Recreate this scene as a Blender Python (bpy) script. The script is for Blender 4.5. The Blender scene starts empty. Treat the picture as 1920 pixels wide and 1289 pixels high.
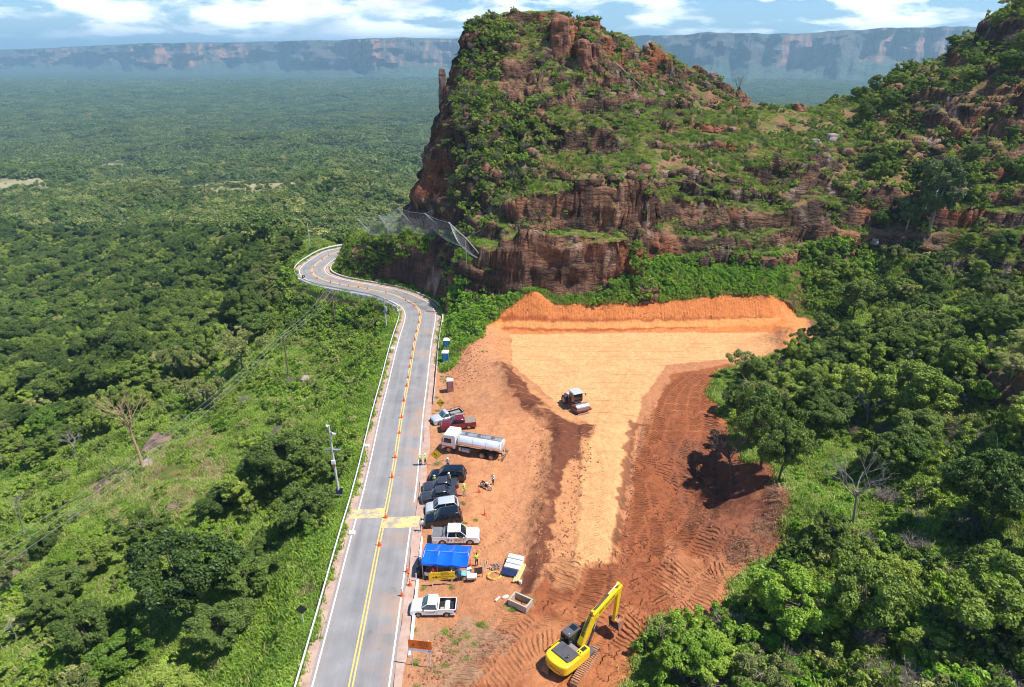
import bpy, bmesh, math, random
import numpy as np
from mathutils import Vector, Matrix, geometry
random.seed(7); np.random.seed(7)
SC = bpy.context.scene
COL = SC.collection
# ------------------------------------------------------------------ camera, sky, sun, exposure
F, CX, CY, HC = 1280.0, 960.0, 644.5, 50.0          # focal length and centre in photo pixels, camera height
PITCH = math.atan(552.0/1280.0)
SP, CP = math.sin(PITCH), math.cos(PITCH)
cam = bpy.data.cameras.new('camera'); cam.sensor_width = 36.0; cam.lens = 36.0*F/1920.0
cam.clip_start = 0.5; cam.clip_end = 60000
co = bpy.data.objects.new('camera', cam); COL.objects.link(co)
co.location = (0, 0, HC); co.rotation_euler = (math.pi/2-PITCH, 0, 0)
SC.camera = co
SUN_TO = Vector((0.54, -0.10, 1.0)).normalized()
SUN_EL = math.asin(SUN_TO.z); SUN_AZ = math.atan2(SUN_TO.x, SUN_TO.y)
sd = bpy.data.lights.new('sun', 'SUN'); sd.energy = 5.0; sd.angle = math.radians(0.53); sd.color = (1.0, 0.965, 0.91)
so = bpy.data.objects.new('sun', sd); COL.objects.link(so)
so.rotation_euler = (-SUN_TO).to_track_quat('-Z', 'Y').to_euler()
W = bpy.data.worlds.new('World'); SC.world = W; W.use_nodes = True
def world():
    nt = W.node_tree; nt.nodes.clear(); N = nt.nodes.new; L = nt.links.new
    out = N('ShaderNodeOutputWorld'); bg = N('ShaderNodeBackground'); bg.inputs['Strength'].default_value = 0.085
    sky = N('ShaderNodeTexSky'); sky.sky_type = 'NISHITA'; sky.sun_disc = False
    sky.sun_elevation = SUN_EL; sky.sun_rotation = SUN_AZ; sky.altitude = 600; sky.air_density = 1.0; sky.dust_density = 0.25; sky.ozone_density = 2.5
    tc = N('ShaderNodeTexCoord'); sep = N('ShaderNodeSeparateXYZ'); L(tc.outputs['Generated'], sep.inputs[0])
    # heaped clouds low over the horizon: noise on the sky direction, flattened vertically
    mp = N('ShaderNodeMapping'); mp.inputs['Scale'].default_value = (7.5, 7.5, 30); mp.inputs['Location'].default_value = (1.3, 4.2, .35); L(tc.outputs['Generated'], mp.inputs[0])
    n1 = N('ShaderNodeTexNoise'); n1.inputs['Scale'].default_value = 1.0; n1.inputs['Detail'].default_value = 9; n1.inputs['Roughness'].default_value = 0.56; n1.inputs['Distortion'].default_value = .2
    L(mp.outputs[0], n1.inputs['Vector'])
    rp = N('ShaderNodeValToRGB'); rp.color_ramp.elements[0].position = 0.445; rp.color_ramp.elements[1].position = 0.54
    hi = N('ShaderNodeMapRange'); hi.inputs[1].default_value = .10; hi.inputs[2].default_value = .35; hi.inputs[3].default_value = 0; hi.inputs[4].default_value = .22; L(sep.outputs['Z'], hi.inputs[0])
    sb = N('ShaderNodeMath'); sb.operation = 'SUBTRACT'; L(n1.outputs[0], sb.inputs[0]); L(hi.outputs[0], sb.inputs[1]); L(sb.outputs[0], rp.inputs[0])
    n2 = N('ShaderNodeTexNoise'); n2.inputs['Scale'].default_value = 1.4; n2.inputs['Detail'].default_value = 6
    mo = N('ShaderNodeVectorMath'); mo.operation = 'ADD'; mo.inputs[1].default_value = (.15, .1, -.45); L(mp.outputs[0], mo.inputs[0]); L(mo.outputs[0], n2.inputs['Vector'])
    rc = N('ShaderNodeValToRGB'); rc.color_ramp.elements[0].position = 0.35; rc.color_ramp.elements[0].color = (9.5, 10.2, 11.4, 1)
    rc.color_ramp.elements[1].position = 0.6; rc.color_ramp.elements[1].color = (19.0, 19.0, 19.0, 1)
    L(n2.outputs[0], rc.inputs[0])
    mx = N('ShaderNodeMixRGB'); L(rp.outputs[0], mx.inputs[0]); L(sky.outputs[0], mx.inputs[1]); L(rc.outputs[0], mx.inputs[2])
    L(mx.outputs[0], bg.inputs[0])
    tint = N('ShaderNodeMixRGB'); tint.blend_type = 'MULTIPLY'; tint.inputs[0].default_value = 1; tint.inputs[2].default_value = (.72, .98, 1.30, 1); L(sky.outputs[0], tint.inputs[1]); L(tint.outputs[0], mx.inputs[1]); L(bg.outputs[0], out.inputs[0])
world()
SC.view_settings.view_transform = 'Standard'; SC.view_settings.look = 'None'
SC.view_settings.exposure = 0.50; SC.view_settings.gamma = 1.0; SC.view_settings.use_curve_mapping = False
SC.render.engine = 'CYCLES'
cy = SC.cycles; cy.max_bounces = 5; cy.diffuse_bounces = 2; cy.glossy_bounces = 2; cy.transmission_bounces = 3
cy.volume_bounces = 0; cy.transparent_max_bounces = 6; cy.use_denoising = True; cy.caustics_reflective = False; cy.caustics_refractive = False
cy.pixel_filter_type = 'BLACKMAN_HARRIS'; cy.filter_width = 1.05; cy.use_adaptive_sampling = True; cy.adaptive_threshold = 0.02

# ------------------------------------------------------------------ pixel -> world helpers (photo pixels)
def ray(px, py):
    v = (py-CY)/F
    return ((px-CX)/F, CP - v*SP, -SP - v*CP)
def at_Y(px, py, Y):
    d = ray(px, py); t = Y/d[1]; return (d[0]*t, Y, HC + d[2]*t)
def at_z(px, py, z):
    d = ray(px, py); t = (z-HC)/d[2]; return (d[0]*t, d[1]*t, z)
def at_Yc(px, py, Y):                                 # same, for the cut and the ledges above it, which start behind the pad
    w = min(1, max(0, (px-840)/90.0)); return at_Y(px, py, Y+4.5*w*min(1, max(0, (172-Y)/40.0)))
SL = 0.036
def zs(Y): return -SL*(Y-45.0)
def at_s(px, py, dz=0.0):                             # on the gently falling plane of the road and the site
    d = ray(px, py); t = (HC-1.62-dz)/(-d[2]-SL*d[1]); Y = d[1]*t
    return (d[0]*t, Y, zs(Y)+dz)

# ------------------------------------------------------------------ numpy noise
def _h(i, j, k, s):
    n = (i*374761393 + j*668265263 + k*2147483647*3 + s*1274126177) & 0xFFFFFFFF
    n = ((n ^ (n >> 13))*1274126177) & 0xFFFFFFFF
    n = ((n ^ (n >> 16))*2246822519) & 0xFFFFFFFF
    return ((n ^ (n >> 15)) & 0xFFFFFF)/float(0xFFFFFF)
def vn(x, y, z=0.0, s=0):
    x, y, z = np.broadcast_arrays(np.asarray(x, float), np.asarray(y, float), np.asarray(z, float))
    i, j, k = np.floor(x).astype(np.int64), np.floor(y).astype(np.int64), np.floor(z).astype(np.int64)
    fx, fy, fz = x-i, y-j, z-k
    fx, fy, fz = [f*f*(3-2*f) for f in (fx, fy, fz)]
    r = 0
    for a in (0, 1):
        for b in (0, 1):
            for c in (0, 1):
                r = r + _h(i+a, j+b, k+c, s)*(fx if a else 1-fx)*(fy if b else 1-fy)*(fz if c else 1-fz)
    return r*2-1
def fbm(x, y, z=0.0, o=4, s=0, g=0.5):
    r = 0; a = 1.0; f = 1.0; t = 0
    for q in range(o):
        r = r + a*vn(np.asarray(x)*f, np.asarray(y)*f, np.asarray(z)*f, s+q*17); t += a; a *= g; f *= 2.03
    return r/t
def sstep(a, b, x):
    t = np.clip((x-a)/(b-a), 0, 1); return t*t*(3-2*t)
def inpoly(X, Y, poly):
    r = np.zeros(np.shape(X), bool); n = len(poly)
    for i in range(n):
        x0, y0 = poly[i][0], poly[i][1]; x1, y1 = poly[(i+1) % n][0], poly[(i+1) % n][1]
        if y0 == y1: continue
        c = ((y0 > Y) != (y1 > Y)) & (X < (x1-x0)*(Y-y0)/(y1-y0)+x0)
        r ^= c
    return r
def distpoly(X, Y, pl, closed=False):                 # distance, arc length and side to a polyline
    D = np.full(np.shape(X), 1e9); S = np.zeros(np.shape(X)); SD = np.zeros(np.shape(X)); s0 = 0
    pts = list(pl)+([pl[0]] if closed else [])
    for (a, b) in zip(pts[:-1], pts[1:]):
        dx, dy = b[0]-a[0], b[1]-a[1]; L = math.hypot(dx, dy)
        if L < 1e-6: continue
        t = np.clip(((X-a[0])*dx+(Y-a[1])*dy)/(L*L), 0, 1)
        ex, ey = X-a[0]-t*dx, Y-a[1]-t*dy; d = np.hypot(ex, ey); m = d < D
        D = np.where(m, d, D); S = np.where(m, s0+t*L, S); SD = np.where(m, np.sign(dx*ey-dy*ex), SD); s0 += L
    return D, S, SD
def catmull(pts, n=8):
    P = [np.array(p, float) for p in pts]; P = [2*P[0]-P[1]]+P+[2*P[-1]-P[-2]]; out = []
    for i in range(1, len(P)-2):
        for k in range(n):
            t = k/n
            out.append(.5*((2*P[i])+(-P[i-1]+P[i+1])*t+(2*P[i-1]-5*P[i]+4*P[i+1]-P[i+2])*t*t+(-P[i-1]+3*P[i]-3*P[i+1]+P[i+2])*t**3))
    out.append(P[-2]); return out

# ------------------------------------------------------------------ object helpers
def tag(o, label=None, cat=None, group=None, kind=None):
    if label: o['label'] = label
    if cat: o['category'] = cat
    if group: o['group'] = group
    if kind: o['kind'] = kind
    return o
def mesh_obj(name, verts, faces, mat=None, parent=None, smooth=False, loc=None):
    me = bpy.data.meshes.new(name); me.from_pydata([tuple(v) for v in verts], [], [tuple(f) for f in faces]); me.update()
    if smooth: me.shade_smooth()
    if mat: me.materials.append(mat)
    o = bpy.data.objects.new(name, me); COL.objects.link(o)
    if parent is not None: o.parent = parent
    if loc is not None: o.location = loc
    return o
def empty(name, loc=(0, 0, 0), rz=0.0):
    o = bpy.data.objects.new(name, None); COL.objects.link(o); o.location = loc; o.rotation_euler = (0, 0, rz); o.empty_display_size = .3
    return o
def copy_tree(o, parent=None):
    c = o.copy(); COL.objects.link(c); c.parent = parent
    for ch in list(o.children): copy_tree(ch, c)
    return c
class MB:
    """collects shapes for one mesh"""
    def __init__(s): s.v = []; s.f = []; s.mi = []; s.m = 0
    def add(s, vs, fs, M=None):
        b = len(s.v)
        for v in vs: s.v.append(tuple((M @ Vector(v)) if M else v))
        for f in fs: s.f.append(tuple(b+i for i in f)); s.mi.append(s.m)
        return s
    def box(s, x0, x1, y0, y1, z0, z1, M=None, tx=0, ty=0, bev=0.0):
        """box whose top is drawn in by tx, ty; bev rounds the vertical and top edges a little"""
        if bev > 0:
            b = bev
            def ring(xa, xb, ya, yb, z):
                return [(xa+b, ya, z), (xb-b, ya, z), (xb, ya+b, z), (xb, yb-b, z), (xb-b, yb, z), (xa+b, yb, z), (xa, yb-b, z), (xa, ya+b, z)]
            R = ring(x0, x1, y0, y1, z0)+ring(x0+tx, x1-tx, y0+ty, y1-ty, z1-b)+ring(x0+tx+b*.8, x1-tx-b*.8, y0+ty+b*.8, y1-ty-b*.8, z1)
            fs = [(7, 6, 5, 4, 3, 2, 1, 0), tuple(range(16, 24))]
            for k in (0, 8):
                for i in range(8): fs.append((k+i, k+(i+1) % 8, k+8+(i+1) % 8, k+8+i))
            return s.add(R, fs, M)
        vs = [(x0, y0, z0), (x1, y0, z0), (x1, y1, z0), (x0, y1, z0), (x0+tx, y0+ty, z1), (x1-tx, y0+ty, z1), (x1-tx, y1-ty, z1), (x0+tx, y1-ty, z1)]
        return s.add(vs, [(3, 2, 1, 0), (4, 5, 6, 7), (0, 1, 5, 4), (1, 2, 6, 5), (2, 3, 7, 6), (3, 0, 4, 7)], M)
    def tube(s, p, q, r0, r1=None, n=8, cap=True):
        r1 = r0 if r1 is None else r1
        p, q = Vector(p), Vector(q); d = (q-p)
        if d.length < 1e-6: return s
        a = d.normalized().orthogonal().normalized(); b = d.normalized().cross(a)
        vs = []
        for (c, r) in ((p, r0), (q, r1)):
            for i in range(n):
                t = 2*math.pi*i/n; vs.append(tuple(c+a*(r*math.cos(t))+b*(r*math.sin(t))))
        fs = [(i, (i+1) % n, n+(i+1) % n, n+i) for i in range(n)]
        if cap: fs += [tuple(range(n-1, -1, -1)), tuple(range(n, 2*n))]
        return s.add(vs, fs)
    def path(s, pts, rs, n=7):
        pts = [Vector(p) for p in pts]
        if not hasattr(rs, '__len__'): rs = [rs]*len(pts)
        vs = []; ref = None
        for i, p in enumerate(pts):
            d = (pts[min(i+1, len(pts)-1)]-pts[max(i-1, 0)]).normalized()
            if ref is None: ref = d.orthogonal().normalized()
            a = (ref-d*ref.dot(d)).normalized(); b = d.cross(a); ref = a
            for k in range(n):
                t = 2*math.pi*k/n; vs.append(tuple(p+a*(rs[i]*math.cos(t))+b*(rs[i]*math.sin(t))))
        fs = []
        for i in range(len(pts)-1):
            for k in range(n): fs.append((i*n+k, i*n+(k+1) % n, (i+1)*n+(k+1) % n, (i+1)*n+k))
        fs += [tuple(range(n-1, -1, -1)), tuple(range((len(pts)-1)*n, len(pts)*n))]
        return s.add(vs, fs)
    def cyl(s, c, r, h, axis='z', n=16, r2=None):
        c = Vector(c); d = {'x': Vector((1, 0, 0)), 'y': Vector((0, 1, 0)), 'z': Vector((0, 0, 1))}[axis]
        return s.tube(c-d*h/2, c+d*h/2, r, r2, n)
    def ell(s, c, r, n=10, m=7, M=None):
        vs = []; fs = []
        for j in range(m+1):
            ph = math.pi*j/m
            for i in range(n):
                th = 2*math.pi*i/n
                vs.append((c[0]+r[0]*math.sin(ph)*math.cos(th), c[1]+r[1]*math.sin(ph)*math.sin(th), c[2]+r[2]*math.cos(ph)))
        for j in range(m):
            for i in range(n): fs.append((j*n+i, (j+1)*n+i, (j+1)*n+(i+1) % n, j*n+(i+1) % n))
        return s.add(vs, fs, M)
    def loft(s, secs, cap=True, closed=True):
        """sections with equal counts of points, joined in order"""
        n = len(secs[0]); vs = [p for sec in secs for p in sec]; fs = []
        for j in range(len(secs)-1):
            for i in range(n if closed else n-1): fs.append((j*n+i, j*n+(i+1) % n, (j+1)*n+(i+1) % n, (j+1)*n+i))
        if cap: fs += [tuple(range(n-1, -1, -1)), tuple(range((len(secs)-1)*n, len(secs)*n))]
        return s.add(vs, fs)
    def prism(s, prof, y0, y1, inset=0.0):
        """profile of (x, z) points extruded along y"""
        n = len(prof)
        return s.loft([[(x, y0, z) for x, z in prof], [(x, y1, z) for x, z in prof]])
    def build(s, name, mat, parent=None, smooth=False, loc=None, mats=None):
        o = mesh_obj(name, s.v, s.f, mat, parent, smooth, loc)
        if mats:
            for m in mats: o.data.materials.append(m)
            o.data.polygons.foreach_set('material_index', np.array(s.mi, dtype=np.int32))
        bm = bmesh.new(); bm.from_mesh(o.data); bmesh.ops.recalc_face_normals(bm, faces=bm.faces); bm.to_mesh(o.data); bm.free()
        return o

# ------------------------------------------------------------------ materials
def nmat(name):
    m = bpy.data.materials.new(name); m.use_nodes = True; nt = m.node_tree; nt.nodes.clear()
    out = nt.nodes.new('ShaderNodeOutputMaterial'); b = nt.nodes.new('ShaderNodeBsdfPrincipled')
    nt.links.new(b.outputs[0], out.inputs[0]); return m, nt, b, out
def paint(name, col, rough=0.45, metal=0.0, var=0.10, scale=3.0, bump=0.0, dust=0.0, coat=0.0, dustcol=(.36, .17, .08)):
    m, nt, b, out = nmat(name); N = nt.nodes.new; L = nt.links.new
    tc = N('ShaderNodeTexCoord'); n = N('ShaderNodeTexNoise'); n.inputs['Scale'].default_value = scale; n.inputs['Detail'].default_value = 6
    L(tc.outputs['Object'], n.inputs['Vector'])
    r = N('ShaderNodeMapRange'); r.inputs[1].default_value = .3; r.inputs[2].default_value = .7; r.inputs[3].default_value = 1-var; r.inputs[4].default_value = 1+var
    L(n.outputs[0], r.inputs[0])
    mul = N('ShaderNodeMixRGB'); mul.blend_type = 'MULTIPLY'; mul.inputs[0].default_value = 1; mul.inputs[1].default_value = (*col, 1); L(r.outputs[0], mul.inputs[2])
    last = mul.outputs[0]
    if dust > 0:                                       # dust lies on low and up-facing surfaces of site machines
        n2 = N('ShaderNodeTexNoise'); n2.inputs['Scale'].default_value = 1.6; n2.inputs['Detail'].default_value = 8; L(tc.outputs['Object'], n2.inputs['Vector'])
        r2 = N('ShaderNodeMapRange'); r2.inputs[1].default_value = .4; r2.inputs[2].default_value = .7; r2.inputs[3].default_value = 0; r2.inputs[4].default_value = dust
        L(n2.outputs[0], r2.inputs[0]); mx = N('ShaderNodeMixRGB'); L(r2.outputs[0], mx.inputs[0]); L(last, mx.inputs[1]); mx.inputs[2].default_value = (*dustcol, 1); last = mx.outputs[0]
    L(last, b.inputs['Base Color']); b.inputs['Roughness'].default_value = rough; b.inputs['Metallic'].default_value = metal
    if coat: b.inputs['Coat Weight'].default_value = coat; b.inputs['Coat Roughness'].default_value = .08
    if bump > 0:
        bp = N('ShaderNodeBump'); bp.inputs['Distance'].default_value = bump; bp.inputs['Strength'].default_value = .8
        n3 = N('ShaderNodeTexNoise'); n3.inputs['Scale'].default_value = scale*4; n3.inputs['Detail'].default_value = 5; L(tc.outputs['Object'], n3.inputs['Vector'])
        L(n3.outputs[0], bp.inputs['Height']); L(bp.outputs[0], b.inputs['Normal'])
    return m
# ------------------------------------------------------------------ road line (photo pixels on the site plane)
CL_PX = [(657, 1289), (683, 1160), (712, 1010), (727, 940), (741, 860), (753, 780), (766, 710), (777, 646), (786, 608), (788.5, 592), (783, 576), (767, 565),
         (725, 549), (671, 539), (620, 529), (592, 518), (585, 509), (588, 500), (606, 486), (641, 470)]
cl = [at_s(*p) for p in CL_PX]
d0 = np.array(cl[0])-np.array(cl[1]); d0 /= np.linalg.norm(d0)
cl = [tuple(np.array(cl[0])+d0*q) for q in (70, 45, 22)] + cl
e = np.array(cl[-1]); cl += [tuple(e+np.array(q)) for q in ((14, 7, -.3), (30, 9, -.5), (48, 6, -.8))]
CLS = catmull([(p[0], p[1]) for p in cl], 8)
def resample(pl, step):
    out = [np.array(pl[0][:2], float)]; acc = 0
    P = [np.array(p[:2], float) for p in pl]
    S = [0]
    for a, b in zip(P[:-1], P[1:]): S.append(S[-1]+np.linalg.norm(b-a))
    n = int(S[-1]/step); ss = np.linspace(0, S[-1], n+1)
    A = np.array(P); return np.stack([np.interp(ss, S, A[:, 0]), np.interp(ss, S, A[:, 1])], 1), ss
ROAD, RS = resample(CLS, 1.0)
for _ in range(6): ROAD[1:-1] = .25*ROAD[:-2]+.5*ROAD[1:-1]+.25*ROAD[2:]
T_ = np.gradient(ROAD, axis=0); T_ /= np.linalg.norm(T_, axis=1)[:, None]
NL = np.stack([-T_[:, 1], T_[:, 0]], 1)                 # left of travel (away from camera)
def road_pt(i, off, dz=0.0):
    i = float(np.clip(i, 0, len(ROAD)-1.001)); k = int(i); f = i-k
    p = ROAD[k]*(1-f)+ROAD[k+1]*f; n = NL[k]*(1-f)+NL[k+1]*f
    q = p+n*off; return (q[0], q[1], zs(q[1])+dz)
def road_idx(px, py):
    p = at_s(px, py); return int(np.argmin(np.hypot(ROAD[:, 0]-p[0], ROAD[:, 1]-p[1])))
BR0, BR1 = road_idx(783, 580), road_idx(596, 520)       # viaduct between these
IEND = road_idx(641, 470)

# ------------------------------------------------------------------ terrain control lines
PTS = []
def line(mode, pts, step=2.0):
    W3 = []
    for p in pts:
        W3.append({'Y': at_Yc, 'z': at_z, 's': at_s}[mode](*p))
    dens(W3, step)
def dens(W3, step=2.0):
    for a, b in zip(W3[:-1], W3[1:]):
        a, b = np.array(a), np.array(b); L = np.linalg.norm((b-a)[:2]); st = max(step, np.linalg.norm(a[:2])*(.006 if a[1] < 215 and step < 4 else .02))
        n = max(1, int(L/st))
        for k in range(n): PTS.append(tuple(a+(b-a)*k/n))
    PTS.append(tuple(W3[-1]))
# road shoulders
for i in range(0, IEND+45, 3):
    if i >= len(ROAD): break
    for off in (5.3, 0, -5.3):
        if i > IEND-8 and off < 0: continue
        PTS.append(road_pt(i, off, -.25))
    if BR0-4 < i < BR1+4: PTS.append(road_pt(i, 7.2, -3.4)); PTS.append(road_pt(i, 12, -7.5))
    elif i < BR0: PTS.append(road_pt(i, 7.4, -1.0))
    else: PTS.append(road_pt(i, 8.5, -1.2))
# left slope and valley
line('z', [(470, 1289, -4.5), (330, 1289, -8), (150, 1289, -11), (-100, 1289, -14), (-500, 1289, -20)], 5)
line('z', [(520, 1150, -4.5), (400, 1120, -8), (200, 1100, -12), (0, 1100, -16), (-400, 1100, -24)], 5)
line('z', [(590, 980, -4.5), (470, 960, -8.5), (300, 940, -13), (0, 900, -21), (-400, 900, -32)], 5)
line('z', [(640, 850, -5), (540, 800, -8), (400, 770, -13), (200, 760, -21), (0, 750, -31), (-400, 740, -48)], 6)
line('z', [(690, 700, -5.5), (600, 670, -8), (480, 650, -14), (350, 650, -25), (150, 650, -37), (0, 650, -45), (-500, 650, -60)], 6)
line('z', [(700, 600, -11), (610, 580, -13), (500, 575, -21), (400, 570, -34), (200, 570, -48), (0, 570, -58), (-600, 570, -75)], 8)
line('z', [(510, 515, -13), (470, 500, -20), (400, 500, -36), (200, 500, -56), (0, 500, -66), (-600, 500, -85)], 8)
line('z', [(600, 438, -10), (540, 440, -13), (450, 440, -30), (300, 440, -56), (0, 440, -75), (-700, 440, -95)], 10)
line('z', [(500, 405, -42), (400, 400, -58), (300, 400, -70), (0, 400, -85), (-800, 400, -100)], 14)
line('z', [(700, 350, -62), (500, 350, -75), (200, 350, -92), (0, 350, -100), (-800, 350, -115)], 20)
line('z', [(780, 300, -95), (400, 300, -110), (0, 300, -115), (-900, 300, -130)], 30)
line('z', [(790, 250, -128), (400, 250, -138), (0, 250, -140), (-900, 250, -145)], 50)
for X in range(-24000, 24001, 2000): PTS.append((X, 3200, -150)); PTS.append((X, 30000, -150)); PTS.append((X, 9000, -150))
for X in (-24000, -12000, -6000, -3000, -1200, 1200, 3000, 6000, 12000, 24000): PTS.append((X, 1700, -147))
for Y in (-400, 0, 200, 700): PTS.append((-1500, Y, -110)); PTS.append((-24000, Y, -140))
for X, Y, z in ((-60, 10, -16), (-120, 10, -26), (-200, 0, -45), (-500, 0, -80), (-500, 300, -90), (0, -20, 2), (60, 0, 5), (120, 20, 8), (220, 20, 22), (0, -400, 10), (300, -400, 30), (-300, -400, -60)):
    PTS.append((X, Y, z))
# behind the butte: falls to the valley
for X, Y, z in ((-45, 235, -32), (-10, 245, -20), (30, 250, 0), (80, 250, 5), (0, 320, -60), (-80, 300, -52), (60, 320, -50), (150, 330, -40), (120, 270, 12), (60, 450, -95), (250, 450, -60), (0, 700, -120), (400, 700, -100), (300, 1100, -138), (-50, 1200, -135), (900, 1200, -140)):
    PTS.append((X, Y, z))
# the site pad and cut (offsets from the site plane)
line('s', [(960, 628, 0), (1100, 630, 0), (1300, 628, 0), (1445, 624, 0)])
line('s', [(960, 700, 0), (1200, 690, 0), (1440, 670, 0)], 5)
line('s', [(1000, 780, .1), (1130, 780, 0), (1250, 700, -.2), (1400, 690, -.3)], 4)
line('s', [(1095, 850, .35), (1085, 950, .35), (1080, 1060, .2)], 3)      # compacted ramp
line('s', [(1165, 850, .35), (1155, 950, .35), (1140, 1060, .2)], 3)
line('s', [(1200, 790, -.7), (1185, 850, -.7), (1172, 950, -.7), (1158, 1060, -.5)], 3)
line('s', [(1300, 800, -.8), (1290, 950, -1.0), (1280, 1100, -.7)], 4)
line('s', [(930, 640, .5), (925, 700, .6), (975, 760, .5), (1020, 820, .55), (1030, 900, .5), (1010, 1000, .45), (1000, 1100, .1)], 3)
line('s', [(1060, 850, .7), (1055, 950, .8), (1045, 1050, .6)], 3)
line('s', [(830, 1289, 0), (1000, 1200, -.2), (1150, 1150, -.6), (1200, 1289, -.8)], 4)
line('s', [(820, 1450, 0), (1000, 1500, 0), (1300, 1500, 0)], 6)
line('s', [(830, 1000, 0), (850, 850, 0), (850, 720, 0), (960, 1000, 0), (960, 850, 0)], 5)
line('s', [(880, 690, .8), (890, 640, 1.8), (880, 600, 2.6), (850, 575, 1.4)], 2)
# back wall: small step, sloping bench, cut face
line('Y', [(945, 618, 124.2), (1100, 619, 124.2), (1300, 617, 124.5), (1440, 612, 125.2), (1500, 610, 126)], 1.5)
line('Y', [(925, 600, 126.5), (1100, 606, 126.2), (1300, 603, 127), (1470, 592, 128.5)], 1.5)
line('Y', [(930, 590, 127.3), (965, 572, 128.3), (982, 556, 129.2), (996, 546, 129.6), (1010, 550, 129.5), (1024, 566, 129), (1040, 578, 128.5), (1075, 572, 128.7), (1110, 579, 128.5), (1150, 572, 128.9), (1200, 580, 128.8), (1250, 569, 129.6), (1300, 567, 129.9), (1350, 558, 130.6), (1400, 560, 130.9), (1440, 555, 131.3), (1470, 568, 131.4)], 1.2)
# right end mound and spoil
line('s', [(1470, 655, .3), (1500, 615, 1.6), (1550, 640, .6)], 2)
# gully trail on the right
line('Y', [(1495, 590, 131), (1490, 530, 137), (1478, 475, 143)], 2)
# rock step 1: foot and lip   (left block)
line('Y', [(830, 560, 141), (870, 545, 138), (930, 560, 133), (990, 540, 131.3), (1060, 556, 131), (1130, 548, 131.5), (1165, 520, 133.5), (1195, 492, 138), (1260, 478, 140.5), (1340, 482, 140.5), (1440, 472, 142), (1480, 470, 144), (1560, 450, 147), (1600, 440, 148)], 1.2)
line('Y', [(850, 500, 144), (900, 470, 139), (945, 448, 134.5), (1000, 440, 133), (1080, 445, 133), (1150, 455, 133.6), (1190, 452, 136), (1215, 447, 141), (1290, 445, 142.2), (1400, 448, 142.5), (1450, 452, 143.5)], 1.2)
# ledge 1 tread back to step 2 foot
line('Y', [(940, 425, 142), (980, 430, 139.5), (1060, 428, 138.5), (1150, 430, 138.5), (1215, 425, 142.5), (1280, 425, 145.5), (1380, 430, 146), (1480, 440, 147), (1560, 438, 149), (1640, 425, 151)], 1.2)
line('Y', [(940, 395, 144), (975, 372, 141.5), (1050, 366, 140.3), (1140, 360, 140.3), (1215, 372, 141.8), (1235, 388, 147), (1300, 392, 148.2), (1400, 392, 148), (1480, 385, 149), (1560, 378, 151.5), (1640, 362, 153.5), (1680, 360, 155)], 1.2)
# slope up to step 3
line('Y', [(960, 335, 153), (1040, 335, 150.5), (1120, 345, 147), (1200, 350, 150), (1300, 350, 155), (1400, 350, 156), (1500, 345, 157), (1600, 340, 159)], 2)
line('Y', [(1035, 318, 152.0), (1120, 315, 152.5), (1220, 318, 156.5), (1320, 318, 158.5), (1420, 322, 159), (1500, 322, 160)], 1.5)
line('Y', [(1000, 290, 157), (1100, 285, 160), (1250, 280, 167), (1400, 275, 170), (1500, 270, 172), (1600, 280, 170)], 3)
# saddle crest and its ridge down from the butte
line('Y', [(1150, 60, 199), (1180, 78, 200), (1210, 90, 200), (1235, 122, 201), (1260, 135, 201), (1300, 150, 201), (1340, 160, 200), (1375, 180, 199), (1400, 195, 198), (1450, 200, 196), (1550, 202, 196), (1590, 195, 198), (1640, 172, 202)], 2)
line('Y', [(1150, 180, 181), (1250, 200, 184), (1350, 230, 183), (1450, 240, 182), (1560, 240, 182), (1620, 230, 184)], 3)
# butte: crest
line('Y', [(838, 150, 182), (860, 118, 184), (872, 84, 186), (890, 68, 188), (912, 38, 191), (930, 28, 192), (970, 24, 193), (1010, 22, 193), (1045, 20, 193), (1080, 32, 194), (1120, 38, 196), (1150, 62, 199)], 1.5)
# butte: back of the crest
line('Y', [(872, 100, 196), (930, 40, 204), (1050, 35, 206), (1120, 48, 208), (1200, 98, 210)], 3)
# butte: upper face
line('Y', [(848, 190, 176), (880, 150, 178), (930, 120, 179), (990, 120, 180), (1030, 110, 183), (1100, 110, 184)], 2)
line('Y', [(1035, 30, 190.5), (1050, 90, 187.5), (1075, 130, 185)], 2)
line('Y', [(847, 260, 169), (900, 230, 168), (960, 210, 170), (1010, 200, 173), (1060, 170, 176), (1120, 140, 181), (1160, 150, 184)], 2)
line('Y', [(842, 330, 164.5), (880, 320, 160), (950, 300, 158), (1010, 265, 162), (1080, 230, 168), (1160, 220, 174)], 2)
line('Y', [(832, 400, 160), (860, 400, 154), (920, 390, 149), (960, 370, 148)], 2)
line('Y', [(840, 170, 180), (845, 200, 176), (846, 260, 170), (842, 320, 165.5), (832, 385, 161), (822, 425, 158)], 1.2)   # arete of the shaded left wall
# butte: left cliff silhouette (lip and outer foot)
line('Y', [(832, 150, 184), (826, 200, 184), (812, 245, 183), (800, 290, 182), (785, 340, 181), (768, 390, 180), (745, 410, 178)], 1.5)
for px, py, Y, dx, dz in ((832, 150, 184, -2.2, -14), (812, 245, 183, -2.5, -14), (785, 340, 181, -3, -12), (768, 385, 180, -4, -9)):
    p = at_Y(px, py, Y); PTS.append((p[0]+dx, p[1]+1.5, p[2]+dz)); PTS.append((p[0]+dx-2, p[1]+14, p[2]+dz-12)); PTS.append((p[0]+4, p[1]+13, p[2]-10)); PTS.append((p[0]+3, p[1]+25, p[2]-25))
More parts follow.
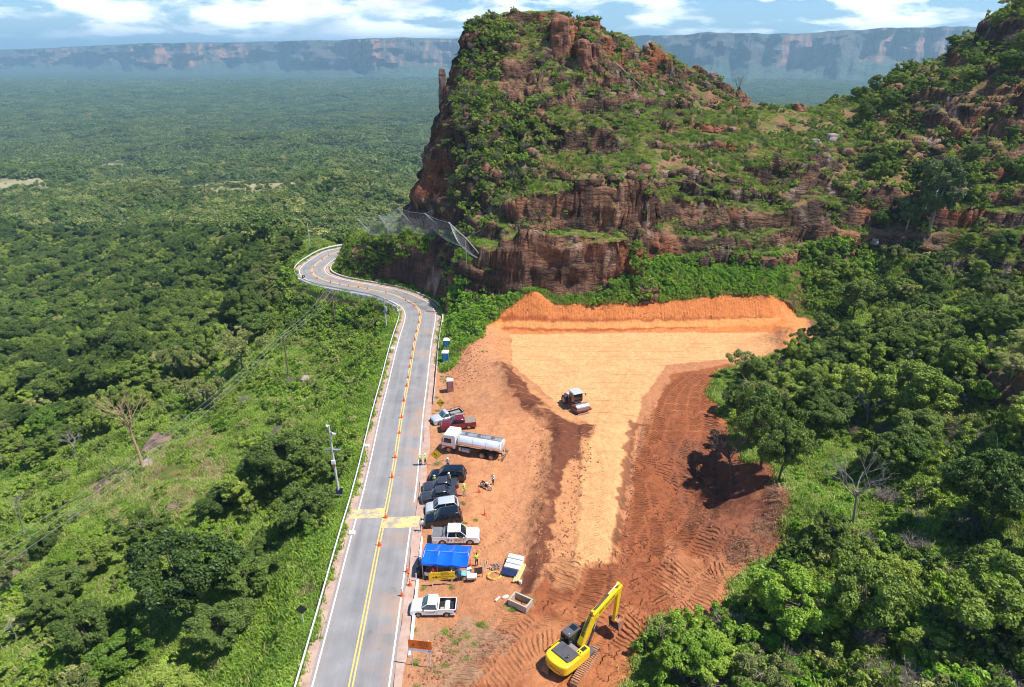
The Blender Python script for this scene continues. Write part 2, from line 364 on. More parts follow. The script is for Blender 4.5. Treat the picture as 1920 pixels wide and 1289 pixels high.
# road-cut cliff: foot runs along the shoulder, lip above
cut_foot = [road_pt(i, -6.2, .2) for i in range(BR0-12, IEND-6, 2)]
for p in cut_foot: PTS.append(p)
line('Y', [(836, 520, 150), (815, 500, 155), (790, 478, 159), (760, 462, 162), (735, 455, 165), (700, 452, 170), (675, 450, 176), (655, 450, 185), (648, 446, 195)], 1.2)
line('Y', [(860, 450, 152), (820, 440, 160), (790, 430, 165), (740, 425, 171), (700, 428, 178), (672, 436, 188), (660, 440, 198)], 2)
PTS.append(at_Y(690, 440, 205)); PTS.append((-52, 222, -14)); PTS.append((-40, 215, -12))
# right side: forest floor rising to the hill
line('s', [(1480, 1289, .2), (1700, 1289, 2), (1920, 1289, 4), (2300, 1289, 8)], 5)
line('s', [(1400, 1130, -.6), (1550, 1100, 0), (1750, 1080, 2.5), (1920, 1080, 4.5), (2300, 1080, 10)], 5)
line('s', [(1330, 950, -1.6), (1400, 960, -.4), (1460, 950, 1.2), (1560, 930, 0), (1700, 900, 2), (1920, 880, 6), (2300, 880, 12)], 4)
line('s', [(1400, 820, -.6), (1500, 800, .4), (1650, 780, 3), (1800, 770, 6), (1920, 760, 9), (2300, 760, 17)], 5)
line('s', [(1480, 690, 1), (1600, 680, 3), (1750, 660, 7), (1920, 650, 14), (2300, 640, 24)], 5)
line('Y', [(1560, 600, 131), (1680, 570, 134), (1800, 560, 133), (1920, 550, 131), (2300, 540, 129)], 4)
line('Y', [(1530, 500, 142), (1620, 490, 146), (1740, 470, 145), (1920, 460, 139), (2300, 440, 135)], 3)
line('Y', [(1700, 395, 152), (1800, 390, 150), (1920, 385, 146), (2300, 340, 142)], 3)
line('Y', [(1700, 335, 160), (1800, 330, 159), (1920, 320, 156), (2300, 250, 150)], 3)
line('Y', [(1690, 260, 174), (1790, 250, 172), (1920, 250, 166), (2300, 180, 160)], 2)
line('Y', [(1790, 212, 174), (1920, 205, 168.5), (2300, 140, 162)], 2)
line('Y', [(1700, 180, 190), (1800, 140, 188), (1920, 120, 182), (2300, 20, 175)], 3)
line('Y', [(1640, 172, 202), (1700, 130, 206), (1760, 105, 207), (1800, 85, 207), (1850, 62, 206), (1880, 34, 204), (1920, 2, 202), (2300, -120, 195)], 2)
for X, Y, z in ((110, 235, 25), (150, 240, 40), (200, 230, 60), (230, 180, 70), (230, 120, 40), (160, 60, 14), (110, 40, 8)): PTS.append((X, Y, z))

# ------------------------------------------------------------------ grid
def geo(a, b, s0, g):
    out = [a]; s = s0
    while out[-1] < b: out.append(out[-1]+s); s *= g
    return out
GX = np.array(sorted(set([-v for v in geo(76, 26000, .55, 1.10)]) | set(np.round(np.arange(-76, -30, .5), 3)) | set(np.round(np.arange(-30, 62, .22), 3)) | set(np.round(np.arange(62, 140, .5), 3)) | set(geo(140, 26000, .55, 1.10))))
GY = np.array(sorted([-v for v in geo(0, 800, 6, 1.3)][::-1] + list(np.arange(6, 36, 1.0)) + list(np.arange(36, 140, .22)) + list(np.arange(140, 215, .4)) + geo(215, 30000, .5, 1.035)))
GY = np.unique(np.round(GY, 3)); GX = np.unique(np.round(GX, 3))
XX, YY = np.meshgrid(GX, GY)
def tin():
    seen = {}; P = []
    for p in PTS:
        k = (round(p[0]/.6), round(p[1]/.6))
        if k in seen: continue
        seen[k] = 1; P.append(p)
    v2 = [Vector((p[0], p[1])) for p in P]
    r = geometry.delaunay_2d_cdt(v2, [], [], 0, 1e-4)
    vo, fo, orig = r[0], r[2], r[3]
    zv = [np.mean([P[i][2] for i in o]) for o in orig]
    Z = np.full(XX.shape, np.nan)
    for f in fo:
        a, b, c = f[:3]; A, B, C = vo[a], vo[b], vo[c]
        x0, x1 = min(A.x, B.x, C.x), max(A.x, B.x, C.x); y0, y1 = min(A.y, B.y, C.y), max(A.y, B.y, C.y)
        i0, i1 = np.searchsorted(GX, x0-1e-6), np.searchsorted(GX, x1+1e-6); j0, j1 = np.searchsorted(GY, y0-1e-6), np.searchsorted(GY, y1+1e-6)
        if i1 <= i0 or j1 <= j0: continue
        x = XX[j0:j1, i0:i1]; y = YY[j0:j1, i0:i1]
        det = (B.y-C.y)*(A.x-C.x)+(C.x-B.x)*(A.y-C.y)
        if abs(det) < 1e-9: continue
        l0 = ((B.y-C.y)*(x-C.x)+(C.x-B.x)*(y-C.y))/det; l1 = ((C.y-A.y)*(x-C.x)+(A.x-C.x)*(y-C.y))/det; l2 = 1-l0-l1
        m = (l0 >= -1e-6) & (l1 >= -1e-6) & (l2 >= -1e-6)
        sub = Z[j0:j1, i0:i1]; sub[m] = (l0*zv[a]+l1*zv[b]+l2*zv[c])[m]
    Z[np.isnan(Z)] = -150
    return Z
ZT = tin()
def blur(Z, n):
    for _ in range(n):
        Z = Z.copy(); Z[1:-1] = .25*Z[:-2]+.5*Z[1:-1]+.25*Z[2:]; Z[:, 1:-1] = .25*Z[:, :-2]+.5*Z[:, 1:-1]+.25*Z[:, 2:]
    return Z
ZT = blur(ZT, 2)
near = (YY > 20) & (YY < 260) & (XX > -120) & (XX < 200)
RD = np.full(XX.shape, 1e9); RSD = np.zeros(XX.shape); RSS = np.zeros(XX.shape)
RD[near], RSS[near], RSD[near] = distpoly(XX[near], YY[near], ROAD[:IEND+40:2])
# site polygon (bare soil) in world coordinates
def gpoly(px): return [at_s(*p)[:2] for p in px]
SITE_PX = [(740, 1289), (850, 1289), (1170, 1289), (1215, 1200), (1225, 1150), (1350, 1165), (1380, 1100), (1470, 1030), (1480, 940), (1450, 870), (1395, 860), (1370, 800), (1330, 730),
           (1360, 690), (1440, 672), (1520, 655), (1570, 620), (1545, 600), (1500, 592), (1475, 560), (1400, 552), (1300, 560), (1200, 572), (1100, 568), (1045, 572), (1012, 522), (985, 522), (940, 585), (905, 605), (898, 650), (850, 690), (826, 700), (822, 640), (760, 640), (740, 900)]
def gp2(items): return [(at_Yc(*p)[:2] if len(p) == 3 else at_s(*p)[:2]) for p in items]
SITE_PX = SITE_PX[:18]+[(1530, 600, 129.5), (1500, 592, 130.5), (1475, 565, 131.8), (1400, 556, 131.5), (1300, 562, 130.6), (1200, 574, 129.4), (1100, 573, 129.0), (1045, 575, 129.0), (1012, 540, 129.8), (985, 540, 130.0), (940, 585, 127.5), (905, 605, 124.5)]+SITE_PX[29:]
SITE = gp2(SITE_PX)
SITE = SITE[:1]+[(at_s(740, 1600)[0], at_s(740, 1600)[1]), (at_s(1150, 1600)[0], at_s(1150, 1600)[1])]+SITE[2:]
wobx = fbm(XX*.35, YY*.35, 0, 3, 5)*1.0; woby = fbm(XX*.35, YY*.35, 7, 3, 9)*1.0
wk = np.where(YY > 122, .35, 1.0); insite = inpoly(XX+wobx*wk, YY+woby*wk, SITE)
dsite, _, _ = distpoly(XX, YY, SITE, True)
sitem = np.where(insite, 1.0, 0.0)
sitef = np.where(insite, sstep(0, 2.0, dsite), 0)
# slope before noise
gy, gx = np.gradient(ZT, GY, GX); SLO = np.hypot(gx, gy)
hill = sstep(.5, 1.4, SLO)*near
amp = np.where(near, .55, 0)+0.0
n1 = fbm(XX*.12, YY*.12, 0, 5, 1); n2 = fbm(XX*.6, YY*.6, 3, 3, 2)
roadfree = sstep(5.4, 10, RD)
far = np.hypot(XX, YY)
Z = ZT + roadfree*(1-sitef)*sstep(0, 7, dsite)*(n1*(.6+1.0*sstep(5, 25, RD))+n2*.22)*np.where(far < 400, 1, 0)
Z += sstep(200, 900, far)*fbm(XX/190, YY/190, 0, 4, 31)*30*(1-sstep(1800, 3500, far)) + sstep(1200, 3000, far)*(1-sstep(5000, 8000, far))*fbm(XX/700, YY/700, 0, 3, 33)*16
# rock strata steps and blocks on the butte and hill: patchy, of uneven height
terr = near & (ZT > 3) & (~insite)
offs = sstep(0, 5, dsite)
tz = Z + 3.2*fbm(XX*.035, YY*.035, 2, 3, 12)+.8*fbm(XX*.2, YY*.2, 2, 2, 13)
stepH = 4.3; ph = tz/stepH; fl = np.floor(ph); fr = ph-fl
shaped = fl + sstep(.34, .60, fr)
patch = sstep(-.12, .22, fbm(XX*.045, YY*.045, fl*.9, 3, 44))
tmask = offs*sstep(3, 8, ZT)*near*(1-insite)*sstep(.12, .5, SLO)*sstep(8, 14, RD)*.8*patch
Z = Z*(1-tmask)+(shaped*stepH-(tz-Z))*tmask
B_ = fbm(XX*.10, YY*.14, 5, 4, 46); bm_ = offs*terr*sstep(10, 24, ZT)*sstep(.25, .8, SLO)
Z += bm_*(1.6*sstep(.02, .12, B_)+1.9*sstep(.24, .33, B_)-1.5*sstep(-.14, -.24, B_))
# site relief: windrow of dark soil, machine tracks are in the material
padz = inpoly(XX, YY, gpoly([(958, 628), (1440, 625), (1430, 668), (1205, 745), (1142, 1062), (1080, 1060), (1115, 800), (960, 685)]))
Z += sitef*np.where(padz, .03, 1)*(fbm(XX*.5, YY*.5, 0, 4, 21)*.20+fbm(XX*1.6, YY*1.6, 0, 2, 22)*.07)
# ramp scarps
WIND_PX = [(940, 690), (965, 735), (1010, 775), (1050, 800), (1048, 850), (1035, 900), (1020, 960), (1005, 1030), (1010, 1100)]
WIND = catmull([at_s(*p)[:2] for p in WIND_PX], 6)
DW, SW, _ = distpoly(XX[near], YY[near], WIND)
wz = np.zeros(XX.shape); wz[near] = DW
Z[near] += (np.exp(-(DW/1.3)**2)*(.75+.35*fbm(XX[near]*.8, YY[near]*.8, 0, 4, 77)))*sitem[near]
# heap of roots and spoil at the right edge
def bump_at(px, py, r, h, s=1.0, seed=0):
    global Z
    p = at_s(px, py); d = np.hypot((XX-p[0])/s, YY-p[1]); Z = Z + np.exp(-(d/r)**2)*h*(1+.35*fbm(XX*.9, YY*.9, seed, 3, 88))
bump_at(1445, 960, 4.0, 2.3, 1.0); bump_at(1305, 905, 3.4, -2.2, 1.3); bump_at(1345, 870, 3.0, -2.2); bump_at(1385, 905, 2.6, -1.6); bump_at(1250, 930, 2.0, .7); bump_at(1255, 855, 1.6, .6); bump_at(1330, 985, 2.2, .8, 1.4); bump_at(1290, 820, 2.0, .6, 1.3); bump_at(1350, 790, 2.4, .9); bump_at(1265, 1050, 2.4, .9, .7); bump_at(1480, 640, 3.6, 1.6, 1.0)
bump_at(870, 665, 3.0, 1.3); bump_at(1385, 1010, 2.5, 1.0, 1.4); bump_at(1070, 835, 2.2, .6, 1.0)
TRENCH = at_s(1150, 1180); bump_at(1148, 1176, 1.5, -1.0, 1.3)
# the ramp lies a step above the tracked soil
RAMP = gpoly([(1090, 800), (1200, 790), (1180, 850), (1165, 950), (1145, 1062), (1078, 1060), (1090, 900)])
dr, _, _ = distpoly(XX[near], YY[near], RAMP, True)
sgn = np.where(inpoly(XX[near], YY[near], RAMP), 1, -1)*dr
Z[near] += .28*sstep(-.5, .15, sgn+.25*vn(XX[near]*.9, YY[near]*.9, 0, 3))
# road bed
left = RSD > 0
bridge_m = near & left & (RSS > RS[BR0]-2) & (RSS < RS[BR1]+2)
rb = 1-sstep(4.7, 5.9, RD); rb = np.where(bridge_m, 1-sstep(4.0, 5.0, RD), rb)
rb = rb*near*np.where(YY > 20, 1, 0)
Z = Z*(1-rb)+(zs(YY)-.12)*rb
# 3-D roughness on steep rock: push sideways with strata noise
gy, gx = np.gradient(Z, GY, GX); SLO2 = np.hypot(gx, gy)
nl = np.sqrt(gx**2+gy**2+1e-6)
rock = sstep(.75, 1.7, SLO2)*near*(1-insite)*sstep(7, 9, RD)
strata = fbm(XX*.09, YY*.09, Z*.55+.8*fbm(XX*.05, YY*.05, 0, 2, 66), 3, 61); lump = fbm(XX*.22, YY*.22, Z*.25, 4, 62)
ridg = 1-np.abs(fbm(XX*.5, YY*.5, Z*.15, 3, 63))*2.2
jn = fbm(XX*.25, YY*.25, Z*.25, 2, 64)*1.2; blk = vn(np.floor((XX+.5*YY)/2.4+jn)*1.37, np.floor(Z/1.9+jn*.8)*2.11, np.floor((YY-.5*XX)/3.1+jn)*1.71, 65)
push = rock*(strata*1.3+lump*1.4+ridg*.2+blk*.6)
PX = XX-gx/nl*push; PY = YY-gy/nl*push
cutface = insite & (SLO2 > .45) & (YY > 122)
ridg2 = np.abs(((XX+.4*vn(XX*.5, YY*.2, Z*.3, 4))/.55) % 1-.5)*2
PY = PY+np.where(cutface, (ridg2-.5)*.30, 0); 
NYG, NXG = XX.shape
def terrain_z(x, y):
    x = np.asarray(x, float); y = np.asarray(y, float)
    i = np.clip(np.searchsorted(GX, x)-1, 0, NXG-2); j = np.clip(np.searchsorted(GY, y)-1, 0, NYG-2)
    fx = np.clip((x-GX[i])/(GX[i+1]-GX[i]), 0, 1); fy = np.clip((y-GY[j])/(GY[j+1]-GY[j]), 0, 1)
    return (Z[j, i]*(1-fx)+Z[j, i+1]*fx)*(1-fy)+(Z[j+1, i]*(1-fx)+Z[j+1, i+1]*fx)*fy
def samp(A, x, y):
    i = np.clip(np.searchsorted(GX, np.asarray(x, float))-1, 0, NXG-1); j = np.clip(np.searchsorted(GY, np.asarray(y, float))-1, 0, NYG-1)
    return A[j, i]
def hit(px, py, dmax=4000):
    """first point where the view ray through a photo pixel meets the ground"""
    d = ray(px, py); t = 30*1.004**np.arange(0, 1300); t = t[t < dmax]
    x, y, z = d[0]*t, d[1]*t, HC+d[2]*t; g = terrain_z(x, y); m = np.nonzero(z < g)[0]
    if len(m) == 0: return at_Y(px, py, 3000)
    k = m[0]
    if k > 0:
        a = (z[k-1]-g[k-1]); b = (g[k]-z[k]); f = a/(a+b+1e-9); tt = t[k-1]+(t[k]-t[k-1])*f
    else: tt = t[k]
    return (d[0]*tt, d[1]*tt, float(terrain_z(d[0]*tt, d[1]*tt)))
def ground(x, y): return float(terrain_z(x, y))
# ------------------------------------------------------------------ ground colours (albedo of each kind of soil, rock and turf)
def C3(*c): return np.array(c, float)
def mixc(A, B, m): return A*(1-m[..., None])+B*m[..., None]
sh = XX.shape+(3,)
f1 = fbm(XX*.09, YY*.09, 0, 4, 101); f2 = fbm(XX*.5, YY*.5, 0, 3, 102); f3 = vn(XX*1.7, YY*1.7, 0, 103); f4 = fbm(XX*.03, YY*.03, 0, 3, 104)
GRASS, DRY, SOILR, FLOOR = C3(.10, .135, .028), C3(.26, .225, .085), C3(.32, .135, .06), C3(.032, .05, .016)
col = np.broadcast_to(GRASS, sh).copy()
col = mixc(col, np.broadcast_to(DRY, sh), sstep(-.1, .5, f1+.35*f2)*.75)
col = mixc(col, np.broadcast_to(SOILR, sh), sstep(.30, .6, f2+.3*f1)*.6)
# butte and hill: more red soil and dry grass
bt = near*sstep(3, 7, ZT)
col = mixc(col, np.broadcast_to(C3(.25, .13, .07), sh), bt*sstep(-.5, .05, f2+.4*f3)*.9)
# forest floor right and valley
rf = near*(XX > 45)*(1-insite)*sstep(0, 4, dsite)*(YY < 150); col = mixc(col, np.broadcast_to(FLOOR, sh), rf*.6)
fm = sstep(170, 300, far)*(XX < 400); col = mixc(col, np.broadcast_to(C3(.045, .075, .022), sh), fm*.9)
pale = sstep(.08, .34, fbm(XX/130, YY/130, 0, 4, 105))*sstep(300, 500, far)*(1-sstep(1100, 1500, far)); col = mixc(col, np.broadcast_to(C3(.30, .27, .14), sh), pale*.8)
PALE = []
for pp in ([(150, 322), (200, 292), (262, 300), (255, 322)], [(258, 338), (300, 322), (345, 326), (330, 340)], [(300, 378), (330, 350), (420, 338), (520, 342), (590, 345), (585, 368), (500, 374), (400, 380)], [(-60, 358), (0, 340), (60, 330), (108, 334), (90, 352), (0, 362)], [(385, 312), (400, 300), (428, 302), (420, 313)], [(688, 284), (700, 272), (735, 272), (728, 282)]):
    PALE.append([hit(*q, 9000)[:2] for q in pp])
for P_ in PALE:
    P2 = np.array(P_); mm = (XX > P2[:, 0].min()-60) & (XX < P2[:, 0].max()+60) & (YY > P2[:, 1].min()-60) & (YY < P2[:, 1].max()+60)
    sx = XX[mm]+25*vn(XX[mm]/30, YY[mm]/30, 0, 5); sy = YY[mm]+25*vn(XX[mm]/30, YY[mm]/30, 3, 5); k = np.where(inpoly(sx, sy, P_), 1., 0)*sstep(-.5, .1, fbm(XX[mm]/14, YY[mm]/14, 0, 3, 6)); cc = col[mm]; col[mm] = cc*(1-k[:, None])+C3(.33, .29, .165)*k[:, None]
ff = sstep(1200, 2600, far); cn = fbm(XX/90, YY/90, 0, 4, 106)
col = mixc(col, C3(.04, .074, .03)*(1+.35*cn[..., None]), ff)
# rock by steepness
rk = sstep(.8, 1.5, SLO2)*near*(1-insite)
rn = fbm(XX*.15, YY*.15, Z*.3, 4, 107); rb2 = fbm(XX*.03, YY*.03, Z*1.1, 3, 108)
rockc = mixc(np.broadcast_to(C3(.070, .042, .030), sh), np.broadcast_to(C3(.225, .115, .068), sh), sstep(-.25, .4, rn+.5*rb2))
rockc = mixc(rockc, np.broadcast_to(C3(.40, .30, .23), sh), sstep(.2, .5, fbm(XX*.4, YY*.4, Z*.2, 3, 110))*.55)
rockc = mixc(rockc, np.broadcast_to(C3(.45, .13, .045), sh), sstep(.12, .45, fbm(XX*.1, YY*.1, Z*.1, 3, 111))*.42)
rk = rk*(1-((RSD > 0)*(1-sstep(14, 20, RD))*(YY > 120)))
col = mixc(col, rockc, rk)
# the site
PARK, PAD, RED, DARK, ORANGE = C3(.44, .19, .088), C3(.73, .335, .145), C3(.30, .095, .038), C3(.15, .052, .027), C3(.56, .19, .058)
sc_ = np.broadcast_to(PARK, sh).copy()
sc_ = mixc(sc_, np.broadcast_to(C3(.42, .175, .075), sh), sstep(-.1, .5, f2+.5*f1)*.6)
ZW = fbm(XX*.7, YY*.7, 1, 4, 120, .62)
def zone(px, c, m=1.0, soft=.35, wob=.35, dist=False):
    soft *= .6
    global sc_
    P = gp2(px)
    w = ZW*wob*2.4
    nr = near & (YY < 145)
    d = np.full(XX.shape, 99.); d[nr] = distpoly(XX[nr], YY[nr], P, True)[0]
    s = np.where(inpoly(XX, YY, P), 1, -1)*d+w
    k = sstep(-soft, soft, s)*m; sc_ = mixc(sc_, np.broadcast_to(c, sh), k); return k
zRED = zone([(845, 1289), (900, 1200), (990, 1150), (1020, 1080), (1080, 1050), (1150, 1060), (1180, 950), (1195, 850), (1215, 790), (1260, 700), (1440, 670), (1560, 640), (1620, 640), (1600, 1289), (1200, 1500), (845, 1500)], RED)
zone([(1000, 1290), (1000, 1180), (1060, 1130), (1200, 1130), (1230, 1290)], C3(.42, .15, .058), .8, .8, .8)
zone([(850, 1289), (960, 1160), (1050, 1150), (1040, 1289)], C3(.52, .22, .095), .55, 1.0, .9)
zone([(890, 600, 126), (930, 580, 128), (985, 515, 131.5), (1015, 515, 131.5), (1040, 560, 131.5), (1480, 545, 133), (1520, 600, 130), (1450, 632), (940, 632)], ORANGE, 1.0, .6, .3)
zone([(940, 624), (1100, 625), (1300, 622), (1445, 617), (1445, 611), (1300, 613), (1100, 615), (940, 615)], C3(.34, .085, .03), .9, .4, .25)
zone([(930, 612, 124.6), (1100, 614, 124.6), (1300, 612, 125), (1440, 606, 125.6), (1480, 598, 128), (1300, 602, 127.2), (1100, 605, 126.4), (930, 602, 126)], C3(.62, .27, .085), .9, .4, .2)
zone([(900, 620), (960, 625), (965, 700), (1050, 770), (1110, 800), (1110, 1060), (1060, 1100), (1000, 1090), (1030, 960), (1010, 800), (935, 700)], C3(.52, .235, .10), .9, .8, .8)
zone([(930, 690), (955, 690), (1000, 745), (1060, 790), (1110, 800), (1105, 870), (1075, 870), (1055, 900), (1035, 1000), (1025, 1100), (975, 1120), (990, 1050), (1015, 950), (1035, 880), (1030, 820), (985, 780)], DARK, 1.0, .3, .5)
zone([(958, 628), (1440, 625), (1445, 650), (1430, 668), (1250, 684), (1205, 745), (1190, 800), (1175, 850), (1160, 950), (1142, 1062), (1080, 1060), (1090, 950), (1105, 850), (1115, 800), (1060, 770), (960, 685)], PAD, 1.0, .25, .18)
zone([(1090, 830), (1180, 830), (1165, 950), (1142, 1062), (1080, 1060)], C3(.66, .33, .135), .7, 1.0, .5)
zone([(1380, 640), (1450, 630), (1455, 660), (1370, 680)], C3(.52, .27, .12), .7, 1.0, .5)
zone([(1030, 750), (1100, 760), (1110, 790), (1060, 790), (1020, 770)], C3(.60, .29, .12), .6, 1., .6)
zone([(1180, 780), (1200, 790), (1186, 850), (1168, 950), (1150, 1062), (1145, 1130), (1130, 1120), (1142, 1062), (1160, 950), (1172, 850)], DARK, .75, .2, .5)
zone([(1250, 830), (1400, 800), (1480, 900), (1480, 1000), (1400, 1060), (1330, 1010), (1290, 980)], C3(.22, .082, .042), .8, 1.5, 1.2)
zone([(1330, 1050), (1420, 1020), (1420, 1100), (1330, 1150), (1250, 1130), (1260, 1010)], C3(.50, .21, .095), .55, 1., 1.)
zone([(1475, 660), (1520, 650), (1510, 605), (1465, 605)], C3(.62, .24, .08), .9, .6, .6)
zone([(1530, 655), (1640, 650), (1640, 600), (1510, 595)], C3(.15, .075, .045), .8, .8, .8)
zone([(760, 1170), (900, 1160), (960, 1190), (880, 1289), (740, 1289), (740, 1350), (845, 1350)], C3(.33, .205, .12), .75, .8, .8)
zone([(800, 780), (1020, 780), (1020, 950), (960, 1080), (880, 1060), (870, 850)], C3(.60, .27, .12), .55, 2., 1.2)
zone([(845, 700), (900, 620), (950, 690), (930, 780), (870, 760)], C3(.45, .22, .11), .55, 1., 1.2)
pz = near & (YY > 84) & (YY < 123) & (XX > -3) & (XX < 55)
lq = (YY+.0025*(XX-20)**2*(.4+1.6*sstep(118, 95, YY))+.25*vn(XX*.15, YY*.3, 0, 55))/2.35+.3*vn(0*XX, np.floor(YY/2.35), 0, 56); lf = np.abs((lq % 1)-.5)
sc_ = mixc(sc_, np.broadcast_to(C3(.42, .17, .07), sh), pz*sstep(.055, .015, lf)*sstep(-.5, .2, vn(XX*.22, np.floor(lq)*3.7, 0, 57))*.8)
sc_ *= (1+.12*f2+.08*f3)[..., None]
# scraper lines on the pad
sm = np.where(insite, 1.0, 0.0)*np.where(rk > .5, 1, 1)
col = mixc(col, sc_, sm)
# damp rough verge between road and parking
vg = (1-sstep(6.0, 8.5, RD+1.2*f2))*(RSD < 0)*(RSS < RS[BR0]-4)*near
col = mixc(col, np.broadcast_to(C3(.46, .23, .12), sh), vg*.6)
lg = (1-sstep(5.5, 9, RD))*(RSD > 0)*near
col = mixc(col, np.broadcast_to(C3(.40, .22, .13), sh), lg*sstep(0, .5, f2+.2)*.6)
# cleared path right of the back wall
TR = [at_Yc(1497, 592, 131)[:2], at_Yc(1490, 530, 137)[:2], at_Yc(1478, 475, 143)[:2]]
dt = np.full(XX.shape, 99.); dt[near] = distpoly(XX[near], YY[near], TR)[0]
col = mixc(col, np.broadcast_to(C3(.26, .12, .065), sh), (1-sstep(.9, 1.7, dt+.5*f2)))
col = np.clip(col, .004, .95)
# machine tracks: phase runs along each pass, mask where cleats have printed
phase = np.zeros(XX.shape); tm = np.zeros(XX.shape); tid = np.zeros(XX.shape, int)
rng = random.Random(3)
def track(pxs, w=1.3, a=1.0, gap=None):
    pl = catmull([at_s(*p)[:2] for p in pxs], 6)
    P = np.array(pl); x0, x1, y0, y1 = P[:, 0].min()-w, P[:, 0].max()+w, P[:, 1].min()-w, P[:, 1].max()+w
    i0, i1 = np.searchsorted(GX, x0), np.searchsorted(GX, x1); j0, j1 = np.searchsorted(GY, y0), np.searchsorted(GY, y1)
    sub = (slice(j0, j1), slice(i0, i1))
    d, s, sd = distpoly(XX[sub], YY[sub], pl)
    m = (d < w)&insite[sub]; phase[sub][m] = (s+(d*sd)*rng.uniform(-.5, .5)+rng.random())[m]; tm[sub][m] = a*(1-sstep(w*.8, w, d))[m]; tid[sub][m] = tid.max()+1
for k in range(46):                                    # right-hand strip: passes fan down towards the excavator
    x = rng.uniform(1195, 1330); y0 = rng.uniform(700, 1000); y1 = y0+rng.uniform(60, 170)
    track([(x+rng.uniform(-30, 30), y0), (x+rng.uniform(-12, 12), (y0+y1)/2), (x-rng.uniform(0, 40), y1)], rng.uniform(.9, 1.9), rng.uniform(.5, 1))
for k in range(16):
    x = rng.uniform(1050, 1290); track([(x, 1060+rng.uniform(-20, 40)), (x-20, 1120), (x-rng.uniform(20, 90), 1190+rng.uniform(-20, 60))], rng.uniform(1, 1.6), rng.uniform(.6, 1))
for k in range(10):
    x = rng.uniform(860, 1000); track([(x+90, 1150+rng.uniform(-15, 40)), (x+30, 1215), (x-30, 1289)], rng.uniform(.8, 1.5), rng.uniform(.4, .8))
for k in range(14):
    track([(1340+rng.uniform(-70, 40), 1020+rng.uniform(-30, 90)), (1290+rng.uniform(-60, 40), 1060+rng.uniform(-20, 80)), (1230+rng.uniform(-40, 40), 1100+rng.uniform(-30, 90))], 1.2, .7)
for k in range(8):
    track([(1000+rng.uniform(-20, 20), 860), (985+rng.uniform(-20, 20), 930), (940+rng.uniform(-30, 20), 1000), (880, 1040)], .35, .5)
for k in range(6):
    track([(1180, 700+rng.uniform(-10, 60)), (1120+rng.uniform(-10, 10), 800), (1120+rng.uniform(-20, 20), 900), (1110+rng.uniform(-20, 20), 1050)], .5, .35)
for k in range(9):
    track([(1230+k*24, 800-k*9+rng.uniform(-20, 20)), (1250+k*20, 740-k*4), (1290+k*18, 700)], 1.1, .7)
ed = np.zeros(XX.shape, bool)
ed[1:] |= tid[1:] != tid[:-1]; ed[:-1] |= tid[1:] != tid[:-1]; ed[:, 1:] |= tid[:, 1:] != tid[:, :-1]; ed[:, :-1] |= tid[:, 1:] != tid[:, :-1]
tm[ed] = 0

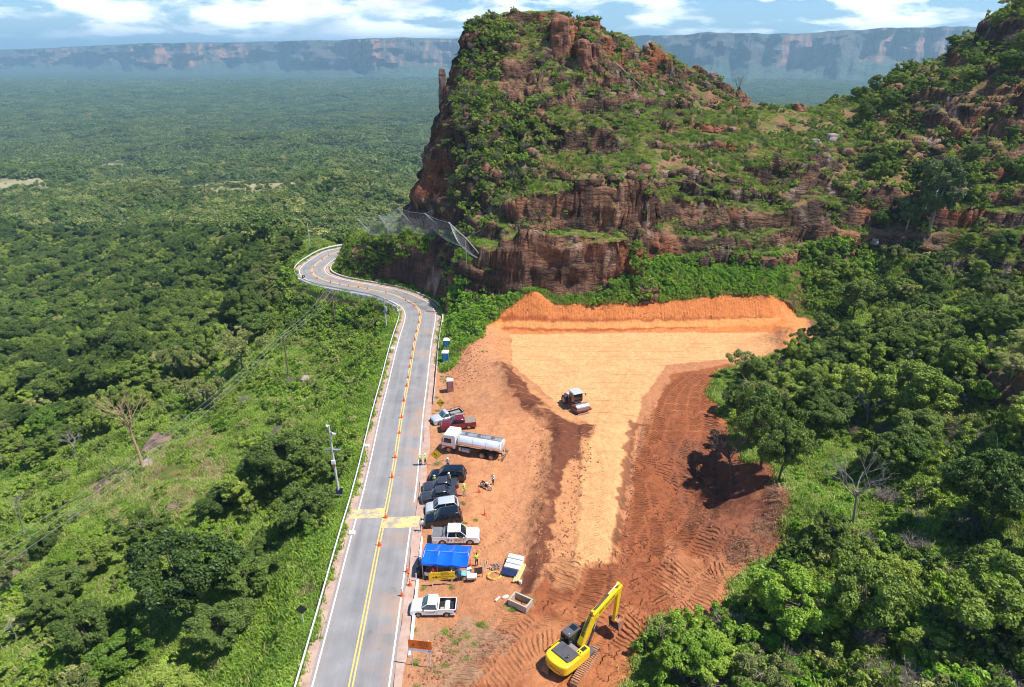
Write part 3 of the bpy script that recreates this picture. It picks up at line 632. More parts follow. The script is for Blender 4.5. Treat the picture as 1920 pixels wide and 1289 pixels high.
def ground_mat():
    m, nt, b, out = nmat('ground_soil_and_turf'); N = nt.nodes.new; L = nt.links.new
    at = N('ShaderNodeAttribute'); at.attribute_name = 'Col'
    ph = N('ShaderNodeAttribute'); ph.attribute_name = 'trk'; mk = N('ShaderNodeAttribute'); mk.attribute_name = 'msk'
    sp = N('ShaderNodeSeparateXYZ'); L(mk.outputs['Vector'], sp.inputs[0])      # x track mask, y rock mask, z site mask
    geo_ = N('ShaderNodeNewGeometry')
    def noise(sc, det=6, rough=.55, vec=None):
        n = N('ShaderNodeTexNoise'); n.inputs['Scale'].default_value = sc; n.inputs['Detail'].default_value = det; n.inputs['Roughness'].default_value = rough
        L(vec or geo_.outputs['Position'], n.inputs['Vector']); return n
    def math_(op, a, b_=None):
        q = N('ShaderNodeMath'); q.operation = op
        for i, v in enumerate((a, b_)):
            if v is None: continue
            if isinstance(v, (int, float)): q.inputs[i].default_value = v
            else: L(v, q.inputs[i])
        return q.outputs[0]
    n1 = noise(1.4, 8, .65); n2 = noise(6.0, 4, .6)
    v1 = N('ShaderNodeMapRange'); v1.inputs[1].default_value = .3; v1.inputs[2].default_value = .7; v1.inputs[3].default_value = .80; v1.inputs[4].default_value = 1.20
    L(n1.outputs[0], v1.inputs[0])
    v2 = N('ShaderNodeMapRange'); v2.inputs[1].default_value = .3; v2.inputs[2].default_value = .7; v2.inputs[3].default_value = .82; v2.inputs[4].default_value = 1.18
    L(n2.outputs[0], v2.inputs[0])
    var = math_('MULTIPLY', v1.outputs[0], v2.outputs[0])
    # less variation on the rolled pad
    mul = N('ShaderNodeMixRGB'); mul.blend_type = 'MULTIPLY'; mul.inputs[0].default_value = .8; L(at.outputs['Color'], mul.inputs[1]); L(var, mul.inputs[2])
    # strata streaks on rock
    mp = N('ShaderNodeMapping'); mp.inputs['Scale'].default_value = (.3, .3, 1.1); L(geo_.outputs['Position'], mp.inputs[0])
    ns = noise(1.0, 6, .6, mp.outputs[0])
    rs = N('ShaderNodeMapRange'); rs.inputs[1].default_value = .35; rs.inputs[2].default_value = .65; rs.inputs[3].default_value = .72; rs.inputs[4].default_value = 1.22; L(ns.outputs[0], rs.inputs[0])
    mr = N('ShaderNodeMixRGB'); mr.blend_type = 'MULTIPLY'; L(sp.outputs[1], mr.inputs[0]); L(mul.outputs[0], mr.inputs[1]); L(rs.outputs[0], mr.inputs[2])
    # vertical water stains
    mp2 = N('ShaderNodeMapping'); mp2.inputs['Scale'].default_value = (.9, .9, .12); L(geo_.outputs['Position'], mp2.inputs[0])
    nst = noise(1.0, 4, .6, mp2.outputs[0]); rst = N('ShaderNodeMapRange'); rst.inputs[1].default_value = .5; rst.inputs[2].default_value = .68; rst.inputs[3].default_value = 1.0; rst.inputs[4].default_value = .5; L(nst.outputs[0], rst.inputs[0])
    mr2 = N('ShaderNodeMixRGB'); mr2.blend_type = 'MULTIPLY'; L(sp.outputs[1], mr2.inputs[0]); L(mr.outputs[0], mr2.inputs[1]); L(rst.outputs[0], mr2.inputs[2])
    L(mr2.outputs[0], b.inputs['Base Color']); b.inputs['Roughness'].default_value = .95; b.inputs['Specular IOR Level'].default_value = .15
    # bump: grain + cracks + cleat prints
    vor = N('ShaderNodeTexVoronoi'); vor.feature = 'DISTANCE_TO_EDGE'; vor.inputs['Scale'].default_value = .55
    mp3 = N('ShaderNodeMapping'); mp3.inputs['Scale'].default_value = (.8, .8, 1.6); L(geo_.outputs['Position'], mp3.inputs[0]); nn = noise(.9, 4); 
    ad = N('ShaderNodeMixRGB'); ad.blend_type = 'ADD'; ad.inputs[0].default_value = .8; L(mp3.outputs[0], ad.inputs[1]); L(nn.outputs[1], ad.inputs[2]); L(ad.outputs[0], vor.inputs['Vector'])
    vr = math_('MULTIPLY', math_('MINIMUM', vor.outputs[0], .12), 5.0)
    rockh = math_('MULTIPLY', math_('ADD', math_('MULTIPLY', vr, .16), math_('MULTIPLY', ns.outputs[0], 1.2)), sp.outputs[1])
    wob = noise(1.6, 3)
    pw = math_('ADD', ph.outputs['Fac'], math_('MULTIPLY', wob.outputs[0], .35))
    sn = math_('SINE', math_('MULTIPLY', pw, 2*math.pi/.52))
    trh = math_('MULTIPLY', math_('MULTIPLY', math_('MULTIPLY', sn, math_('ADD', wob.outputs[0], .25)), .22), sp.outputs[0])
    grain = math_('ADD', math_('MULTIPLY', n1.outputs[0], .30), math_('MULTIPLY', n2.outputs[0], .08))
    h = math_('ADD', math_('ADD', rockh, trh), grain)
    bp = N('ShaderNodeBump'); bp.inputs['Strength'].default_value = 1.0; bp.inputs['Distance'].default_value = 1.0; L(h, bp.inputs['Height']); L(bp.outputs[0], b.inputs['Normal'])
    return m
def build_ground():
    n = NXG*NYG; V = np.stack([PX, PY, Z], -1).reshape(-1, 3).astype(np.float32)
    idx = np.arange(n).reshape(NYG, NXG)
    Fq = np.stack([idx[:-1, :-1], idx[:-1, 1:], idx[1:, 1:], idx[1:, :-1]], -1).reshape(-1, 4)
    me = bpy.data.meshes.new('ground'); me.vertices.add(n); me.vertices.foreach_set('co', V.ravel())
    me.loops.add(Fq.size); me.loops.foreach_set('vertex_index', Fq.ravel().astype(np.int32))
    me.polygons.add(len(Fq)); me.polygons.foreach_set('loop_start', (np.arange(len(Fq))*4).astype(np.int32)); me.polygons.foreach_set('loop_total', np.full(len(Fq), 4, np.int32))
    me.update(); me.shade_smooth()
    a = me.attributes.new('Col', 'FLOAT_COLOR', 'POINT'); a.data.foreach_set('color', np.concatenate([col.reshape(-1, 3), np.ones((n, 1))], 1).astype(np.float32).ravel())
    a = me.attributes.new('trk', 'FLOAT', 'POINT'); a.data.foreach_set('value', phase.astype(np.float32).ravel())
    a = me.attributes.new('msk', 'FLOAT_VECTOR', 'POINT'); a.data.foreach_set('vector', np.stack([tm, rk*1.0, sm], -1).astype(np.float32).ravel())
    me.materials.append(ground_mat()); o = bpy.data.objects.new('ground', me); COL.objects.link(o); tag(o, kind='structure')
build_ground()

# ------------------------------------------------------------------ far tableland with cliffs
def build_mesa():
    xs = np.arange(-500, 2500, 2.6); n = len(xs)
    topy = np.interp(xs, [-500, 0, 300, 700, 870, 1180, 1400, 1600, 1760, 2500], [104, 97, 83, 76, 73, 68, 67, 60, 58, 60])
    Y0 = np.interp(xs, [-500, 0, 300, 700, 900, 1150, 1300, 1500, 1700, 2500], [8200, 7600, 7200, 6700, 6500, 6500, 5600, 5300, 5200, 5600])
    # walk each column's direction
    dxr = (xs-CX)/F
    U = xs/100.0
    off = fbm(U*.55, 0*U, 3, 4, 201)*950+np.abs(fbm(U*2.1, 0*U, 5, 3, 202))*(-420)+fbm(U*9, 0*U, 5, 3, 205)*60
    topz = np.empty(n)
    for i in range(n):
        p = at_Y(xs[i], topy[i], 7300 if xs[i] < 900 else 6300); topz[i] = p[2]+9*float(fbm(xs[i]/60, 0, 0, 3, 220))
    rows = [(-700, 0.0, 0), (-520, .05, .3), (-380, .12, .5), (-260, .20, .7), (-150, .30, .9), (-90, .38, 1), (-60, .46, 1), (-45, .55, 1), (-30, .64, 1), (-14, .72, 1), (20, .76, 1), (60, .80, 1), (75, .86, 1), (95, .93, 1), (130, .985, 1), (300, 1.0, 1), (900, 1.0, 1), (2500, 1.01, .6), (6000, 1.03, .1), (14000, 1.05, 0)]
    V = []; C = []; tal = .16*fbm(U*1.3, 0*U, 8, 3, 210); low = sstep(.1, .5, fbm(U*.8, 0*U, 9, 2, 211))
    for (dy, h, k) in rows:
        yy = Y0+off+dy*(1+.5*fbm(U*1.7, 0*U, 2, 2, 212))+fbm(U*2.3, 0*U+h*4, 0, 3, 203)*260*k+fbm(U*9, 0*U+h*9, 0, 3, 204)*45*k
        d1 = np.stack([ray(x, 300) for x in xs]); X = d1[:, 0]/1.03*yy
        hh = h+(tal-.10*low)*math.sin(math.pi*min(h, 1))**1.2
        zz = -152+(topz+152)*(hh+.03*k*vn(U*3, h*4, 0, 7)*(h < .98))
        g = fbm(U*13, h*2.2+0*U, 0, 3, 207)*.8+.75*fbm(U*1.3, 0*U, 4, 2, 208)+.25*fbm(U*30, h*2, 0, 2, 209); red = sstep(.12, .5, g)*(h > .33)*(h < .97)
        c = mixc(np.broadcast_to(C3(.04, .07, .035), (n, 3)), np.broadcast_to(C3(.36, .14, .08), (n, 3)), red*.6)
        cliff = (h > .33)*(h < .97)*(1-red)
        c = mixc(c, np.broadcast_to(C3(.07, .05, .045), (n, 3)), cliff*.8)
        V.append(np.stack([X, yy, zz], 1)); C.append(c)
    V = np.array(V); R = len(rows); idx = np.arange(R*n).reshape(R, n)
    Fq = np.stack([idx[:-1, :-1], idx[:-1, 1:], idx[1:, 1:], idx[1:, :-1]], -1).reshape(-1, 4)
    me = bpy.data.meshes.new('hills'); me.from_pydata(V.reshape(-1, 3).tolist(), [], Fq.tolist()); me.update()
    a = me.attributes.new('Col', 'FLOAT_COLOR', 'POINT'); a.data.foreach_set('color', np.concatenate([np.array(C).reshape(-1, 3), np.ones((R*n, 1))], 1).astype(np.float32).ravel())
    m, nt, b, out = nmat('far_cliff_rock'); N = nt.nodes.new; L = nt.links.new
    at = N('ShaderNodeAttribute'); at.attribute_name = 'Col'; g = N('ShaderNodeNewGeometry'); mp = N('ShaderNodeMapping'); mp.inputs['Scale'].default_value = (.02, .02, .012); L(g.outputs['Position'], mp.inputs[0])
    nn = N('ShaderNodeTexNoise'); nn.inputs['Scale'].default_value = 1; nn.inputs['Detail'].default_value = 8; L(mp.outputs[0], nn.inputs['Vector'])
    r = N('ShaderNodeMapRange'); r.inputs[1].default_value = .3; r.inputs[2].default_value = .7; r.inputs[3].default_value = .5; r.inputs[4].default_value = 1.5; L(nn.outputs[0], r.inputs[0])
    mu = N('ShaderNodeMixRGB'); mu.blend_type = 'MULTIPLY'; mu.inputs[0].default_value = 1; L(at.outputs['Color'], mu.inputs[1]); L(r.outputs[0], mu.inputs[2])
    L(mu.outputs[0], b.inputs['Base Color']); b.inputs['Roughness'].default_value = 1
    bp = N('ShaderNodeBump'); bp.inputs['Distance'].default_value = 18; L(nn.outputs[0], bp.inputs['Height']); L(bp.outputs[0], b.inputs['Normal'])
    me.materials.append(m); o = bpy.data.objects.new('hills', me); COL.objects.link(o); tag(o, kind='structure')
build_mesa()

# ------------------------------------------------------------------ road, shoulders, markings
def strip(name, o0, o1, dz, i0, i1, mat, nseg=1, parent=None, edge=0.0, kind='structure', step=1):
    V = []; Fc = []; UV = []
    ks = list(range(i0, i1+1, step))
    for k in ks:
        for q in range(nseg+1):
            o = o0+(o1-o0)*q/nseg
            if edge and q in (0, nseg): o += edge*vn(k*.31, q*3.3, 0, 9)*(1 if q else 1)
            V.append(road_pt(k, o, dz)); UV.append((o, RS[min(k, len(RS)-1)]))
    m = nseg+1
    for j in range(len(ks)-1):
        for q in range(nseg): Fc.append((j*m+q, j*m+q+1, (j+1)*m+q+1, (j+1)*m+q))
    o = mesh_obj(name, V, Fc, mat, parent)
    uv = o.data.uv_layers.new(name='UVMap')
    li = np.empty(len(o.data.loops), np.int32); o.data.loops.foreach_get('vertex_index', li)
    uv.data.foreach_set('uv', np.array(UV, np.float32)[li].ravel())
    o.data.flip_normals() if o.data.polygons[0].normal.z < 0 else None
    if kind: tag(o, kind=kind)
    return o
def asphalt():
    m, nt, b, out = nmat('asphalt'); N = nt.nodes.new; L = nt.links.new
    uv = N('ShaderNodeUVMap'); sp = N('ShaderNodeSeparateXYZ'); L(uv.outputs[0], sp.inputs[0])
    g = N('ShaderNodeNewGeometry')
    n1 = N('ShaderNodeTexNoise'); n1.inputs['Scale'].default_value = .35; n1.inputs['Detail'].default_value = 6; L(g.outputs['Position'], n1.inputs['Vector'])
    n2 = N('ShaderNodeTexNoise'); n2.inputs['Scale'].default_value = 9; n2.inputs['Detail'].default_value = 4; L(g.outputs['Position'], n2.inputs['Vector'])
    mp = N('ShaderNodeMapping'); mp.inputs['Scale'].default_value = (1.3, .06, 1); L(uv.outputs[0], mp.inputs[0])
    n3 = N('ShaderNodeTexNoise'); n3.inputs['Scale'].default_value = 1; n3.inputs['Detail'].default_value = 5; L(mp.outputs[0], n3.inputs['Vector'])
    # wheel paths: polished lighter-darker bands along each lane
    wv = N('ShaderNodeMath'); wv.operation = 'MULTIPLY'; L(sp.outputs[0], wv.inputs[0]); wv.inputs[1].default_value = 2*math.pi/1.65
    cs = N('ShaderNodeMath'); cs.operation = 'COSINE'; L(wv.outputs[0], cs.inputs[0])
    s1 = N('ShaderNodeMath'); s1.operation = 'MULTIPLY_ADD'; L(cs.outputs[0], s1.inputs[0]); s1.inputs[1].default_value = .025; s1.inputs[2].default_value = 0
    tot = N('ShaderNodeMath'); tot.operation = 'ADD'; L(n1.outputs[0], tot.inputs[0]); L(s1.outputs[0], tot.inputs[1])
    t2 = N('ShaderNodeMath'); t2.operation = 'ADD'; L(tot.outputs[0], t2.inputs[0]); L(n3.outputs[0], t2.inputs[1])
    r = N('ShaderNodeMapRange'); r.inputs[1].default_value = .62; r.inputs[2].default_value = 1.38; r.inputs[3].default_value = 0; r.inputs[4].default_value = 1; L(t2.outputs[0], r.inputs[0])
    cr = N('ShaderNodeValToRGB'); cr.color_ramp.elements[0].color = (.205, .198, .195, 1); cr.color_ramp.elements[1].color = (.355, .34, .328, 1); L(r.outputs[0], cr.inputs[0])
    mu = N('ShaderNodeMixRGB'); mu.blend_type = 'MULTIPLY'; mu.inputs[0].default_value = .35; L(cr.outputs[0], mu.inputs[1]); L(n2.outputs[0], mu.inputs[2])
    mu.inputs[0].default_value = .25
    # dust drifting in from the edges
    ab = N('ShaderNodeMath'); ab.operation = 'ABSOLUTE'; L(sp.outputs[0], ab.inputs[0])
    rr = N('ShaderNodeMapRange'); rr.inputs[1].default_value = 2.4; rr.inputs[2].default_value = 3.6; rr.inputs[3].default_value = 0; rr.inputs[4].default_value = .35; L(ab.outputs[0], rr.inputs[0])
    md = N('ShaderNodeMixRGB'); L(rr.outputs[0], md.inputs[0]); L(mu.outputs[0], md.inputs[1]); md.inputs[2].default_value = (.44, .31, .23, 1)
    vs = N('ShaderNodeTexNoise'); vs.inputs['Scale'].default_value = .16; vs.inputs['Detail'].default_value = 3; L(mp.outputs[0], vs.inputs['Vector'])
    st = N('ShaderNodeTexNoise'); st.inputs['Scale'].default_value = .55; st.inputs['Detail'].default_value = 8; st.inputs['Roughness'].default_value = .7; L(g.outputs['Position'], st.inputs['Vector'])
    sr = N('ShaderNodeMapRange'); sr.inputs[1].default_value = .60; sr.inputs[2].default_value = .72; sr.inputs[3].default_value = 0; sr.inputs[4].default_value = .55; L(st.outputs[0], sr.inputs[0])
    m3 = N('ShaderNodeMixRGB'); L(sr.outputs[0], m3.inputs[0]); L(md.outputs[0], m3.inputs[1]); m3.inputs[2].default_value = (.09, .085, .08, 1)
    s2 = N('ShaderNodeTexNoise'); s2.inputs['Scale'].default_value = .22; s2.inputs['Detail'].default_value = 7; L(g.outputs['Position'], s2.inputs['Vector'])
    rx = N('ShaderNodeMapRange'); rx.inputs[1].default_value = .3; rx.inputs[2].default_value = -3.4; rx.inputs[3].default_value = 0; rx.inputs[4].default_value = .55; L(sp.outputs[0], rx.inputs[0])
    s3 = N('ShaderNodeMapRange'); s3.inputs[1].default_value = .46; s3.inputs[2].default_value = .62; L(s2.outputs[0], s3.inputs[0]); s4 = N('ShaderNodeMath'); s4.operation = 'MULTIPLY'; L(rx.outputs[0], s4.inputs[0]); L(s3.outputs[0], s4.inputs[1])
    m4 = N('ShaderNodeMixRGB'); L(s4.outputs[0], m4.inputs[0]); L(m3.outputs[0], m4.inputs[1]); m4.inputs[2].default_value = (.47, .27, .16, 1); md = m4
    # cracks
    vo = N('ShaderNodeTexVoronoi'); vo.feature = 'DISTANCE_TO_EDGE'; vo.inputs['Scale'].default_value = .16; L(g.outputs['Position'], vo.inputs['Vector'])
    L(md.outputs[0], b.inputs['Base Color']); b.inputs['Roughness'].default_value = .9; b.inputs['Specular IOR Level'].default_value = .25
    bp = N('ShaderNodeBump'); bp.inputs['Distance'].default_value = .01; L(n2.outputs[0], bp.inputs['Height']); L(bp.outputs[0], b.inputs['Normal'])
    return m
def worn(name, c, under, lo, hi, scale=1.3):
    m, nt, b, out = nmat(name); N = nt.nodes.new; L = nt.links.new; g = N('ShaderNodeNewGeometry')
    n = N('ShaderNodeTexNoise'); n.inputs['Scale'].default_value = scale; n.inputs['Detail'].default_value = 9; n.inputs['Roughness'].default_value = .7; L(g.outputs['Position'], n.inputs['Vector'])
    r = N('ShaderNodeMapRange'); r.inputs[1].default_value = lo; r.inputs[2].default_value = hi; L(n.outputs[0], r.inputs[0])
    mx = N('ShaderNodeMixRGB'); L(r.outputs[0], mx.inputs[0]); mx.inputs[1].default_value = (*under, 1); mx.inputs[2].default_value = (*c, 1); L(mx.outputs[0], b.inputs['Base Color'])
    b.inputs['Roughness'].default_value = .75; return m
M_ASP = asphalt(); RI1 = IEND+34
M_SH = worn('shoulder_dust', (.52, .36, .28), (.37, .235, .175), .35, .65, .8)
road = strip('road', -3.6, 3.6, 0.0, 0, RI1, M_ASP, 8)
sh_l = strip('road_shoulder', 3.6, 4.5, -.004, 0, RI1, M_SH, 2)
sh_r = strip('road_shoulder', -4.5, -3.6, -.004, 0, RI1, M_SH, 2, edge=.25)
M_WL = worn('line_white', (.80, .79, .76), (.45, .41, .37), .28, .42, 2.0)
M_YL = worn('line_yellow', (.78, .50, .12), (.42, .33, .24), .30, .46, 2.2)
IB = road_idx(722, 962)
strip('edge_line_marking', 3.20, 3.34, .006, 0, RI1, M_WL); 
strip('edge_line_marking', -3.34, -3.20, .006, 0, IB-3, M_WL); strip('edge_line_marking', -3.34, -3.20, .006, IB+2, RI1, M_WL)
strip('centre_line_marking', .09, .23, .006, 0, RI1, M_YL); strip('centre_line_marking', -.23, -.09, .006, 0, RI1, M_YL)
M_YB = worn('band_yellow', (.80, .58, .17), (.34, .29, .24), .42, .60, .8)
def band(px4):
    P = [at_s(*p) for p in px4]; V = []; Fc = []; n = 12
    for i in range(n+1):
        for (a, b_) in ((P[0], P[1]), (P[3], P[2])):
            V.append((a[0]+(b_[0]-a[0])*i/n, a[1]+(b_[1]-a[1])*i/n, 0))
    V = [(x, y, zs(y)+.012) for x, y, _ in V]
    for i in range(n): Fc.append((2*i, 2*i+2, 2*i+3, 2*i+1))
    o = mesh_obj('cross_band_marking', V, Fc, M_YB); tag(o, kind='structure')
    if o.data.polygons[0].normal.z < 0: o.data.flip_normals()
band([(657, 957), (722, 953), (721, 971), (654, 974)]); band([(719, 971), (788, 968), (784, 989), (715, 991)])

# ------------------------------------------------------------------ air
def haze():
    mb = MB(); mb.box(-30000, 30000, -1000, 31500, -190, 330); m = bpy.data.materials.new('haze'); m.use_nodes = True; nt = m.node_tree; nt.nodes.clear()
    out = nt.nodes.new('ShaderNodeOutputMaterial'); v = nt.nodes.new('ShaderNodeVolumePrincipled'); v.inputs['Density'].default_value = HAZE; v.inputs['Color'].default_value = (.48, .80, 1.0, 1); v.inputs['Anisotropy'].default_value = .1
    nt.links.new(v.outputs[0], out.inputs['Volume']); o = mb.build('haze', m); tag(o, kind='stuff')
HAZE = 1.15e-4
haze()
# ------------------------------------------------------------------ foliage
def leafmat(name, cols, trans=.28, rough=.6):
    """leaf colour from a per-leaf value and a per-plant value"""
    m, nt, b, out = nmat(name); N = nt.nodes.new; L = nt.links.new
    at = N('ShaderNodeAttribute'); at.attribute_name = 'leaf'; oi = N('ShaderNodeObjectInfo')
    s = N('ShaderNodeMath'); s.operation = 'MULTIPLY_ADD'; L(at.outputs['Fac'], s.inputs[0]); s.inputs[1].default_value = .42
    h = N('ShaderNodeMath'); h.operation = 'MULTIPLY'; L(oi.outputs['Random'], h.inputs[0]); h.inputs[1].default_value = .62; L(h.outputs[0], s.inputs[2])
    cr = N('ShaderNodeValToRGB'); el = cr.color_ramp.elements
    for i, c in enumerate(cols):
        p = i/(len(cols)-1)
        if i == 0: e = el[0]
        elif i == len(cols)-1: e = el[-1]
        else: e = el.new(p)
        e.position = p; e.color = (*c, 1)
    L(s.outputs[0], cr.inputs[0])
    d = N('ShaderNodeBsdfDiffuse'); t = N('ShaderNodeBsdfTranslucent'); g = N('ShaderNodeBsdfGlossy'); g.inputs['Roughness'].default_value = .45; g.inputs['Color'].default_value = (1, 1, 1, 1)
    mu = N('ShaderNodeMixRGB'); mu.blend_type = 'MULTIPLY'; mu.inputs[0].default_value = 1; L(cr.outputs[0], mu.inputs[1]); mu.inputs[2].default_value = (1.25, 1.35, .7, 1)
    L(cr.outputs[0], d.inputs[0]); L(mu.outputs[0], t.inputs[0]); m1 = N('ShaderNodeMixShader'); m1.inputs[0].default_value = trans; L(d.outputs[0], m1.inputs[1]); L(t.outputs[0], m1.inputs[2])
    m2 = N('ShaderNodeMixShader'); m2.inputs[0].default_value = .015; L(m1.outputs[0], m2.inputs[1]); L(g.outputs[0], m2.inputs[2]); L(m2.outputs[0], out.inputs[0]); nt.nodes.remove(b)
    return m
G_DARK = leafmat('leaf_dark', [(0.056, 0.095, 0.025), (0.097, 0.157, 0.034), (0.160, 0.228, 0.046), (0.243, 0.315, 0.067)])
G_MID = leafmat('leaf_mid', [(0.090, 0.144, 0.033), (0.177, 0.254, 0.045), (0.291, 0.371, 0.062), (0.443, 0.506, 0.100)])
G_BRIGHT = leafmat('leaf_bright', [(0.099, 0.181, 0.026), (0.173, 0.291, 0.032), (0.282, 0.415, 0.051), (0.447, 0.555, 0.083)], .32)
G_OLIVE = leafmat('leaf_olive', [(0.130, 0.146, 0.043), (0.215, 0.241, 0.073), (0.344, 0.362, 0.112), (0.499, 0.475, 0.173)])
G_GRASS = leafmat('grass_blade', [(0.125, 0.196, 0.030), (0.211, 0.323, 0.048), (0.336, 0.435, 0.077), (0.504, 0.504, 0.168)], .3)
G_DRYG = leafmat('dry_blade', [(0.250, 0.225, 0.088), (0.375, 0.325, 0.138), (0.525, 0.438, 0.213), (0.600, 0.512, 0.288)], .25)
G_GREY = leafmat('dry_twig', [(0.140, 0.120, 0.100), (0.200, 0.170, 0.140), (0.280, 0.235, 0.190), (0.360, 0.300, 0.250)], .1)
G_YEL = leafmat('leaf_yellow', [(0.150, 0.163, 0.025), (0.250, 0.250, 0.037), (0.375, 0.350, 0.050), (0.450, 0.413, 0.075)], .3)
G_SAGE = leafmat('leaf_sage', [(0.060, 0.090, 0.035), (0.100, 0.145, 0.055), (0.160, 0.215, 0.085), (0.230, 0.290, 0.120)])
BARK = paint('bark', (.13, .10, .075), .9, var=.3, scale=4, bump=.02)
BARKP = paint('bark_pale', (.27, .235, .20), .85, var=.25, scale=3, bump=.02)
BARKY = paint('bark_golden', (.42, .28, .15), .85, var=.25, scale=2)
RS_ = np.random.RandomState(11)
def leaf_mesh(name, C, Nn, size, val, mat, aspect=1.6, fold=.25):
    """one bent leaf (two triangles pairs) per centre, facing roughly along its normal"""
    n = len(C); Nn = Nn/np.linalg.norm(Nn, axis=1)[:, None]
    r = RS_.normal(size=(n, 3)); a = np.cross(Nn, r); a /= np.linalg.norm(a, axis=1)[:, None]; b = np.cross(Nn, a)
    s = (size*RS_.uniform(.6, 1.35, n))[:, None]
    A = a*s*.5*aspect; B = b*s*.5
    v = np.stack([C-A, C-B*1.0+Nn*s*fold*.5-A*.1, C+A, C+B*1.0+Nn*s*fold*.5-A*.1], 1).reshape(-1, 3)
    me = bpy.data.meshes.new(name); me.vertices.add(4*n); me.vertices.foreach_set('co', v.astype(np.float32).ravel())
    # two triangles sharing the mid rib
    q = np.arange(n)*4; T = np.stack([q, q+1, q+2, q, q+2, q+3], 1).reshape(-1)
    me.loops.add(len(T)); me.loops.foreach_set('vertex_index', T.astype(np.int32)); me.polygons.add(2*n)
    me.polygons.foreach_set('loop_start', (np.arange(2*n)*3).astype(np.int32)); me.polygons.foreach_set('loop_total', np.full(2*n, 3, np.int32)); me.update()
    at = me.attributes.new('leaf', 'FLOAT', 'POINT'); at.data.foreach_set('value', np.repeat(np.clip(val, 0, 1), 4).astype(np.float32))
    me.materials.append(mat); return me
def blobs_to_leaves(B, n, jit=.25):
    """B: list of (centre, radius); leaves on the shells, skipped where deep inside another blob"""
    Cs = np.array([b[0] for b in B]); R = np.array([b[1] for b in B]); w = R**2; w = w/w.sum()
    k = RS_.choice(len(B), n, p=w); d = RS_.normal(size=(n, 3)); d[:, 2] += .35; d /= np.linalg.norm(d, axis=1)[:, None]
    rad = R[k]*RS_.uniform(.35, 1.25, n)**.6
    C = Cs[k]+d*rad[:, None]*np.array([1, 1, .8])
    D = np.sqrt(((C[:, None, :].astype(np.float32)-Cs[None].astype(np.float32))**2).sum(2))/R[None]; D[np.arange(n), k] = 9
    keep = D.min(1) > .55; tone = RS_.uniform(0, 1, len(B))[k]
    Nn = d+RS_.normal(size=(n, 3))*jit+np.array([0, 0, .35])
    return C[keep], Nn[keep], (tone*.55+RS_.uniform(0, .45, n))[keep]
def crown_blobs(rx, rz, zc, nb, rb, up=0.0, flat=.0):
    B = []
    for _ in range(nb):
        d = RS_.normal(size=3); d /= np.linalg.norm(d); d[2] = d[2]*.9+up
        q = RS_.uniform(.45, 1.0)**.5
        lump = 1+.28*math.sin(3*math.atan2(d[1], d[0])+nb)
        c0 = np.array([d[0]*rx*q*lump, d[1]*rx*q*lump, zc+d[2]*rz*q]); r0 = rb*RS_.uniform(.5, 1.2); B.append((c0, r0*.8))
        for _k in range(4):
            e = RS_.normal(size=3); e[2] = abs(e[2])*.8; e /= np.linalg.norm(e); B.append((c0+e*r0*.75, r0*RS_.uniform(.28, .5)))
    return B
def limbs(mb, base, top, spread, n, r, rng_, sub=3, B=None):
    """tapered trunk with forking limbs; each limb heads for a leaf mass when there is one"""
    base = Vector(base); top = Vector(top); pts = [base]
    for k in range(1, 5): pts.append(base.lerp(top, k/4)+Vector((rng_.uniform(-.12, .12), rng_.uniform(-.12, .12), 0))*r*8)
    mb.path(pts, [r*1.35, r, r*.85, r*.7, r*.5], 7)
    for i in range(n):
        f = rng_.uniform(.35, 1); p = base.lerp(top, f)
        if B is not None: q = Vector(B[rng_.randrange(len(B))][0])
        else:
            a = rng_.uniform(0, 6.28); q = p+Vector((math.cos(a)*spread, math.sin(a)*spread, rng_.uniform(.3, 1.1)*spread))
        m = p.lerp(q, .5)+Vector((0, 0, -.12*(q-p).length)); rr = r*.42
        mb.path([p, m, q], [rr, rr*.6, rr*.25], 5)
        for s in range(sub):
            a = m.lerp(q, rng_.uniform(.2, 1)); dd = Vector((rng_.uniform(-1, 1), rng_.uniform(-1, 1), rng_.uniform(-.1, 1)))*(q-p).length*.35
            mb.path([a, a+dd*.5, a+dd+Vector((0, 0, .1))], [rr*.35, rr*.25, rr*.1], 4)
PROTO = {}
def make_tree(key, mat, rx, rz, zc, nb, rb, nl, ls, r=.16, up=0, bark=BARK, seed=1, nlimb=14, jit=.8):
    rg = random.Random(seed); B = crown_blobs(rx, rz, zc, nb, rb, up)
    C, Nn, v = blobs_to_leaves(B, nl, jit)
    me = leaf_mesh('crown_'+key, C, Nn, ls, v, mat)
    mb = MB(); limbs(mb, (0, 0, -.6), (rg.uniform(-.3, .3), rg.uniform(-.3, .3), zc), rx, nlimb, r, rg, 2, B)
    tm_ = bpy.data.meshes.new('trunk_'+key); tm_.from_pydata(mb.v, [], mb.f); tm_.update(); tm_.shade_smooth(); tm_.materials.append(bark)
    PROTO[key] = (me, tm_)
make_tree('dense', G_DARK, 3.6, 2.5, 4.6, 62, .9, 34000, .150, .17, .1, seed=1)
make_tree('round', G_MID, 3.4, 2.3, 4.3, 56, .82, 32000, .145, .16, .1, seed=2)
make_tree('open', G_OLIVE, 3.8, 1.6, 4.8, 30, .85, 14000, .150, .15, .05, BARKP, 3, 20)
make_tree('tall', G_DARK, 2.7, 3.6, 6.4, 40, 1.05, 27000, .155, .2, .0, seed=4)
make_tree('sage', G_SAGE, 2.9, 3.1, 5.4, 40, 1.0, 26000, .19, .2, .1, BARKP, seed=8)
make_tree('bright', G_BRIGHT, 3.1, 2.2, 3.6, 54, .75, 32000, .150, .14, .1, seed=5)
make_tree('sparse', G_MID, 2.8, 2.0, 4.2, 20, .7, 5200, .180, .1, .0, BARKP, 6, 16)
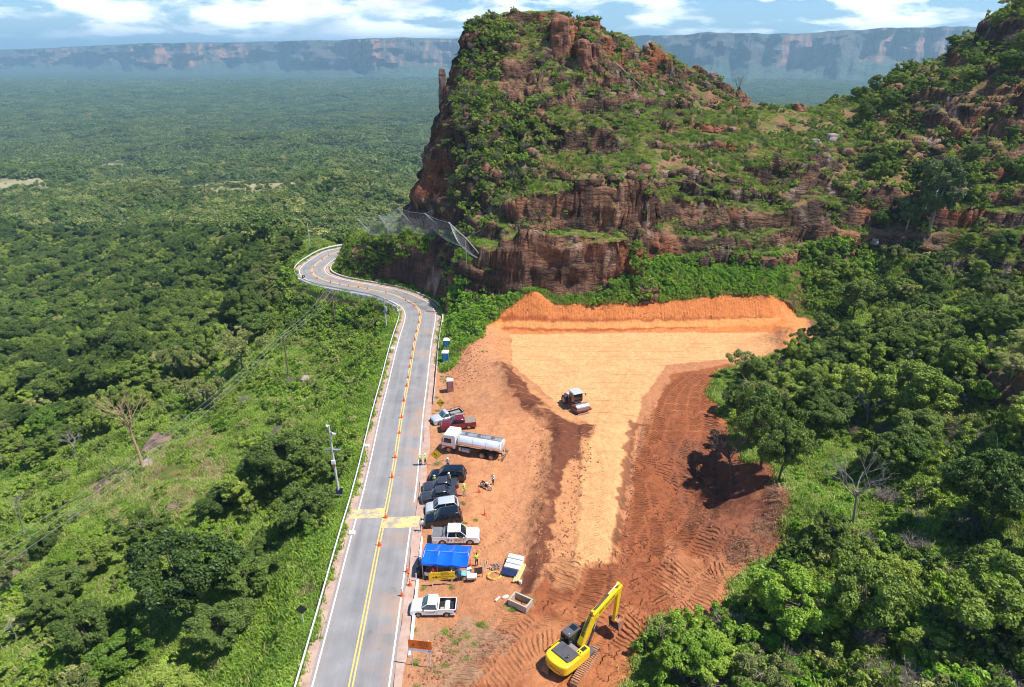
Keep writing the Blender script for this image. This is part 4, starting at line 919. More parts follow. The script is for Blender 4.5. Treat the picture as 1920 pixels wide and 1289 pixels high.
def make_bush(key, mat, rx, rz, nb, rb, nl, ls, seed, jit=.75, stems=6):
    rg = random.Random(seed); B = crown_blobs(rx, rz, rz*.75, nb, rb, .15); C, Nn, v = blobs_to_leaves(B, nl, jit); k = C[:, 2] > -.05
    me = leaf_mesh('bush_'+key, C[k], Nn[k], ls, v[k], mat)
    mb = MB()
    for i in range(stems):
        q = B[rg.randrange(len(B))][0]; mb.path([(0, 0, -.25), (q[0]*.4, q[1]*.4, q[2]*.6), tuple(q)], [.035, .025, .01], 4)
    tm_ = bpy.data.meshes.new('stems_'+key); tm_.from_pydata(mb.v, [], mb.f); tm_.update(); tm_.materials.append(BARK)
    PROTO[key] = (me, tm_)
make_bush('b_mid', G_MID, 1.0, .75, 16, .36, 2000, .125, 21)
make_bush('b_dark', G_DARK, 1.05, .8, 16, .36, 2000, .125, 22)
make_bush('b_bright', G_BRIGHT, 1.0, .7, 16, .36, 1900, .14, 23)
G_LIME = leafmat('leaf_lime', [(.10, .20, .02), (.17, .32, .028), (.25, .44, .04), (.36, .54, .07)], .34)
make_bush('b_lime', G_LIME, 1.0, .75, 16, .36, 1900, .14, 26)
make_bush('b_olive', G_OLIVE, 1.0, .65, 12, .38, 900, .14, 24, .8)
make_bush('b_loose', G_MID, 1.0, 1.0, 9, .3, 520, .17, 25, .9)
def make_twigs(key, mat, n, r, h, seed):
    rg = random.Random(seed); C = []; 
    mb = MB()
    for i in range(n):
        a = rg.uniform(0, 6.28); q = rg.uniform(.3, 1)*r; z = rg.uniform(.4, 1)*h; p0 = (math.cos(a)*q*.2, math.sin(a)*q*.2, -.1)
        p2 = Vector((math.cos(a)*q, math.sin(a)*q, z)); p1 = Vector(p0).lerp(p2, .5)+Vector((rg.uniform(-.1, .1)*r, rg.uniform(-.1, .1)*r, .1*h))
        mb.path([p0, p1, p2], [.03, .02, .008], 3)
        for s in range(5):
            a0 = p1.lerp(p2, rg.random()); dd = Vector((rg.uniform(-1, 1), rg.uniform(-1, 1), rg.uniform(-.3, 1)))*r*.32
            mb.path([a0, a0+dd], [.012, .005], 3)
    me = bpy.data.meshes.new('bush_'+key); me.from_pydata(mb.v, [], mb.f); me.update(); me.materials.append(mat)
    at = me.attributes.new('leaf', 'FLOAT', 'POINT'); at.data.foreach_set('value', RS_.uniform(0, 1, len(me.vertices)).astype(np.float32)); PROTO[key] = (me, None)
make_twigs('b_dry', G_GREY, 70, 1.1, 1.1, 31)
def make_grass(key, mat, n, r, h, w, seed):
    P = RS_.normal(size=(n, 2))*r*.5; a = RS_.uniform(0, 6.28, n); hh = h*RS_.uniform(.5, 1.2, n); lean = RS_.uniform(.15, .8, n)*hh
    ca, sa = np.cos(a), np.sin(a); z = np.zeros(n); base = np.stack([P[:, 0], P[:, 1], z-.05], 1)
    side = np.stack([-sa, ca, z], 1)*(w*RS_.uniform(.6, 1.4, n))[:, None]; ld = np.stack([ca, sa, z], 1)*lean[:, None]
    up = np.stack([z, z, hh], 1)
    v = np.stack([base-side, base+side, base+ld*.4+up*.7+side*.7, base+ld*.4+up*.7-side*.7, base+ld+up*.9], 1).reshape(-1, 3)
    q = np.arange(n)*5; me = bpy.data.meshes.new('tuft_'+key)
    me.from_pydata(v.tolist(), [], [f for k in q for f in ((k, k+1, k+2, k+3), (k+3, k+2, k+4))]); me.update()
    at = me.attributes.new('leaf', 'FLOAT', 'POINT'); at.data.foreach_set('value', np.repeat(RS_.uniform(0, 1, n), 5).astype(np.float32)); me.materials.append(mat); PROTO[key] = (me, None)
make_grass('g_green', G_GRASS, 150, .75, .42, .03, 1); make_grass('g_dry', G_DRYG, 120, .7, .35, .025, 2); make_grass('g_lush', G_BRIGHT, 150, .7, .5, .045, 3)
# crowns for the middle distance and clumps of crowns for the far plain
G_FARD = leafmat('leaf_far_dark', [(.065, .105, .036), (.105, .16, .05), (.155, .215, .068), (.215, .27, .09)]); G_FARM = leafmat('leaf_far', [(.09, .135, .04), (.145, .20, .058), (.215, .27, .08), (.29, .325, .115)])
for key, mat, sd_ in (('f_dark', G_DARK, 41), ('f_mid', G_FARM, 42), ('f_olive', G_OLIVE, 43)):
    B = crown_blobs(3.4, 2.4, 3.6, 22, 1.2, .15); C, Nn, v = blobs_to_leaves(B, 2200, .5); PROTO[key] = (leaf_mesh('crown_'+key, C, Nn, .46, v, mat, 1.2), None)
def clump(key, mat):
    Cs, Ns, Vs = [], [], []
    for i in range(20):
        B = crown_blobs(3.6, 2.4, 3.4, 12, 1.5, .2); C, Nn, v = blobs_to_leaves(B, 150, .3); o = np.array([*RS_.uniform(-15, 15, 2), RS_.uniform(-1.5, 1.2)])
        Cs.append(C*RS_.uniform(.7, 1.3)+o); Ns.append(Nn); Vs.append(v*.6+RS_.uniform(0, .4))
    PROTO[key] = (leaf_mesh('canopy_'+key, np.concatenate(Cs), np.concatenate(Ns), 1.9, np.concatenate(Vs), mat, 1.2), None)
clump('c_dark', G_FARD); clump('c_mid', G_FARM)

# ------------------------------------------------------------------ one scattered mass = one object (geometry nodes on points)
def scatter(name, keys, pos, idx, rot, scl, kind='stuff'):
    me = bpy.data.meshes.new(name); me.vertices.add(len(pos)); me.vertices.foreach_set('co', np.asarray(pos, np.float32).ravel()); me.update()
    for nm, arr, ty in (('idx', idx, 'INT'), ('rotz', rot, 'FLOAT'), ('scl', scl, 'FLOAT')):
        a = me.attributes.new(nm, ty, 'POINT'); a.data.foreach_set('value', np.asarray(arr, np.int32 if ty == 'INT' else np.float32))
    o = bpy.data.objects.new(name, me); COL.objects.link(o); tag(o, kind=kind)
    ng = bpy.data.node_groups.new('scatter_'+name, 'GeometryNodeTree'); ng.interface.new_socket('Geometry', in_out='INPUT', socket_type='NodeSocketGeometry'); ng.interface.new_socket('Geometry', in_out='OUTPUT', socket_type='NodeSocketGeometry')
    N = ng.nodes.new; L = ng.links.new; gi = N('NodeGroupInput'); go = N('NodeGroupOutput'); jn = N('GeometryNodeJoinGeometry')
    def attr(nm, ty):
        q = N('GeometryNodeInputNamedAttribute'); q.data_type = ty; q.inputs['Name'].default_value = nm; return q.outputs['Attribute']
    ix, rt, sc = attr('idx', 'INT'), attr('rotz', 'FLOAT'), attr('scl', 'FLOAT')
    cx = N('ShaderNodeCombineXYZ'); L(rt, cx.inputs[2])
    for k, key in enumerate(keys):
        src = bpy.data.objects.new('source_'+name+'_'+key, PROTO[key][0])
        oi = N('GeometryNodeObjectInfo'); oi.inputs['Object'].default_value = src
        cmp_ = N('FunctionNodeCompare'); cmp_.data_type = 'INT'; cmp_.operation = 'EQUAL'; L(ix, cmp_.inputs[2]); cmp_.inputs[3].default_value = k
        ip = N('GeometryNodeInstanceOnPoints'); L(gi.outputs[0], ip.inputs['Points']); L(cmp_.outputs[0], ip.inputs['Selection']); L(oi.outputs['Geometry'], ip.inputs['Instance'])
        L(cx.outputs[0], ip.inputs['Rotation']); L(sc, ip.inputs['Scale']); L(ip.outputs[0], jn.inputs[0])
    L(jn.outputs[0], go.inputs[0]); md = o.modifiers.new('scatter', 'NODES'); md.node_group = ng; return o
def visible(x, y, z, tol=1.5, mx=120):
    """in the frame (with a margin) and not hidden by the ground"""
    x, y, z = [np.asarray(a, float) for a in (x, y, z)]
    dep = y*CP-(z-HC)*SP; up = y*SP+(z-HC)*CP; px = CX+F*x/np.maximum(dep, 1); py = CY-F*up/np.maximum(dep, 1)
    ok = (dep > 5) & (px > -mx) & (px < 1920+mx) & (py > -60) & (py < 1289+mx+60)
    if ok.any():
        xi, yi, zi = x[ok], y[ok], z[ok]; hid = np.zeros(xi.shape, bool)
        for f in np.linspace(.55, .985, 26): hid |= terrain_z(xi*f, yi*f) > HC+(zi-HC)*f+tol
        ok[np.nonzero(ok)[0][hid]] = False
    return ok
def wpoly(px): return [hit(*p)[:2] for p in px]
def rand_in(poly, per, rs):
    P = np.array(poly); x0, y0 = P.min(0); x1, y1 = P.max(0); n = int((x1-x0)*(y1-y0)/per)
    x = rs.uniform(x0, x1, n); y = rs.uniform(y0, y1, n); m = inpoly(x, y, poly); return x[m], y[m]
TREES = []      # (key, x, y, scale, named label or None, zrot, group)
BUSHES = []
rs = np.random.RandomState(5)
def fill(lst, poly, per, keys, w, s0, s1, grp, nz=None, avoid=None, maxslope=3.0):
    x, y = rand_in(poly, per, rs)
    m = (samp(insite, x, y) == 0) & (samp(RD, x, y) > 6.6+s1*1.0*(lst is TREES)*2.0)
    if nz is not None: m &= fbm(x*nz[0], y*nz[0], nz[2], 3, 300+int(nz[2])) > nz[1]
    m &= samp(SLO2, x, y) < maxslope
    m &= samp(dt, x, y) > 1.3
    for a in (avoid or []): m &= ~inpoly(x, y, a)
    x, y = x[m], y[m]
    z = terrain_z(x, y); v = visible(x, y, z+2); x, y = x[v], y[v]
    ks = rs.choice(len(keys), len(x), p=np.array(w)/sum(w))
    for i in range(len(x)): lst.append((keys[ks[i]], x[i], y[i], rs.uniform(s0, s1), None, rs.uniform(0, 6.28), grp))
CLEAR = wpoly([(190, 890), (280, 840), (400, 800), (440, 880), (400, 950), (330, 990), (200, 990), (120, 950)])
A_ = wpoly([(-200, 440), (0, 432), (350, 436), (470, 455), (500, 520), (480, 570), (520, 600), (430, 680), (330, 720), (200, 740), (0, 790), (-200, 800)])
fill(TREES, A_, 17, ['dense', 'round', 'tall', 'bright', 'open', 'sparse'], [5, 5, 2, 1, 1.4, 1], .62, 1.15, 'FL')
A2 = wpoly([(-150, 790), (60, 780), (240, 740), (330, 730), (250, 800), (60, 880), (-150, 950)]); fill(TREES, A2, 30, ['round', 'dense', 'open', 'sparse'], [3, 2, 2, 2], .45, .8, 'HL')
B_ = wpoly([(-150, 930), (150, 1020), (340, 1010), (470, 900), (520, 760), (590, 740), (640, 830), (620, 950), (560, 1120), (500, 1289), (400, 1400), (-150, 1400)])
fill(TREES, B_, 40, ['dense', 'round', 'sparse', 'bright', 'open'], [4, 4, 2, 2, 1], .38, .85, 'HL', (.05, -.28, 1))
LEFT = wpoly([(-200, 760), (300, 700), (520, 600), (700, 570), (730, 600), (690, 760), (640, 940), (560, 1150), (500, 1289), (440, 1420), (-200, 1420)])
fill(BUSHES, LEFT, 3.6, ['b_mid', 'b_dark', 'b_bright', 'b_olive', 'b_loose', 'b_dry'], [5, 2, 5, 3, 3, .8], .35, 1.4, 'UL', (.07, -.22, 2), [CLEAR])
fill(BUSHES, CLEAR, 13, ['b_mid', 'b_olive', 'b_loose'], [1, 1, 1], .4, .9, 'UL')
C_ = wpoly([(470, 430), (640, 400), (700, 420), (650, 440), (560, 470), (540, 520), (520, 590), (470, 590)])
fill(TREES, C_, 30, ['round', 'dense', 'open', 'sparse'], [3, 3, 2, 1], .4, .75, 'FL'); fill(BUSHES, C_, 9, ['b_mid', 'b_dark', 'b_olive', 'b_bright'], [3, 3, 1, 2], .8, 1.8, 'UL')
UNDB = wpoly([(560, 545), (600, 570), (700, 570), (735, 600), (690, 640), (560, 620)]); fill(BUSHES, UNDB, 5, ['b_mid', 'b_bright', 'b_dark'], [3, 3, 2], .8, 1.6, 'UL')
# right forest
LOWB = gpoly([(1215, 1430), (1215, 1200), (1240, 1160), (1370, 1120), (1420, 1150), (1700, 1200), (2100, 1230), (2100, 1430)])
MEAD = wpoly([(1480, 860), (1600, 850), (1640, 900), (1620, 980), (1540, 1010), (1490, 990)])
D_ = gpoly([(1500, 700), (1640, 670), (1800, 655), (2100, 655), (2300, 700), (2300, 1400), (1240, 1420), (1230, 1250), (1390, 1160), (1480, 1060), (1520, 960), (1490, 870), (1430, 830), (1410, 760)])
fill(TREES, D_, 32, ['round', 'dense', 'bright', 'open', 'sparse', 'tall'], [5, 3.5, 2.6, 3, 4, 1.2], .5, .95, 'FR', (.06, -.32, 4), [MEAD, LOWB])
fill(TREES, LOWB, 75, ['bright', 'sparse', 'round', 'open'], [2, 4, 2, 2], .4, .7, 'FR')
fill(BUSHES, LOWB, 2.2, ['b_lime', 'b_bright', 'b_mid', 'b_loose', 'b_dry', 'b_olive'], [2.5, 4, 4, 3, 2.5, 2], .5, 1.5, 'UR')
fill(BUSHES, D_, 4.0, ['b_mid', 'b_dark', 'b_bright', 'b_olive', 'b_loose', 'b_dry'], [5, 3, 4, 3, 4, 5.5], .6, 1.7, 'UR', (.07, -.35, 5), [MEAD])
fill(BUSHES, MEAD, 2.2, ['b_lime', 'b_bright', 'b_mid'], [4, 2, 1], .35, .75, 'UR')
E_ = [at_Yc(*p)[:2] for p in [(1540, 600, 131), (1700, 600, 128), (2150, 600, 118), (2200, 100, 190), (1920, 0, 206), (1850, 60, 209), (1700, 130, 209), (1600, 200, 203), (1600, 300, 170), (1560, 380, 160), (1540, 480, 146)]]
fill(TREES, E_, 24, ['round', 'dense', 'open', 'sparse', 'tall'], [4, 5, 2, 2, 1.2], .35, .75, 'HR', (.05, -.18, 6), None, 1.8)
fill(BUSHES, E_, 5.0, ['b_mid', 'b_dark', 'b_olive', 'b_loose', 'b_dry'], [4, 5, 2, 3, 2], .6, 1.6, 'UH', (.06, -.35, 7), None, 2.5)
D2 = wpoly([(1385, 700), (1440, 676), (1560, 652), (1640, 615), (1800, 600), (2000, 600), (2000, 690), (1800, 690), (1640, 700), (1500, 730), (1400, 740)])
fill(TREES, D2, 16, ['round', 'dense', 'open', 'sparse', 'tall'], [4, 5, 2, 1.4, 1.5], .45, .8, 'FR'); fill(BUSHES, D2, 3, ['b_mid', 'b_dark', 'b_bright', 'b_loose', 'b_dry'], [4, 5, 2, 3, 2], .6, 1.6, 'UR')
RB = [road_pt(i, 7.0)[:2] for i in range(BR0-4, IEND+4, 3)]+[road_pt(i, 16.0)[:2] for i in range(IEND+4, BR0-4, -3)]
fill(BUSHES, RB, 2.6, ['b_mid', 'b_bright', 'b_dark', 'b_olive'], [4, 3, 3, 1], .7, 1.5, 'UL')
# butte
F1 = [at_Yc(*p)[:2] for p in [(825, 450, 156), (930, 440, 140), (1000, 330, 150), (1030, 200, 173), (1000, 60, 190), (880, 90, 188), (852, 190, 178), (852, 260, 169.5), (846, 330, 164.5), (838, 390, 160.5)]]
fill(BUSHES, F1, .9, ['b_dark', 'b_mid', 'b_olive', 'b_loose', 'b_dry', 'b_bright'], [5, 5, 3, 3, 2.2, 1.2], .4, 1.25, 'UB', (.09, -.32, 8), None, 4)
F2 = [at_Yc(*p)[:2] for p in [(900, 520, 135), (1200, 500, 136), (1480, 450, 143), (1640, 440, 149), (1660, 180, 204), (1400, 200, 199), (1160, 50, 200), (1040, 20, 194), (930, 30, 193), (1030, 200, 173), (1000, 330, 150), (930, 440, 140)]]
fill(BUSHES, F2, .85, ['b_dark', 'b_mid', 'b_olive', 'b_loose', 'b_dry', 'b_bright'], [1.5, 4, 5, 4, 2, 2.5], .25, .8, 'UB', (.12, -.28, 9), None, 3)
# regrowth on the bank above the cut, on the slope beside the toilets and round the gully
G1 = [at_Yc(*p)[:2] for p in [(1040, 580, 128.8), (1050, 572, 129.5), (1110, 560, 131), (1160, 530, 133), (1200, 503, 137), (1250, 494, 139), (1475, 488, 141), (1475, 560, 132), (1400, 556, 131.8), (1300, 562, 130.9), (1200, 574, 129.7)]]
fill(BUSHES, G1, .62, ['b_lime', 'b_bright', 'b_mid'], [5, 3, 1], .45, .95, 'UG', None, None, 9)
G2 = wpoly([(835, 560), (900, 560), (985, 520), (930, 590), (905, 610), (900, 650), (860, 660), (832, 640), (822, 600)]); fill(BUSHES, G2, .9, ['b_lime', 'b_bright', 'b_mid', 'b_dark'], [4, 3, 2, 1], .6, 1.2, 'UG', None, None, 9)
G3 = [at_Yc(*p)[:2] for p in [(1515, 592, 131), (1500, 480, 144), (1620, 440, 149), (1660, 520, 140), (1600, 600, 130)]]; fill(BUSHES, G3, 1.4, ['b_bright', 'b_mid', 'b_dark'], [3, 3, 1], .8, 1.5, 'UG', None, None, 9)
H_ = [at_s(830, 562)[:2]]+[road_pt(i, -8.0)[:2] for i in range(BR0-6, IEND-4, 3)]+[at_Y(655, 435, 205)[:2], at_Y(740, 420, 172)[:2], at_Y(800, 440, 162)[:2], at_Y(860, 500, 148)[:2]]
fill(BUSHES, H_, 1.5, ['b_dark', 'b_mid', 'b_bright', 'b_olive'], [4, 4, 1, 1], .5, 1.25, 'UC', (.1, -.1, 3), None, 9)

i74 = road_idx(740, 552)
HB = [road_pt(i, -6.7)[:2] for i in range(i74, IEND+2, 2)]+[at_Y(648, 446, 196)[:2], at_Y(675, 448, 177)[:2], at_Y(700, 448, 171)[:2], at_Y(740, 452, 165.5)[:2]]
fill(BUSHES, HB, .42, ['b_dark', 'b_mid', 'b_bright', 'b_olive'], [4, 4, 2, 1], .45, 1.0, 'UC', None, None, 99)

# grass and weeds
def grassfill():
    n = 300000; x = rs.uniform(-150, 150, n); y = rs.uniform(22, 235, n)
    # keep density falling with distance
    keep = rs.uniform(0, 1, n) < np.clip(1.25-y/260, .35, 1); x, y = x[keep], y[keep]
    m = (samp(insite, x, y) == 0) & (samp(RD, x, y) > 4.85) & (samp(SLO2, x, y) < 1.5)
    g = fbm(x*.11, y*.11, 0, 3, 400); z = terrain_z(x, y)
    onb = z > 8; m &= np.where(onb, g > -.12, g > -.6)
    x, y, z, g = x[m], y[m], z[m], g[m]
    v = visible(x, y, z+.5, 1.0, 80); x, y, z, g = x[v], y[v], z[v], g[v]
    c = inpoly(x, y, CLEAR); r = rs.uniform(0, 1, len(x))
    idx = np.where(r < .62, 0, np.where(r < .82, 2, 1)); idx = np.where(c & (r < .6), 1, idx); idx = np.where((z > 8) & (r > .55), 1, idx)
    rdn = samp(RD, x, y); idx = np.where((rdn < 14) & (x < 0) & (r < .8), 2, idx)
    s = rs.uniform(.55, 1.5, len(x)); s = np.where(z > 8, s*.75, s)
    hx = []
    for (px, py, k, sp) in ((834, 868, 7, 6), (850, 776, 6, 5), (808, 757, 3, 3), (832, 708, 6, 5), (836, 712, 4, 4), (776, 1240, 8, 5), (795, 1100, 4, 4), (845, 1102, 4, 4), (906, 670, 7, 5), (866, 944, 4, 4), (889, 975, 3, 3), (870, 982, 3, 3), (905, 1170, 5, 5), (880, 1235, 5, 6), (850, 1220, 5, 8), (778, 1180, 4, 4), (995, 1128, 5, 5), (955, 1142, 6, 8), (800, 1205, 3, 4), (778, 1290, 6, 6), (822, 1250, 8, 20), (850, 1190, 8, 20), (820, 770, 2, 2), (818, 745, 3, 2), (875, 1200, 10, 18)):
        for _ in range(k): q = at_s(px+rs.normal()*sp, py+rs.normal()*sp*.5); hx.append((q[0], q[1], ground(q[0], q[1])))
    hx = np.array(hx); x = np.r_[x, hx[:, 0]]; y = np.r_[y, hx[:, 1]]; z = np.r_[z, hx[:, 2]]; idx = np.r_[idx, rs.choice([0, 1, 2], len(hx), p=[.3, .55, .15])]; s = np.r_[s, rs.uniform(.22, .55, len(hx))]
    scatter('grass', ['g_green', 'g_dry', 'g_lush'], np.stack([x, y, z], 1), idx, rs.uniform(0, 6.28, len(x)), s)
    print('grass', len(x))
grassfill()
def farfill():
    out = []; 
    n = 60000; u = rs.uniform(0, 1, n); d = 170*(900/170)**(u**.72); a = rs.uniform(-1.0, .75, n); x = a*d; y = d
    z = terrain_z(x, y); m = (~inpoly(x, y, A_)) & (z < -18) & (rs.uniform(0, 1, n) < np.clip((d/520)**1.1, .12, 1))
    pn = fbm(x/130, y/130, 0, 4, 105); m &= ~((pn > .12) & (d > 380) & (rs.uniform(0, 1, n) < .80))
    inp = np.zeros(n, bool)
    for P_ in PALE: inp |= inpoly(x, y, P_)
    m &= ~(inp & (rs.uniform(0, 1, n) < .5))
    x, y, z = x[m], y[m], z[m]; v = visible(x, y, z+4, 3); x, y, z = x[v], y[v], z[v]
    idx = rs.choice(3, len(x), p=[.42, .38, .20]); print('far', len(x))
    scatter('distant_woodland', ['f_dark', 'f_mid', 'f_olive'], np.stack([x, y, z-.8], 1), idx, rs.uniform(0, 6.28, len(x)), (rs.uniform(.35, 1.0, len(x))**1.3*1.6+.15)*np.where(inp[m][v], .38, 1))
    n = 30000; u = rs.uniform(0, 1, n); y = 800*(5200/800)**u; x = rs.uniform(-1.0, .75, n)*y; z = terrain_z(x, y)
    m = rs.uniform(0, 1, n) < np.clip((y/1500), .25, 1); 
    for P_ in PALE: m &= ~inpoly(x, y, P_)
    x, y, z = x[m], y[m], z[m]; v = visible(x, y, z+6, 4); x, y, z = x[v], y[v], z[v]
    scatter('plain_canopy', ['c_dark', 'c_mid'], np.stack([x, y, z-1.5], 1), rs.choice(2, len(x), p=[.5, .5]), rs.uniform(0, 6.28, len(x)), rs.uniform(.7, 1.3, len(x))*np.clip(y/2500, .9, 1.8)); print('plain', len(x))
farfill()
# ------------------------------------------------------------------ plants that stand as things of their own
def tree_obj(key, name, x, y, s, rz, label, group=None, cat='tree', sz=1.0, loc=None, cn='crown', tn='trunk'):
    z = ground(x, y); o = empty(name, loc or (x, y, z), rz); u_ = random.uniform(.84, 1.18); o.scale = (s*u_, s*random.uniform(.9, 1.1)/u_**.3, s*sz)
    me, tr = PROTO[key]
    if tr is not None:
        c = bpy.data.objects.new(cn, me); COL.objects.link(c); c.parent = o
        t = bpy.data.objects.new(tn, tr); COL.objects.link(t); t.parent = o
    else:
        bpy.data.objects.remove(o); o = bpy.data.objects.new(name, me); COL.objects.link(o); o.location = loc or (x, y, z); o.rotation_euler = (0, 0, rz); o.scale = (s, s, s*sz)
    return tag(o, label, cat, group)
HAND = [  # key, base pixel, scale, height factor, label
 ('dense', (355, 1165), 1.45, 1.0, 'biggest dark green round tree at the bottom left, well away from the road'),
 ('dense', (545, 915), 1.05, 1.05, 'dark leafy tree just left of the pole that carries the white camera box'),
 ('tall', (508, 935), .85, 1.0, 'narrow dark tree left of the roadside camera pole, behind its darker neighbour'),
 ('open', (455, 700), 1.35, 1.0, 'wide olive spreading tree with pale limbs beside the upper wooden power pole'),
 ('open', (385, 770), 1.05, .9, 'pale-limbed olive tree below the power lines, left of the grass strip'),
 ('bright', (98, 815), 1.05, .9, 'bright light green tree standing out of the dark forest at the left edge'),
 ('bright', (235, 1265), .85, .9, 'bright green bushy tree at the bottom left corner of the slope'),
 ('round', (625, 905), .7, 1.0, 'small green tree touching the foot of the roadside camera pole'),
 ('round', (480, 1120), .85, .9, 'mid green tree just right of the biggest dark tree on the left slope'),
 ('open', (533, 462), .6, .9, 'small yellowish tree beyond the far bend of the road'),
 ('dense', (1425, 880), 1.15, 1.35, 'dark tree at the edge of the red soil that shades the dug pit'),
 ('dense', (1375, 780), .68, 1.0, 'leftmost tree overhanging the tracked red soil below the pad'),
 ('round', (1465, 770), .85, 1.0, 'glossy green tree over the fallen pale logs by the pad corner'),
 ('dense', (1460, 905), .95, 1.3, 'dark tree between the spoil heap and the bright meadow'),
 ('round', (1400, 835), .9, 1.2, 'mid green tree behind the one that shades the dug pit'),
 ('dense', (1545, 715), .85, .9, 'dark tree at the upper right end of the red soil'),
 ('round', (1620, 705), .95, .9, 'green tree right of the dark one at the upper end of the red soil'),
 ('tall', (1600, 600), 1.0, .9, 'narrow dark tree beside the cleared gully path'),
 ('round', (1700, 790), 1.35, .95, 'big rounded light green tree behind the meadow on the right'),
 ('round', (1590, 765), 1.0, 1.0, 'green tree between the log pile tree and the big rounded tree'),
 ('dense', (1560, 800), .8, .9, 'low dark tree in front of the big rounded tree on the right'),
 ('sage', (1742, 440), 1.6, 1.25, 'tallest tree on the right, rising in front of the dark rock ledges'),
 ('sage', (1700, 430), .95, .9, 'slender tree at the left foot of the tallest tree on the right'),
 ('bright', (1480, 1190), 1.2, .9, 'large bright green bushy tree at the lower right of the red soil'),
 ('bright', (1280, 1270), .85, 1.0, 'bright green tree at the bottom edge, right of the yellow excavator'),
 ('round', (1610, 1190), 1.1, 1.0, 'broad green tree right of the large bright bushy tree'),
 ('dense', (1850, 1000), 1.3, 1.0, 'wide dark tree at the right edge, level with the spoil heap'),
 ('round', (1850, 1200), 1.2, .9, 'broad green tree in the bottom right corner'),
 ('bright', (1340, 1265), .7, .8, 'low bright green tree at the bottom edge, second right of the excavator'),
]
for (key, px, s, sz, lab) in HAND:
    p = hit(*px); TREES.append((key, p[0], p[1], s, lab, rs.uniform(0, 6.28), None, sz))
# thin out random trees standing too close to a named one
named = [(t[1], t[2], t[3]) for t in TREES if t[4]]
def clear_of(t):
    if t[4]: return True
    return all(math.hypot(t[1]-n[0], t[2]-n[1]) > 2.2*(n[2]+t[3]) for n in named)
TREES = [t for t in TREES if clear_of(t)]
TREES.sort(key=lambda t: (t[4] is None, math.hypot(t[1], t[2])/t[3]))
GRPT = {'FL': ('trees of the dense forest left of the road', {'dense': 'dark dense tree in the continuous forest left of the road', 'round': 'mid green round tree in the continuous forest left of the road', 'tall': 'tall dark tree in the continuous forest left of the road', 'bright': 'fresh green tree in the continuous forest left of the road', 'open': 'olive open-crowned tree in the continuous forest left of the road', 'sparse': 'thin loose tree in the continuous forest left of the road'}),
 'HL': ('trees on the grassy slope left of the road', {'dense': 'dark dense tree on the grassy slope below the road', 'round': 'mid green round tree on the grassy slope below the road', 'bright': 'fresh green tree on the grassy slope below the road', 'open': 'olive open-crowned tree on the grassy slope below the road', 'sparse': 'thin loose tree on the grassy slope below the road'}),
 'FR': ('trees of the thicket right of the red soil', {'dense': 'dark dense tree in the thicket right of the red soil', 'round': 'mid green round tree in the thicket right of the red soil', 'tall': 'tall dark tree in the thicket right of the red soil', 'bright': 'fresh green tree in the thicket right of the red soil', 'open': 'olive open-crowned tree in the thicket right of the red soil', 'sparse': 'thin loose tree in the thicket right of the red soil'}),
 'HR': ('trees on the rocky hill at the right edge', {'dense': 'dark dense tree on the rocky hill at the right edge', 'round': 'mid green round tree on the rocky hill at the right edge', 'tall': 'tall dark tree on the rocky hill at the right edge', 'open': 'olive open-crowned tree on the rocky hill at the right edge', 'sparse': 'thin loose tree on the rocky hill at the right edge'})}
nt_ = 0; rest = []
for t in TREES:
    if t[4]: tree_obj(t[0], 'tree', t[1], t[2], t[3], t[5], t[4], sz=t[7]); nt_ += 1
    elif nt_ < 290:
        g, labs = GRPT[t[6]]; tree_obj(t[0], 'tree', t[1], t[2], t[3], t[5], labs[t[0]], g+': '+t[0]+' ones', sz=rs.uniform(.85, 1.15)); nt_ += 1
    else: rest.append(t)
TK = ['sage', 'dense', 'round', 'tall', 'bright', 'open', 'sparse']
R_ = [t for t in rest]
scatter('woodland', TK, [(t[1], t[2], ground(t[1], t[2])-.3) for t in R_], [TK.index(t[0]) for t in R_], [t[5] for t in R_], [t[3] for t in R_])
BUSHES.sort(key=lambda t: math.hypot(t[1], t[2])/t[3])
KN = {'b_lime': 'lime green', 'b_mid': 'mid green', 'b_dark': 'dark green', 'b_bright': 'bright green', 'b_olive': 'olive green', 'b_loose': 'loose open', 'b_dry': 'dry grey leafless'}
GN_ = {'UL': 'on the slope left of the road', 'UR': 'in the thicket right of the red soil', 'UH': 'on the rocky hill at the right edge', 'UB': 'on the tall rocky butte', 'UG': 'on the green bank above the cut face', 'UC': 'on the road-cut cliff by the bend'}
nb_ = 0; rest = []
for t in BUSHES:
    if nb_ < 240: tree_obj(t[0], 'bush', t[1], t[2], t[3], t[5], KN[t[0]]+' bush '+GN_[t[6]], KN[t[0]]+' bushes '+GN_[t[6]], 'bush', rs.uniform(.8, 1.2), cn='foliage', tn='stems'); nb_ += 1
    else: rest.append(t)
BK = ['b_lime', 'b_mid', 'b_dark', 'b_bright', 'b_olive', 'b_loose', 'b_dry']
scatter('undergrowth', BK, [(t[1], t[2], ground(t[1], t[2])-.1) for t in rest], [BK.index(t[0]) for t in rest], [t[5] for t in rest], [t[3] for t in rest])
print('trees', len(TREES), 'bushes', len(BUSHES))
